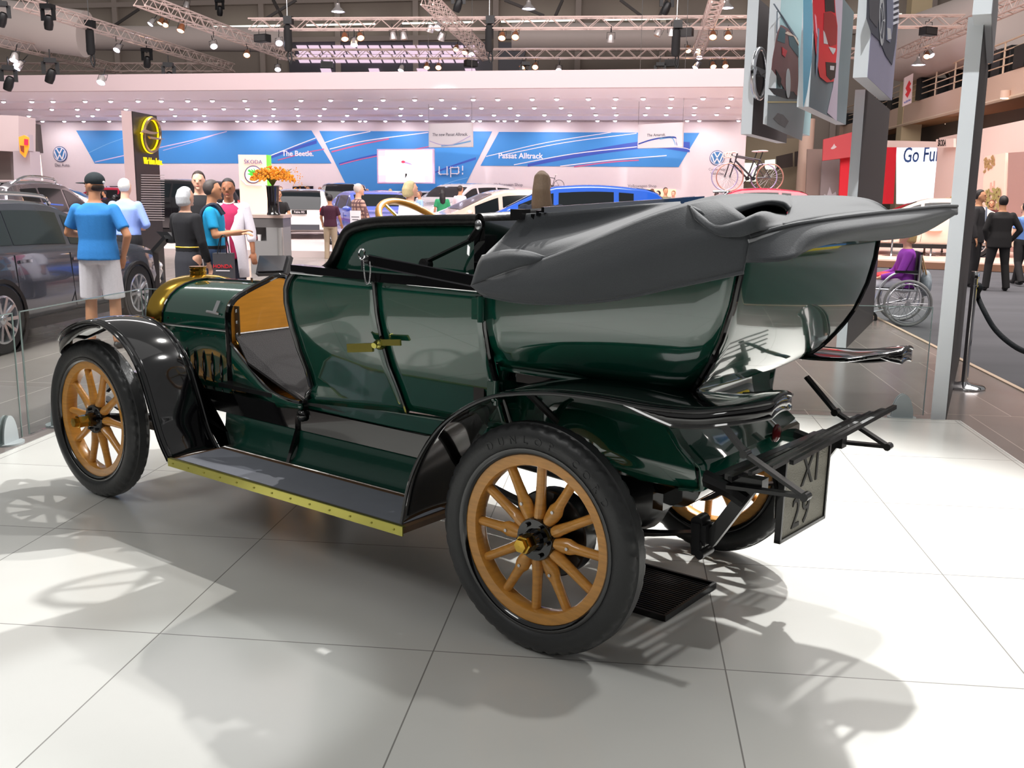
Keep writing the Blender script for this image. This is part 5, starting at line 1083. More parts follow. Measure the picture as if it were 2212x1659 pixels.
def person(label, u, v, d, face, shirt, pants, hair, skin='fair', z0=-.02, arms=(None, None), legs=None, hyaw=0., voxel=.014, group=None, girth=1., hands=True, shoes=(30, 28, 30), skirt=False, seated=None, htilt=0., extra=None):
    top = at(u, v, d); Hh = top.z-z0; s = Hh/1.75
    t = thing('person', label, 'person', (top.x, top.y, z0), 0, group); t.rotation_euler = (0, 0, R_(face)); t.scale = (s, s, s)
    sk = SKINS[skin]; hip = 0.93; g = girth
    LG = legs or {1: ((.09, 0, .92), (.10, .02, .50), (.105, -.02, .09)), -1: ((-.09, 0, .92), (-.10, .02, .50), (-.105, -.02, .09))}
    AR = {1: arms[1] or HANG(1), -1: arms[0] or HANG(-1)}; oz = seated or 0.
    def T(p): return V(p)+V((0, 0, oz))
    body = MB(); TOR = [(0, 0, .90, .155*g, .115*g), (0, 0, .98, .162*g, .118*g), (0, .0, 1.10, .140*g, .105*g), (0, 0, 1.25, .162*g, .115*g), (0, -.005, 1.345, .178*g, .112*g), (0, -.008, 1.395, .168*g, .10), (0, -.01, 1.435, .125, .082), (0, -.01, 1.475, .070, .062)]
    loft(body, [(a, b, c+oz, e*.96, f*.94) for a, b, c, e, f in TOR]); body.tube([T((0, -.012, 1.42)), T((0, .0, 1.56))], [.062, .055], 12)
    Hm = Matrix.Rotation(R_(hyaw), 3, 'Z') @ Matrix.Rotation(R_(htilt), 3, 'X'); hc = T((0, .012, 1.632))
    def jaw(p):
        q = p.z/.118
        return V((p.x*(1-.22*q*q if q < 0 else 1), p.y*(1-.10*q*q if q < 0 else 1)+(.012 if q < -.4 else 0), p.z))
    hd = lambda p: hc+Hm @ V(p)
    body.ell(hc, (.075, .094, .118), 20, 14, Hm, jaw); body.tube([hd((0, .086, .022)), hd((0, .104, -.008)), hd((0, .108, -.02))], [.008, .012, .014], 8).ell(hd((0, .086, -.086)), (.026, .02, .018), 10, 6)
    for e in (-1, 1): body.ell(hd((.076*e, -.004, -.005)), (.010, .022, .032), 8, 6, Hm).ell(hd((.034*e, .078, .030)), (.022, .014, .008), 8, 6)
    for e in (-1, 1):
        sh = V((.175*e*min(g, 1.08), -.012, 1.405+oz)); el, wr = [T(p) for p in AR[e]]; limb(body, [sh, el], [.048, .047, .040]); limb(body, [el, wr], [.041, .036, .027])
        if hands: hand(body, wr, wr-el, e)
        else: body.ell(wr+(wr-el).normalized()*.07, (.035, .025, .07), 10, 6)
        hp, kn, an = [T(p) if not seated else V(p) for p in LG[e]]; limb(body, [hp, kn], [.092*g, .080, .060]); limb(body, [kn, an], [.058, .058, .040])
    put(fuse(body, voxel if not hands else min(voxel, .011), 2), 'body', sk, t)
    # face details
    for e in (-1, 1): MB().ell(hd((.031*e, .086, .012)), (.012, .006, .006), 8, 6, Hm).build('eye', mat('eye_dark', (46, 36, 32), .2), t)
    MB().ell(hd((0, .095, -.052)), (.024, .006, .006), 8, 6, Hm).build('mouth', mat('lips', (176, 96, 88), .5), t)
    # top
    col, slv = shirt[0], shirt[1]; dresslen = shirt[2] if len(shirt) > 2 else .88; sm = shirt[3] if len(shirt) > 3 else cloth(col)
    sh_ = MB(); lv = [(a, b, c+oz, e*1.05+.006, f*1.08+.006) for a, b, c, e, f in TOR if c < 1.44]+[(0, -.012, 1.462+oz, .088, .074)]
    lv[0] = (0, 0, dresslen+oz, (.203 if dresslen < .94 else .160)*g, (.150 if dresslen < .94 else .122)*g)
    if dresslen < .94: lv[0] = (0, 0, dresslen+oz, .192*g, .145*g); lv[1] = (0, 0, .99+oz, .182*g, .138*g); lv[2] = (0, 0, 1.10+oz, .166*g, .124*g)
    else: lv.pop(1)
    if dresslen < .80: lv[1:1] = [(0, 0, .92+oz, .165*g, .13*g)]
    loft(sh_, lv)
    for e in (-1, 1):
        a = V((.170*e*min(g, 1.08), -.012, 1.392+oz)); el, wr = [T(p) for p in AR[e]]
        if slv == 'short': limb(sh_, [a, a.lerp(el, .74)], [.064, .063, .064], end=False)
        elif slv == 'long': limb(sh_, [a, el], [.064, .060, .052]); limb(sh_, [el, el.lerp(wr, .97)], [.053, .048, .040], end=False)
        elif slv == 'three': limb(sh_, [a, el], [.070, .062, .054]); limb(sh_, [el, el.lerp(wr, .45)], [.054, .05, .048])
    put(fuse(sh_, voxel, 3, 'shirt'), 'shirt', sm, t)
    # bottom
    if pants and not skirt:
        pm = MB(); L = pants[1]
        if not seated: loft(pm, [(0, 0, .86, .170*g, .125*g), (0, 0, .93, .170*g, .128*g), (0, 0, 1.0, .158*g, .118*g)])
        else: pm.ell((0, 0, .55), (.18*g, .15, .12), 14, 8)
        for e in (-1, 1):
            hp, kn, an = [T(p) if not seated else V(p) for p in LG[e]]
            if L == 'short': limb(pm, [hp, hp.lerp(kn, .98)], [.098*g, .096*g, .094*g], end=False)
            else: limb(pm, [hp, kn], [.098*g, .092, .075]); limb(pm, [kn, kn.lerp(an, 1.10)], [.074, .07, .068], end=False)
        put(fuse(pm, voxel, 3, 'trousers'), 'shorts' if L == 'short' else 'trousers', cloth(pants[0]), t)
    if skirt: pm = MB(); loft(pm, [(0, .01, .52, .165, .13), (0, .01, .7, .185, .145), (0, 0, .9, .178*g, .135), (0, 0, 1.04, .15, .115)]); put(fuse(pm, voxel, 3, 'skirt'), 'skirt', cloth(pants[0]), t)
    for e in (-1, 1):
        an = V(LG[e][2]); MB().ell(an+V((0, .06, -.045)), (.045, .125, .045), 12, 8).build('shoe', mat('shoe_%d' % shoes[0], shoes, .5), t)
    # hair
    st, hcol = hair; hm = hairm(hcol); hb = MB()
    def hm_f(p):
        if p.y > .02 and p.z < .045: return V((p.x*.9, .02+(p.y-.02)*.2, p.z))
        if p.z < -.09 and st in ('short', 'bald'): return V((p.x*.8, p.y*.8, -.09+(p.z+.09)*.2))
        if p.z < 0 and p.y < .02: return V((p.x*1.02, p.y*(1-.12*p.z/-.1), p.z))
        return p
    if st != 'cap': hb.ell(hd((0, -.014, .026)), (.083, .099, .102), 20, 14, Hm, hm_f)
    if st == 'bun': hb.ell(hd((0, -.10, .02)), (.045, .04, .045), 12, 8)
    if st == 'bob': hb.tube([hd((0, -.03, .08)), hd((0, -.05, .0)), hd((0, -.045, -.07)), hd((0, -.04, -.095))], [.07, .085, .082, .06], 14)
    if st == 'long': hb.tube([hd((0, -.03, .07)), hd((0, -.07, -.02)), hd((0, -.085, -.16)), hd((0, -.095, -.30)), hd((0, -.09, -.36))], [.07, .086, .098, .09, .04], 14)
    if st == 'pony': hb.tube([hd((0, -.06, .10)), hd((0, -.115, .09)), hd((.0, -.135, -.02)), hd((.005, -.13, -.16)), hd((.0, -.115, -.28)), hd((0, -.10, -.34))], [.05, .07, .085, .10, .085, .03], 14)
    if st == 'tied': hb.ell(hd((0, -.09, -.03)), (.05, .045, .05), 12, 8)
    if st == 'cap':
        hb.ell(hd((0, -.020, -.018)), (.0765, .080, .052), 16, 10, Hm, lambda p: V((p.x, min(p.y, .02), p.z))); cm = MB().ell(hd((0, -.008, .045)), (.086, .106, .086), 20, 12, Hm, lambda p: V((p.x, p.y, max(p.z, -.035))))
        cp = put(fuse(cm, .008, 2), 'cap', cloth((36, 44, 48)), t); MB().ell(hd((0, .128, .022)), (.072, .085, .008), 16, 6, Hm).build('cap_peak', cloth((36, 44, 48)), t); MB().ell(hd((0, -.116, .03)), (.02, .006, .014), 8, 5, Hm).build('cap_emblem', WHITE, t)
    put(fuse(hb, .010, 2, 'hair'), 'hair', hm, t)
    if extra: extra(t, hd, T)
    return t
BK = 6.5  # facing away from the camera
person('man in a blue tee shirt, dark cap and pale shorts with his back turned', 201, 374, 9.7, BK, ((52, 132, 206), 'short', .90), ((216, 214, 220), 'short'), ('cap', (50, 36, 30)), 'tan', hyaw=72, girth=1.1, voxel=.010,
       arms=(((-.30, .02, 1.16), (-.22, .22, 1.13)), ((.325, -.06, 1.14), (.225, .06, .93))), legs={1: ((.095, 0, .92), (.125, .02, .50), (.14, -.02, .09)), -1: ((-.09, 0, .92), (-.115, .02, .50), (-.12, -.02, .09))})
def belt(c=(24, 22, 24), z=.99):
    def f(t, hd, T): MB().lathe([(.165, -.018), (.172, -.016), (.172, .016), (.165, .018)], (0, 0, 0), (0, 0, 1), 24).tf(Matrix.Translation((0, 0, z)) @ Matrix.Diagonal((1.03, .80, 1, 1))).build('belt', cloth(c), t)
    return f
person('white haired man in a pale blue shirt and black trousers seen from behind', 268, 386, 13.2, BK-8, ((142, 166, 232), 'long', .99), ((24, 23, 27), 'long'), ('bald', (226, 222, 218)), 'fair', girth=1.2, arms=(((-.26, .10, 1.18), (-.12, .26, 1.22)), ((.29, .0, 1.14), (.16, .18, 1.10))), extra=belt())
def goldbelt(t, hd, T): MB().lathe([(.152, -.008), (.158, 0), (.152, .008)], (0, 0, 0), (0, 0, 1), 24).tf(Matrix.Translation((0, 0, 1.06)) @ Matrix.Diagonal((1.02, .8, 1, 1))).build('belt', mat('gold_belt', (222, 190, 60), .4), t)
person('grey haired woman in a black shirt and dark skirt with a thin yellow belt', 399, 404, 10.6, -22, ((30, 30, 34), 'long', 1.0), ((52, 53, 60), 'long'), ('bob', (206, 208, 212)), 'fair', skirt=True, arms=(((-.235, .06, 1.14), (-.14, .22, 1.06)), ((.235, .0, 1.12), (.24, .08, .88))), extra=goldbelt)
person('dark haired man in a black open shirt standing behind the group', 428, 370, 12.8, 196, ((28, 27, 30), 'long', .92), ((34, 34, 40), 'long'), ('short', (48, 34, 30)), 'fair', htilt=-6)
def strap(t, hd, T): MB().tube(cr([(-.10, .12, 1.36), (-.11, .03, 1.475), (-.12, -.10, 1.40), (-.12, -.13, 1.2)], 4), .022, 8).tube(cr([(.10, .12, 1.36), (.11, .03, 1.475), (.12, -.10, 1.40), (.12, -.13, 1.2)], 4), .022, 8).build('backpack_strap', cloth((40, 46, 62)), t); belt()(t, hd, T)
person('man in a turquoise polo shirt and jeans with a backpack strap, gesturing', 456, 389, 11.0, -72, ((24, 152, 204), 'short', .96), ((40, 58, 88), 'long'), ('short', (74, 66, 64)), 'tan', arms=(((-.24, .05, 1.14), (-.12, .30, 1.14)), ((.25, .04, 1.13), (.16, .31, 1.17))), hyaw=12, extra=strap, girth=1.05)
def cardigan(t, hd, T):
    c = cloth((232, 226, 236)); mb = MB()
    for e in (-1, 1):
        rows = []
        for z, xi, xo, y in ((1.46, .062, .10, .045), (1.38, .085, .17, .085), (1.25, .07, .178, .130), (1.12, .012, .165, .142), (1.0, .06, .175, .150), (.85, .09, .19, .150), (.7, .10, .20, .140), (.58, .11, .20, .125)):
            rows.append([V((e*(xi+(xo-xi)*k/5), y*(1-.42*(k/5)**2.0), z)) for k in range(6)]+[V((e*xo*1.02, -.03, z)), V((e*xo*.7, -.115, z)), V((0, -.135, z))])
        mb.grid(rows)
        limb(mb, [V((.17*e, -.01, 1.40)), V(AW[e][0])], [.075, .068, .06]); limb(mb, [V(AW[e][0]), V(AW[e][0]).lerp(V(AW[e][1]), .35)], [.06, .056, .054])
    o = mb.build('cardigan', c, t, 60); mod(o, 'SOLIDIFY', thickness=.008, offset=0)
    MB().tube([(0, .15, 1.12), (.01, .158, .9), (.015, .155, .66)], .006).tube([(0, .15, 1.12), (-.015, .158, .9), (-.02, .155, .72)], .006).build('tie_cord', c, t)
    MB().tube([hd((.062*cos(a), .012+.07*sin(a), -.150-.018*sin(a))) for a in [2*pi*k/24 for k in range(24)]], .009, 6, closed=True).build('necklace', mat('pearl', (240, 232, 226), .3), t)
AW = {1: ((.235, -.0, 1.14), (.25, .06, .89)), -1: ((-.245, .0, 1.13), (-.27, .05, .88))}
person('woman in a white cardigan over a crimson top with a pearl necklace', 492, 386, 11.6, 194, ((190, 44, 92), 'none', .80), ((38, 38, 52), 'long'), ('tied', (46, 40, 42)), 'brown', arms=(AW[-1], AW[1]), htilt=-8, girth=1.0, extra=cardigan)
person('person in a maroon tee shirt and khaki trousers seen from behind', 712, 420, 23.3, BK, ((66, 26, 46), 'short', .90), ((170, 150, 128), 'long'), ('short', (30, 22, 24)), 'tan', z0=-.07, hyaw=5, arms=(((-.25, .04, 1.14), (-.24, .16, 1.0)), ((.25, .02, 1.14), (.27, .14, .98))))
def plaid():
    m = mat('plaid_shirt', (176, 140, 128), .85)
    nt = m.node_tree; N = nt.nodes.new; L = nt.links.new; tc = N('ShaderNodeTexCoord'); b = nt.nodes['Principled BSDF']; prev = None
    for ax_, s_ in (('X', 55), ('Z', 55)):
        w = N('ShaderNodeTexWave'); w.bands_direction = ax_; w.inputs['Scale'].default_value = 4.2; L(tc.outputs['Object'], w.inputs['Vector']); r = N('ShaderNodeMath'); r.operation = 'GREATER_THAN'; r.inputs[1].default_value = .72; L(w.outputs['Fac'], r.inputs[0])
        if prev: a = N('ShaderNodeMath'); a.operation = 'MAXIMUM'; L(prev.outputs[0], a.inputs[0]); L(r.outputs[0], a.inputs[1]); prev = a
        else: prev = r
    mx = N('ShaderNodeMix'); mx.data_type = 'RGBA'; mx.inputs[6].default_value = (*lin((186, 150, 136)), 1); mx.inputs[7].default_value = (*lin((104, 74, 78)), 1); L(prev.outputs[0], mx.inputs[0]); L(mx.outputs[2], b.inputs['Base Color']); return m
person('balding man in a plaid shirt holding a white bag', 774, 397, 19.5, -50, ((176, 140, 128), 'long', .86, plaid()), ((50, 52, 70), 'long'), ('bald', (206, 190, 184)), 'fair', z0=-.07, arms=(((-.22, .05, 1.13), (-.18, .12, .90)), ((.235, .06, 1.14), (.22, .14, .90))))
person('person with short blond hair in a white tee shirt', 886, 391, 13.6, -48, ((240, 240, 244), 'short', .88), ((110, 110, 120), 'long'), ('bob', (190, 172, 130)), 'fair', girth=1.12)
person('woman with a long brown ponytail and a navy top seen from behind', 1172, 372, 9.6, BK-6, ((42, 48, 66), 'long', .88), ((40, 40, 50), 'long'), ('pony', (112, 92, 74)), 'fair', htilt=8)
person('woman with long black hair in a green top, far away', 955, 409, 27, 20, ((44, 140, 92), 'short', .92), ((28, 26, 30), 'long'), ('long', (28, 22, 24)), 'tan', z0=.14, hands=False)
person('man in a pale pink shirt with a black bag on his hip, far away', 994, 401, 27, -30, ((240, 212, 220), 'long', .95), ((36, 32, 36), 'long'), ('short', (50, 38, 36)), 'tan', z0=.14, hands=False)
def suitfront(t, hd, T):
    MB().prism([V((-.06, .118, 1.45)), V((.06, .118, 1.45)), V((.035, .132, 1.2)), V((0, .135, 1.1)), V((-.035, .132, 1.2))], (0, .012, 0)).build('shirt_front', cloth((200, 206, 224)), t, 0); MB().prism([V((-.02, .132, 1.44)), V((.02, .132, 1.44)), V((.028, .15, 1.18)), V((0, .15, 1.12)), V((-.028, .15, 1.18))], (0, .008, 0)).build('necktie', cloth((130, 150, 176)), t, 0)
person('man in a dark suit with a pale tie facing the other suited man', 2118, 410, 18.3, -118, ((46, 44, 46), 'long', .80), ((42, 40, 42), 'long'), ('short', (34, 28, 28)), 'tan', z0=-.075, extra=suitfront)
person('man in a black suit seen from behind, hands in his pockets', 2169, 423, 17.6, -4, ((30, 28, 29), 'long', .80), ((32, 30, 31), 'long'), ('short', (34, 27, 27)), 'tan', z0=-.075, girth=1.14, arms=(((-.27, -.02, 1.13), (-.20, .06, .92)), ((.33, -.04, 1.13), (.21, .07, .92))), legs={1: ((.09, 0, .92), (.14, .02, .50), (.19, -.02, .09)), -1: ((-.09, 0, .92), (-.14, .02, .50), (-.17, -.02, .09))})
person('man in a blue shirt walking at the right edge behind the suited men', 2217, 438, 18.8, 20, ((104, 140, 204), 'short', .95), ((34, 32, 34), 'long'), ('short', (40, 32, 30)), 'fair', z0=-.075, legs={1: ((.09, 0, .92), (.10, .14, .50), (.11, .22, .10)), -1: ((-.09, 0, .92), (-.11, -.06, .50), (-.16, -.28, .12))})
person('man with dark hair half hidden behind the tall white slab on the right stage', 2104, 428, 26, 180, ((230, 120, 90), 'short', .9), ((60, 50, 50), 'long'), ('short', (40, 28, 26)), 'tan', z0=.125, hands=False)
person('woman with brown hair standing between the two suited men', 2143, 432, 24.5, 160, ((90, 40, 40), 'short', .9), ((40, 36, 40), 'long'), ('bob', (110, 60, 44)), 'tan', z0=.125, hands=False)
person('dark haired person in black leaning over the grey counter', 601, 410, 20.3, -150, ((30, 27, 28), 'short', .9), ((34, 32, 34), 'long'), ('short', (28, 22, 22)), 'tan', z0=.14, arms=(((-.24, .1, 1.16), (-.12, .26, 1.12)), None))
# wheelchair user
SEAT_ = -.40
wh = person('woman in a purple jacket sitting in a wheelchair', 1962, 503, 12.9, 84, ((150, 60, 178), 'long', .88), ((228, 226, 234), 'long'), ('bob', (206, 172, 116)), 'fair', z0=-.075+.0, seated=-.40,
     arms=(((-.24, .10, 1.12), (-.16, .34, 1.06)), ((.24, .10, 1.12), (.16, .34, 1.06))), legs={1: ((.09, .02, .55), (.11, .46, .56), (.11, .50, .16)), -1: ((-.09, .02, .55), (-.11, .46, .56), (-.11, .50, .16))})
wh.scale = (.93, .93, .93)
# far visitors: one build of each kind of figure, then copies with their own place and label
FAR = [(371, 410, 30, 'man in a purple shirt far behind the grey haired woman', (132, 80, 160), ('bald', (190, 160, 150))), (145, 408, 34, 'small far visitor in a pink top left of the capped man', (226, 160, 170), ('short', (70, 44, 38))), (201, 406, 33, 'small far visitor behind the ear of the capped man', (200, 130, 130), ('bald', (180, 130, 118))),
       (225, 412, 34, 'small far visitor in dark clothes between the blue shirted men', (50, 44, 70), ('short', (36, 28, 32))), (606, 403, 33, 'small far visitor beside the orange flowers', (150, 100, 110), ('short', (120, 70, 50))), (665, 402, 36, 'small far visitor in front of the dark wall screen', (120, 110, 120), ('short', (90, 66, 56))), (691, 404, 36, 'small far visitor right of the dark wall screen', (170, 120, 120), ('bald', (200, 150, 136))),
       (747, 406, 40, 'small far visitor in a red top above the brown car', (170, 70, 80), ('short', (110, 70, 60))), (785, 407, 33, 'small far visitor with dark hair right of the plaid shirt', (60, 60, 90), ('short', (40, 30, 30))), (793, 408, 35, 'small far balding visitor right of the plaid shirt', (220, 150, 150), ('bald', (214, 160, 150))),
       (823, 416, 37, 'small far visitor in red in front of the red car', (190, 60, 90), ('short', (90, 50, 44))), (843, 408, 37, 'small far blond visitor in red below the video screen', (220, 90, 110), ('bob', (226, 190, 150))), (867, 414, 33, 'small far dark visitor left of the blond person', (40, 40, 70), ('short', (36, 30, 34))),
       (906, 413, 29, 'small far visitor in a pale blue top right of the blond person', (150, 180, 230), ('short', (100, 70, 66))), (1350, 414, 29, 'far woman in red with dark hair beyond the hood', (190, 40, 60), ('bob', (60, 34, 36))), (1367, 413, 33, 'far visitor right of the woman in red', (120, 90, 90), ('short', (70, 50, 46))), (1381, 414, 31, 'far visitor in white beyond the hood', (226, 220, 226), ('short', (60, 44, 44))),
       (1409, 408, 33, 'far visitor in a pale shirt beneath the grey shop lettering', (210, 200, 220), ('short', (110, 80, 64))), (1422, 412, 31, 'far visitor with black hair beneath the grey shop lettering', (120, 110, 130), ('short', (36, 28, 32))), (1438, 405, 30, 'far tall visitor in olive beyond the hood', (120, 116, 90), ('short', (66, 46, 42))), (1455, 412, 32, 'far visitor in orange beyond the hood', (220, 130, 80), ('short', (150, 100, 70))), (1548, 414, 31, 'far visitor beside the roof of the dark red car', (130, 60, 60), ('short', (60, 40, 40))),
       (1946, 398, 99, '', None, None)]
for i, (u, v, d, lab, c, hr) in enumerate(FAR):
    if c: person(lab, u, v, d, [170, 20, -60, 120, 200][i % 5], (c, 'short', .9), ((60, 58, 70), 'long'), hr, ['fair', 'tan'][i % 2], z0=.14, voxel=.026, hands=False)
# ---------------- slabs of the car brand stand ----------------
SD = V((sin(R_(19)), cos(R_(19)), 0)); SR = V((SD.y, -SD.x, 0)); SCH = mat('slab_charcoal', (68, 64, 66), .6); SEDGE = mat('slab_white_edge', (226, 230, 234), .5)
def slab(label, corner, L, h, th, face=SCH, name='display_slab'):
    """corner: near lower left corner; the slab runs away from the camera, its picture faces right"""
    t = thing(name, label, 'slab', (0, 0, 0)); c = V(corner); a, b = SD*L, SR*th; up = V((0, 0, h))
    P = [c, c+b, c+b+a, c+a]; MB().prism(P, up).build('board', SEDGE, t, 0); e = SR*.004
    MB().prism([c+b+SD*.004, c+b+a-SD*.004, c+b+a-SD*.004+up, c+b+SD*.004+up], e).build('face', face, t, 0)
    return t, c+b+e, SD, V((0, 0, 1)), SR
p = gz(2010, 906, -.02); slab('tallest free standing slab with a white edge and dark face, standing beside the glass', p, 3.3, 2.79, .10)
p = gz(1806, 751, -.02); slab('dark slab with a white edge standing behind the folded hood', p, 2.6, 2.66, .10)
def hslab(label, u, vb, vt, d, L, th, face=SCH):
    p = at(u, vb, d); q = at(u, vt, d); F = slab(label, p, L, q.z-p.z, th, face, 'hanging_slab')
    for k in (.15, .85): a = p+SD*L*k+SR*th/2; MB().tube([V((a.x, a.y, q.z-.01)), V((a.x, a.y, q.z+5))], .006, 4).build('suspension_wire', STEEL, F[0])
    return F
def deco(F, pts, name, m, off=.003, th=.004):
    t, o, x, y, n = F; P = [o+x*a+y*b+n*off for a, b in pts]; return MB().prism(P, n*th).build(name, m, t, 0)
def fpix(F, pts, off=0.):
    """pixel outline -> (along, up) coordinates on the slab face"""
    t, o, x, y, n = F; out = []
    for u, v in pts:
        r = ray(u, v); k = (o+n*off-CAM).dot(n)/r.dot(n); q = CAM+k*r-o; out.append((q.dot(x), q.z))
    return out
def pic(F, pts, name, m, lay=1): return deco(F, fpix(F, pts), name, m, .001+.003*lay, .003)
CHR = mat('chrome_emblem', (220, 222, 226), .12, 1.)
F = hslab('hanging dark slab with a large chrome ring emblem', 1600, 290, 10, 11.0, 2.05, .12)
def emblem(F, cu, cv, ru, rv, m, name='ring_emblem', m2=None):
    t, o, x, y, n = F; (a, b), (a1, _), (_, b1) = fpix(F, [(cu, cv), (cu+ru, cv), (cu, cv-rv)]); R1, R2 = abs(a1-a), abs(b1-b); k = (R1+R2)/2; k1, k2 = R1, R2
    P = [o+x*(a+k1*cos(q))+y*(b+k2*sin(q))+n*.05 for q in [2*pi*i/40 for i in range(40)]]; MB().tube(P, k2*.11, 10, closed=True).build(name, m, t)
    z = [(-1.25, .12), (-.1, .16), (.55, .12), (-.12, -.05), (-.35, -.18), (-1.25+.3, .02)]; z2 = [(1.25, -.12), (.1, -.16), (-.55, -.12), (.12, .05), (.35, .18), (.95, -.02)]
    for zz in (z, z2): MB().prism([o+x*(a+k1*p_)+y*(b+k2*q_)+n*.05 for p_, q_ in zz], n*.05).build('lightning_bolt', m2 or m, t, 0)
emblem(F, 1631, 160, 14, 55, CHR)
SKYB = mat('picture_pale_cyan', (176, 208, 214), .5, noise=.06, scale=1); ROADG = mat('picture_road', (150, 156, 158), .5, noise=.1, scale=3)
F = hslab('hanging picture slab of a bronze estate car in front of a pale building', 1648, 268, -60, 10.2, 2.2, .11, SKYB)
pic(F, [(1658, 205), (1740, 218), (1731, 304), (1655, 271)], 'picture_road', ROADG, 1)
pic(F, [(1658, 190), (1690, 192), (1722, 200), (1722, 214), (1700, 214), (1670, 204)], 'picture_shadow', mat('picture_shadow', (62, 60, 64), .5), 2)
BRZ = mat('picture_bronze', (126, 74, 76), .4, noise=.15, scale=4)
pic(F, [(1672, 95), (1676, 72), (1684, 54), (1690, 56), (1700, 62), (1716, 84), (1722, 96), (1722, 210), (1712, 198), (1694, 196), (1678, 168), (1664, 150), (1666, 128)], 'picture_car', BRZ, 3)
pic(F, [(1676, 88), (1683, 58), (1694, 64), (1692, 94)], 'picture_window', mat('picture_dark_teal', (62, 92, 102), .4), 4); pic(F, [(1700, 78), (1712, 80), (1722, 104), (1722, 124), (1702, 98)], 'picture_window', MATS['picture_dark_teal'], 4)
pic(F, [(1692, 72), (1698, 68), (1716, 80), (1722, 92), (1722, 98), (1710, 78), (1699, 76)], 'picture_highlight', mat('picture_cream', (232, 206, 190), .4), 5); pic(F, [(1686, 102), (1697, 110), (1692, 124), (1686, 118)], 'picture_lamp', mat('picture_red', (214, 40, 56), .4), 5)
pic(F, [(1699+5*cos(q), 180+32*sin(q)) for q in [2*pi*i/20 for i in range(20)]], 'picture_wheel', mat('picture_silver', (200, 202, 206), .4), 5); pic(F, [(1672, 150), (1684, 170), (1682, 190), (1675, 178)], 'picture_tyre', mat('picture_black', (30, 30, 34), .5), 5)
pic(F, [(1656, 219), (1720, 219), (1720, 222), (1656, 222)], 'picture_line', mat('picture_yellow', (226, 206, 150), .5), 2); pic(F, [(1678, 244), (1690, 248), (1702, 262), (1694, 276), (1680, 268), (1668, 256)], 'picture_smoke', mat('picture_smoke', (120, 116, 116), .6, noise=.3, scale=4), 2)
pic(F, [(1668, 8), (1671, 8), (1722, 92), (1722, 84)], 'picture_line', mat('picture_slate', (110, 120, 134), .5), 2); pic(F, [(1676, 24), (1678, 24), (1677, 72), (1675, 72)], 'picture_line', MATS['picture_slate'], 2)
TEAL = mat('picture_teal_grey', (112, 126, 132), .5, noise=.12, scale=2)
F = hslab('hanging picture slab of a bright red car', 1721, 231, -60, 9.4, 2.6, .11, TEAL)
pic(F, [(1734, 232), (1734, -10), (1752, -10), (1754, 60), (1752, 130), (1742, 200)], 'picture_sky', mat('picture_cyan', (110, 178, 206), .5), 1)
pic(F, [(1802, -20), (1820, -20), (1816, 70), (1810, 150), (1806, 262), (1786, 244), (1798, 190), (1804, 140)], 'picture_sky', mat('picture_mauve_grey', (186, 174, 190), .5), 1)
RD = mat('picture_bright_red', (214, 24, 46), .35); RD2 = mat('picture_deep_red', (150, 22, 34), .35)
pic(F, [(1753, -20), (1800, -20), (1803, 26), (1807, 56), (1806, 110), (1802, 150), (1799, 176), (1784, 178), (1769, 166), (1764, 140), (1760, 110), (1756, 60)], 'picture_car', RD, 2)
pic(F, [(1777, 28), (1792, 26), (1803, 36), (1806, 62), (1804, 96), (1790, 100), (1784, 88), (1776, 62)], 'picture_bonnet', RD2, 3); pic(F, [(1778, -20), (1798, -20), (1801, 28), (1792, 24), (1780, 26)], 'picture_window', mat('picture_near_black', (34, 26, 30), .4), 3)
pic(F, [(1787, 101), (1803, 105), (1801, 112), (1797, 118), (1793, 112)], 'picture_grille', MATS['picture_silver'], 3); pic(F, [(1781, 134), (1804, 136), (1801, 168), (1792, 174), (1783, 164)], 'picture_intake', MATS['picture_near_black'], 3); pic(F, [(1776, 66), (1780, 72), (1786, 96), (1777, 94)], 'picture_lamp', MATS['picture_silver'], 3)
pic(F, [(1764, 60), (1767, 64), (1765, 130), (1761, 168), (1760, 140)], 'picture_wheel', mat('picture_blue_grey', (126, 146, 170), .4), 3); pic(F, [(1790, 142), (1799, 143), (1798, 152), (1790, 151)], 'picture_plate', MATS['picture_silver'], 4); pic(F, [(1757, 30), (1760, 36), (1764, 84), (1760, 70)], 'picture_highlight', mat('picture_pink', (250, 170, 190), .4), 3)
VIO = mat('picture_violet_grey', (150, 148, 172), .5, noise=.08, scale=2)
F = hslab('largest hanging picture slab, of a silver car on violet grey', 1842, 168, -60, 8.3, 2.2, .115, VIO)
pic(F, [(1872, -20), (1942, -20), (1934, 90), (1926, 140), (1912, 120), (1900, 90), (1880, 70), (1870, 40)], 'picture_shade', mat('picture_slate_dark', (74, 78, 92), .5, noise=.1, scale=3), 1); pic(F, [(1873, -20), (1904, -20), (1902, 18), (1892, 60), (1876, 40)], 'picture_cabin', mat('picture_charcoal', (84, 84, 92), .5), 2)
for r0, m in ((1., MATS['picture_silver']), (.72, MATS['picture_slate_dark'])): pic(F, [(1902+5.5*r0*cos(q), 45+54*r0*sin(q)) for q in [2*pi*i/24 for i in range(24)]], 'picture_wheel', m, 3 if r0 == 1 else 4)
for a in range(5): pic(F, [(1902+5*cos(q_), 45+50*sin(q_)) for q_ in (1.2566*a-.06, 1.2566*a+.06)]+[(1902, 45)], 'picture_spoke', MATS['picture_silver'], 5)
pic(F, [(1912, -20), (1930, -20), (1926, 60), (1920, 92), (1912, 86), (1913, 40)], 'picture_wing', mat('picture_steel', (126, 132, 156), .4), 3)
for k in range(6): pic(F, [(1926, -12+12*k), (1938, -16+12*k), (1938, -11+12*k), (1926, -6+12*k)], 'picture_grille_bar', mat('picture_white', (232, 234, 246), .4), 4)
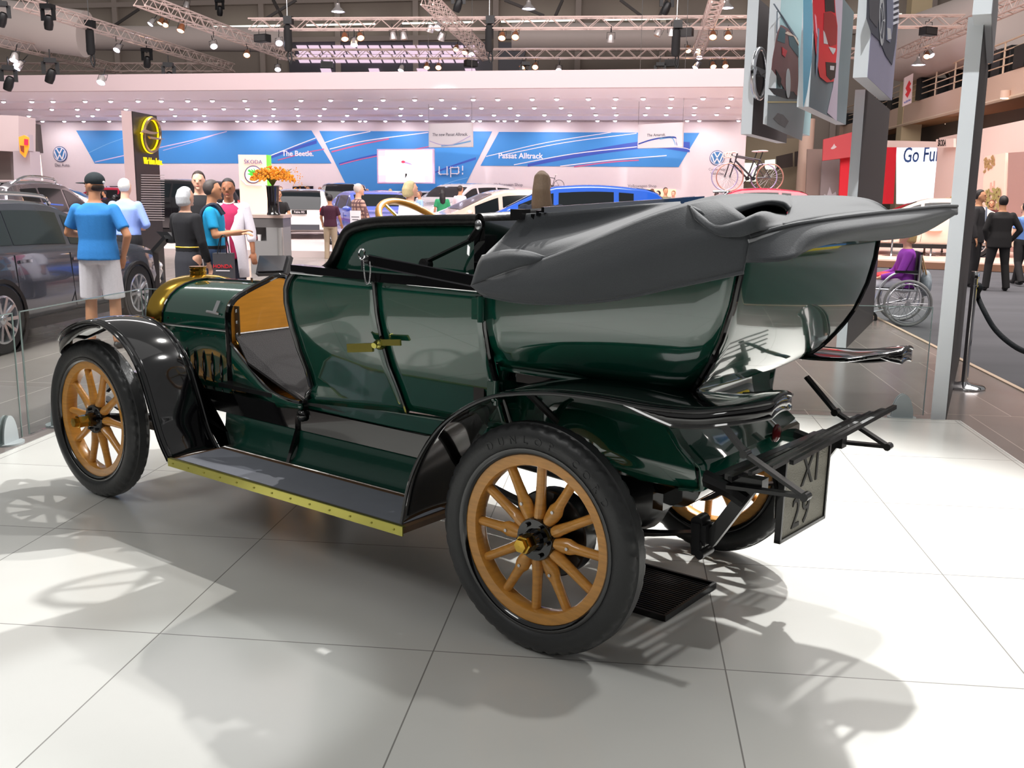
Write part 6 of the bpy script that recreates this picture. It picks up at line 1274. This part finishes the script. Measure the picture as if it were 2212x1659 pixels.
pic(F, [(1913, 60), (1920, 62), (1922, 84), (1914, 86)], 'picture_lamp', MATS['picture_silver'], 4)
F = hslab('hanging pale grey slab cut off at the top right corner', 2100, 32, -120, 6.3, 2.6, .11, mat('slab_pale', (150, 148, 152), .5))
# ---------------- totems and pillars at the left ----------------
t = thing('emblem_totem', 'tall black totem with a glowing yellow ring emblem and grey grille bars', 'totem', (0, 0, 0))
pa, pb = at(299, 500, 15), at(351, 500, 15.9); base = gz(306, 640, -.02); pa.z = pb.z = -.02; TX = (pb-pa).normalized(); TN = V((TX.y, -TX.x, 0)); TL = (pb-pa).length; TH = at(299, 244, 15).z+.02
if TN.dot(CAM-pa) < 0: TN = -TN
MB().prism([pa, pb, pb-TN*.12-TX*.03, pa-TN*.12-TX*.075], (0, 0, TH)).build('board', mat('totem_mauve', (176, 150, 150), .5), t, 0)
MB().prism([pa+TN*.004+TX*.01, pb+TN*.004, pb+TN*.004+V((0, 0, TH)), pa+TN*.004+TX*.01+V((0, 0, TH))], TN*.006).build('face', mat('totem_black', (22, 18, 18), .35), t, 0)
def tp(u, v, off=.02):
    o = pa+TN*off; r = ray(u, v); k = (o-CAM).dot(TN)/r.dot(TN); return CAM+k*r
YEL = emat('emblem_yellow', (255, 220, 20), 1.1)
def ringp(cu, cv, ru, rv, off): return [tp(cu+ru*cos(q), cv+rv*sin(q), off) for q in [2*pi*i/40 for i in range(40)]]
MB().tube(ringp(326, 292, 17.5, 36, .04), .030, 8, closed=True).build('ring_glow', YEL, t); MB().tube(ringp(329, 292, 17.5, 36, .09), .022, 8, closed=True).build('ring_emblem', mat('emblem_bronze', (176, 150, 120), .25, .8), t)
for zz in ([(303, 286), (309, 279), (322, 284), (340, 286), (332, 290), (322, 290)], [(354, 300), (340, 302), (322, 300), (318, 294), (330, 296), (342, 299)]): MB().prism([tp(u, v, .09) for u, v in zz], TN*.03).build('lightning_bolt', MATS['emblem_bronze'], t, 0)
MB().prism([tp(u, v, .045) for u, v in ((302, 288), (308, 279), (309, 292))], TN*.02).build('bolt_glow', YEL, t, 0)
g = text_mb('Wir leben Autos.', 1., .01, .0); xs = [q[0] for q in g.v]; k_ = (tp(351, 349)-tp(311, 349)).length/(max(xs)-min(xs)); g.tf(basis(tp(331, 349, .015), TX, (0, 0, 1)) @ Matrix.Diagonal((k_, k_*1.45, .5, 1)) @ Matrix.Translation((-(max(xs)+min(xs))/2, 0, 0))); g.build('lettering', YEL, t, 0)
mb = MB()
for k in range(20): v_ = 378+5.1*k; mb.bar(tp(306, v_, .02), tp(354, v_+.6, .02), .02, .011)
mb.build('grille_bars', mat('totem_bar', (188, 178, 178), .4), t, 0)
t = thing('logo_totem', 'peach lit totem with a round green emblem behind the orange flowers', 'totem', (0, 0, 0))
A_, B_ = at(518, 420, 25), at(578, 420, 25); A_.z = B_.z = .12; sx_ = (B_-A_).normalized(); sn_ = V((sx_.y, -sx_.x, 0)); sh_ = at(548, 335, 25).z-.12
MB().prism([A_, B_, B_-sn_*.3, A_-sn_*.3], (0, 0, sh_)).build('board', emat('totem_peach', (250, 206, 184), .75), t, 0); MB().prism([B_, B_+sx_*.05, B_+sx_*.05-sn_*.3, B_-sn_*.3], (0, 0, sh_)).build('green_edge', emat('totem_green', (110, 230, 60), .9), t, 0)
def kp(u, v, off=.01):
    o = A_+sn_*off; r = ray(u, v); k = (o-CAM).dot(sn_)/r.dot(sn_); return CAM+k*r
for rr, m, off in ((19, mat('logo_violet', (120, 100, 130), .4), .01), (16.5, emat('logo_white', (250, 248, 246), .9), .03)): MB().prism([kp(547+rr*cos(2*pi*i/32), 377+rr*1.03*sin(2*pi*i/32), off) for i in range(32)], sn_*.02).build('roundel', m, t, 0)
MB().prism([kp(u, v, .055) for u, v in ((538, 365), (545, 371), (541, 364), (549, 369), (548, 362), (553, 370), (551, 378), (556, 384), (547, 382), (541, 387), (543, 380), (533, 375), (541, 374), (535, 369))], sn_*.012).build('emblem', emat('logo_green', (70, 200, 60), .9), t, 0)
g = text_mb('\u0160KODA', 1., .01); xs = [q[0] for q in g.v]; k_ = (kp(567, 350)-kp(528, 350)).length/(max(xs)-min(xs)); g.tf(basis(kp(547, 350, .02), sx_, (0, 0, 1)) @ Matrix.Diagonal((k_, k_, 1, 1)) @ Matrix.Translation((-(max(xs)+min(xs))/2, 0, 0))); g.build('lettering', mat('logo_blue_violet', (120, 116, 168), .4), t, 0)
MB().tube([kp(521, 388, .03), kp(532, 399, .03), kp(566, 401, .03)], .02, 6).build('white_stripe', LETW, t)
t = thing('crest_pillar', 'mauve grey pillar with an orange and red crest at the left edge', 'pillar', (0, 0, 0)); GM = mat('pillar_mauve', (176, 162, 168), .5)
def bb_(q, d0, dep, name, m): return MB().prism([at(u, v, d0) for u, v in q], V((fw.x, fw.y, 0)).normalized()*dep).build(name, m, t, 0)
bb_(((28, 326), (64, 326), (70, 440), (32, 440)), 27, .6, 'post', GM); bb_(((-60, 322), (40, 328), (40, 250), (-60, 246)), 27.5, 1., 'beam', mat('beam_mauve', (196, 176, 176), .5)); bb_(((42, 326), (62, 326), (60, 290), (42, 292)), 26.9, .3, 'crest_panel', GM)
bb_(((-60, 440), (28, 440), (22, 328), (-60, 326)), 28.2, .4, 'dark_panel', mat('pillar_taupe', (116, 106, 102), .6)); bb_(((40, 296), (52, 292), (61, 297), (61, 318), (53, 340), (43, 330)), 26.8, .06, 'crest', emat('crest_orange', (240, 140, 40), .8))
bb_(((52, 300), (60, 301), (60, 314), (52, 313)), 26.75, .03, 'crest_quarter', emat('crest_red', (214, 30, 60), .8)); bb_(((43, 314), (51, 315), (51, 330), (45, 326)), 26.75, .03, 'crest_quarter', emat('crest_dark', (120, 50, 30), .6))
bb_(((66, 332), (84, 334), (90, 390), (72, 390)), 30, .1, 'lit_panel', emat('pillar_lit', (250, 232, 220), .85)); bb_(((42, 260), (78, 268), (84, 330), (62, 330), (62, 268), (42, 264)), 30.5, .3, 'dark_reveal', mat('reveal_dark', (70, 60, 58), .6))
t = thing('wall_screen', 'dark wall screen behind the far visitors right of the orange flowers', 'screen', (0, 0, 0)); MB().prism([wl(u, v, .06) for u, v in ((633, 403), (677, 402), (677, 420), (633, 420))], WN*.06).build('panel', mat('screen_dark', (34, 30, 36), .2), t, 0)
for q, lab in (((230, 402, 302, 424), 'dark patterned poster wall left of the totem'), ((372, 398, 408, 418), 'dark blue striped poster behind the grey haired woman')):
    t = thing('stand_poster', lab, 'poster', (0, 0, 0)); a, b, c, e = q; MB().prism([wl(u, v, .06) for u, v in ((a, b), (c, b), (c, e), (a, e))], WN*.05).build('print', mat('poster_dark', (74, 50, 56), .5, noise=.6, scale=2.5), t, 0); MB().prism([wl(u, v, .12) for u, v in ((a, b), (a+6, b), (a+26, e), (a+18, e))], WN*.02).build('stripe', PINKL, t, 0)
# ---------------- counter, vase, flowers ----------------
t = thing('counter', 'grey reception counter with an open shelf and a rounded corner', 'counter', (0, 0, 0)); G1 = mat('counter_grey', (140, 138, 138), .4); G2 = mat('counter_dark', (102, 98, 98), .4)
p0, p1 = at(538, 470, 19), at(611, 470, 19); p0.z = p1.z = -.02; x_ = (p1-p0).normalized(); n_ = V((x_.y, -x_.x, 0)); Lc = (p1-p0).length; zc = at(575, 464, 19).z+.02
def cbox(a, b, z0_, z1_, dep, name, m, o=0.): return MB().prism([p0+x_*a+n_*o, p0+x_*b+n_*o, p0+x_*b-n_*dep, p0+x_*a-n_*dep], (0, 0, z1_-z0_)).tf(Matrix.Translation((0, 0, z0_))).build(name, m, t, 0)
cbox(-.02, Lc+.02, zc-.06, zc, .7, 'worktop', mat('counter_pinkish', (196, 172, 162), .4), .02); cbox(0, Lc, zc-.24, zc-.06, .7, 'fascia', G2); cbox(0, .32, 0, zc-.50, .66, 'plinth', G1); cbox(.32, Lc, 0, zc-.24, .66, 'side_panel', G1); cbox(0, .32, zc-.5, zc-.24, .66, 'shelf_recess', G2, -.3); MB().tube([p0+x_*(Lc-.06)+n_*.0, p0+x_*(Lc-.06)+V((0, 0, zc-.24))], .06, 16).build('rounded_corner', mat('counter_silver', (176, 174, 172), .25, .6), t)
q = p0+x_*.16-n_*.1+V((0, 0, zc-.5)); tag(MB().lathe([(.001, 0), (.03, 0), (.04, .12), (.036, .12), (.001, .01)], q, (0, 0, 1), 16).build('paper_cup', WHITE), 'white paper cup on the counter shelf', 'cup'); tag(MB().ell(q+V((-.09, 0, .05)), (.05, .05, .05), 12, 8).build('red_jar', mat('jar_red', (150, 24, 34), .3)), 'red jar on the counter shelf', 'jar')
vz = at(591, 461, 18.8); vz.z = p0.z+zc; t = thing('flower_vase', 'tall black vase with a spray of orange flowers on the grey counter', 'vase', vz); hv = at(591, 401, 18.8).z-vz.z
MB().lathe([(.001, 0), (.12, .0), (.13, .02), (.11, .06), (.105, hv*.5), (.12, hv-.02), (.14, hv), (.12, hv), (.10, hv-.05)], (0, 0, 0), (0, 0, 1), 28).build('vase', mat('vase_black', (22, 18, 20), .12, coat=1), t)
random.seed(11); fl, stm = MB(), MB()
for i in range(520):
    a, q_ = random.uniform(0, 2*pi), random.random()**.6; r = .43*q_; zz = hv+.10+.26*sqrt(max(0, 1-q_*q_))*random.uniform(.2, 1)-.02*q_
    p_ = V((r*cos(a), r*.8*sin(a), zz)); fl.ell(p_, random.uniform(.012, .026), 6, 4)
for i in range(70):
    a = random.uniform(0, 2*pi); r = random.uniform(.2, .42); e_ = V((r*cos(a), r*.8*sin(a), hv+.2+random.uniform(-.05, .12))); stm.tube(cr([(0, 0, hv-.02), (r*.3*cos(a), r*.3*sin(a), hv+.14), e_], 3), .004, 4, caps=False)
for i in range(46):
    a = random.uniform(-.7, .9); r = random.uniform(.42, .62); p_ = V((r*cos(a), .2*sin(a*3), hv+.34-1.3*max(0, r-.4)+random.uniform(-.22, .06))); fl.ell(p_, .010, 5, 4)
fl.build('flowers', mat('flower_orange', (240, 150, 30), .6, noise=.25, scale=12), t)['kind'] = 'stuff'; stm.build('stems', mat('stem_green', (110, 110, 40), .7), t)
t = thing('potted_tree', 'yellow green bushy plant behind the white saloon', 'plant', at(2062, 462, 27)); random.seed(4); mb = MB()
for i in range(260): a, b = random.uniform(0, 2*pi), random.uniform(0, 1); r = .34*sqrt(random.random()); mb.ell((r*cos(a), r*sin(a), .1+.42*b*(1-r)), (.03, .03, .016), 5, 4)
mb.build('foliage', mat('leaf_yellow_green', (176, 150, 30), .6, noise=.3, scale=9), t); MB().tube([(0, 0, 0), (0, 0, .15)], .04).lathe([(.001, -.36), (.14, -.36), (.18, .0), (.001, 0)], (0, 0, 0), (0, 0, 1), 16).build('pot', WHITE, t)
# ---------------- kiosks, bag, stanchion, wheelchair, stools ----------------
t = thing('info_screen', 'black information screen on a stand behind the bonnet, seen from the back', 'screen', (0, 0, 0)); P = [at(u, v, d) for u, v, d in ((560, 552, 10.6), (628, 552, 10.2), (618, 590, 10.0), (552, 592, 10.4))]; nn = (P[1]-P[0]).cross(P[3]-P[0]).normalized()
MB().prism(P, nn*.04).build('display', BLACK, t, 0); MB().prism([p_+(sum(P, V())/4-p_)*.16 for p_ in P], nn*-.02).build('rear_cover', mat('screen_back', (34, 33, 36), .3), t, 0); c_ = at(596, 584, 10.25); f_ = V((c_.x, c_.y, -.02)); MB().tube([c_, V((c_.x, c_.y, c_.z-.12)), f_], .03, 10).lathe([(.001, 0), (.2, 0), (.2, .012), (.001, .014)], f_, (0, 0, 1), 24).build('pole', BLACK, t); MB().tube([at(626, 556, 10.2), at(627, 600, 10.2)], .008).build('side_rod', STEEL, t)
t = thing('info_screen', 'black tilted information stand between the totem and the grey haired woman', 'screen', (0, 0, 0)); P = [at(u, v, d) for u, v, d in ((337, 500, 12.6), (362, 501, 12.4), (384, 524, 12.2), (362, 525, 12.4))]; nn = (P[1]-P[0]).cross(P[3]-P[0]).normalized()
MB().prism(P, nn*.05).build('display', BLACK, t, 0); c_ = at(332, 545, 12.6); f_ = V((c_.x, c_.y, -.02)); MB().bar(f_, c_, .13, .06).bar(c_, at(362, 512, 12.4), .09, .05).build('pole', BLACK, t, 0); MB().box(f_+V((0, 0, .008)), (.4, .34, .016)).build('base_plate', BLACK, t, 0)
bg = at(484, 575, 10.7); t = thing('shopping_bag', 'charcoal paper bag with red lettering held beside the white cardigan', 'bag', (0, 0, 0)); bx, by = V((cos(YAW), -sin(YAW), 0)), V((fw.x, fw.y, 0)).normalized(); bt_, bb2 = at(484, 546, 10.7).z, at(484, 612, 10.7).z
MB().prism([bg+bx*a+by*b+V((0, 0, bb2-bg.z)) for a, b in ((-.105, -.05), (.105, -.05), (.105, .05), (-.105, .05))], (0, 0, bt_-bb2)).build('bag', mat('bag_charcoal', (66, 65, 70), .6), t, 0)
for o_ in (-.05, .05): MB().tube(cr([bg+bx*-.05+by*o_+V((0, 0, bt_-bg.z)), bg+bx*-.02+by*o_*.3+V((0, 0, bt_-bg.z+.17)), bg+bx*.03+by*o_*.3+V((0, 0, bt_-bg.z+.17)), bg+bx*.05+by*o_+V((0, 0, bt_-bg.z))], 5), .006).build('handle', BLACK, t)
g = text_mb('HONDA', .055, .002, .001); g.tf(basis(bg-by*.0525+V((.0, 0, .0)), bx, (0, 0, 1))); g.build('lettering', mat('bag_red', (206, 44, 56), .5), t, 0); MB().box((0, 0, 0), (.15, .002, .010)).tf(basis(bg-by*.0515+V((0, 0, -.045)), bx, by)).build('white_line', LETW, t, 0)
wb_ = at(768, 472, 19.2); t = thing('white_bag', 'white carrier bag with grey print held by the man in the plaid shirt', 'bag', (0, 0, 0)); MB().prism([wb_+bx*a+by*b+V((0, 0, -.17)) for a, b in ((-.10, -.03), (.10, -.03), (.10, .03), (-.10, .03))], (0, 0, .32)).build('bag', mat('bag_white', (228, 222, 228), .6), t, 0)
for i in (0, 1): MB().box((0, 0, 0), (.15-.03*i, .002, .018)).tf(basis(wb_-by*.0315+V((0, 0, .03-.05*i)), bx, by)).build('grey_line', LETG, t, 0)
f_ = gz(2082, 838, -.02); t = thing('rope_stanchion', 'chrome stanchion post with a dark twisted rope beside the tall slab', 'stanchion', f_)
MB().lathe([(.001, 0), (.165, 0), (.17, .012), (.155, .028), (.06, .04), (.032, .055), (.001, .06)], (0, 0, 0), (0, 0, 1), 40).build('base', CHROME, t); MB().lathe([(.027, .05), (.027, .86), (.036, .862), (.036, .874), (.027, .876), (.027, .93), (.034, .935), (.034, .985), (.03, .99), (.001, .992)], (0, 0, 0), (0, 0, 1), 28).build('post', CHROME, t)
ra = f_+V((.05, 0, .86)); rp = [ra]+[at(u, v, d) for u, v, d in ((2112, 640, 9.0), (2130, 680, 8.8), (2150, 712, 8.7), (2180, 740, 8.5), (2216, 760, 8.3), (2270, 770, 8.1), (2330, 760, 8.0))]; C_ = cr(rp, 14)
MB().tube(C_, .021, 10).build('rope', mat('rope_dark', (38, 42, 46), .9, bump=.6, scale=60), t).matrix_parent_inverse = t.matrix_world.inverted() if False else Matrix.Translation(-f_)
mb = MB()
for k in range(0, 70): 
    p_ = C_[min(k, len(C_)-1)]; mb.ell(p_, .024, 8, 5) if k % 1 == 0 else None
o = mb.build('rope_strands', MATS['rope_dark'], t); o.matrix_parent_inverse = Matrix.Translation(-f_); o = MB().tube([ra, ra.lerp(rp[1], .35)], .016, 8).build('rope_clip', CHROME, t); o.matrix_parent_inverse = Matrix.Translation(-f_)
t = thing('wheelchair', 'silver wheelchair with a large hand rim carrying the woman in purple', 'wheelchair', (wh.location.x, wh.location.y, -.075)); t.rotation_euler = (0, 0, R_(84)); WC = mat('chair_silver', (206, 208, 212), .25, .7)
for s in (-1, 1):
    w = empty('wheel', t, (.30*s, -.02, .30)); MB().tube([V((0, .285*cos(2*pi*k/40), .285*sin(2*pi*k/40))) for k in range(40)], .018, 8, closed=True).build('tyre', mat('tyre_grey', (150, 150, 150), .6), w); MB().tube([V((.05*s, .25*cos(2*pi*k/40), .25*sin(2*pi*k/40))) for k in range(40)], .009, 6, closed=True).build('hand_rim', WC, w)
    m = MB().cyl((-.03, 0, 0), (.03, 0, 0), .03, n=12)
    for k in range(16): m.tube([V((0, 0, 0)), V((0, .28*cos(2*pi*k/16), .28*sin(2*pi*k/16)))], .003, 4, caps=False)
    m.build('spokes', WC, w); MB().tube([V((.26*s, .42+.07*cos(2*pi*k/20), .09+.07*sin(2*pi*k/20))) for k in range(20)], .02, 8, closed=True).build('castor', BLACK, t)
    MB().tube(cr([(.25*s, -.14, .92), (.25*s, -.13, .45), (.25*s, -.10, .30)], 3), .014).tube([(.25*s, -.12, .46), (.25*s, .40, .47), (.25*s, .50, .20)], .014).tube(cr([(.25*s, -.12, .68), (.25*s, .14, .68), (.25*s, .32, .50), (.25*s, .42, .16)], 5), .014).tube([(.25*s, -.1, .30), (.25*s, .42, .16)], .012).build('frame', WC, t); MB().box((.25*s, .02, .70), (.05, .28, .03)).build('armrest', BLACK, t); MB().box((.10*s, .56, .07), (.14, .16, .015)).build('footplate', BLACK, t)
MB().box((0, .14, .47), (.46, .46, .03)).build('seat', BLACK, t, 0); MB().box((0, -.15, .72), (.46, .025, .46)).build('backrest', mat('chair_back', (28, 27, 32), .7), t, 0)
p_ = V((wh.location.x, wh.location.y, -.075)); Mw = Matrix.Translation(p_) @ Matrix.Rotation(R_(84), 4, 'Z'); t = thing('handbag', 'pale patterned bag hanging behind the wheelchair backrest', 'bag', M=Mw); MB().ell((0, -.27, .54), (.17, .07, .17), 16, 10, None, lambda q: V((q.x*(1-.25*q.z/.17), q.y, q.z))).build('bag', mat('bag_pattern', (150, 160, 168), .7, noise=.6, scale=16), t); MB().tube(cr([(-.1, -.25, .66), (-.06, -.19, .88), (.06, -.19, .88), (.1, -.25, .66)], 5), .010).build('handle', mat('bag_strap', (176, 140, 100), .6), t)
t = thing('red_bag', 'red bag on the lap of the woman in the wheelchair', 'bag', M=Mw); MB().ell((0, .24, .63), (.16, .14, .05), 14, 8).build('bag', mat('bag_scarlet', (222, 36, 48), .5), t)
def stool(u, v, d, label, m, dark=False):
    f_ = gz(u, v, .125); t = thing('bar_stool', label, 'stool', f_, R_(20)); MB().lathe([(.001, 0), (.22, 0), (.22, .01), (.04, .03), (.025, .06), (.025, .62), (.001, .62)], (0, 0, 0), (0, 0, 1), 24).build('pedestal', CHROME, t)
    rows = [[V((.22*cos(a)*k, .22*sin(a)*k, .62+.02*k+(.30*max(0, sin(a))**1.3*k*k))) for a in [2*pi*i/24 for i in range(24)]] for k in (.1, .5, .8, 1.)]; o = MB().grid(rows, cu=True).build('seat_shell', m, t, 60); mod(o, 'SOLIDIFY', thickness=.02, offset=0); return t
SW = mat('stool_white', (244, 222, 210), .4)
stool(1925, 553, 25, 'white bar stool on the right stage left of the wheelchair user', SW); stool(2010, 553, 25, 'white bar stool on the right stage behind the wheelchair bag', SW); stool(2034, 546, 27, 'white bar stool on the right stage nearest the tall slab', SW); stool(1996, 548, 26, 'dark brown bar stool between the white stools', mat('stool_brown', (92, 58, 50), .4))
f_ = gz(2020, 551, .125)
# rubber tray on the platform
t = thing('drip_tray', 'black ribbed rubber mat lying behind the rear wheel of the vintage car', 'mat', M=CARM @ Matrix.Translation((-.075, -.035, 0))); RB = mat('rubber_black', (24, 25, 27), .35)
MB().box((0, 0, .004), (.32, .40, .008)).build('sheet', RB, t, 0)
mb = MB()
for k in range(22): mb.bar((-.15, -.185+.0176*k, .011), (.15, -.185+.0176*k, .011), .007, .008, up=(0, 0, 1))
mb.build('ribs', RB, t, 0); MB().box((.163, 0, .012), (.012, .42, .024)).box((-.163, 0, .012), (.012, .42, .024)).box((0, .206, .012), (.32, .012, .024)).box((0, -.206, .012), (.32, .012, .024)).build('raised_border', RB, t, 0)
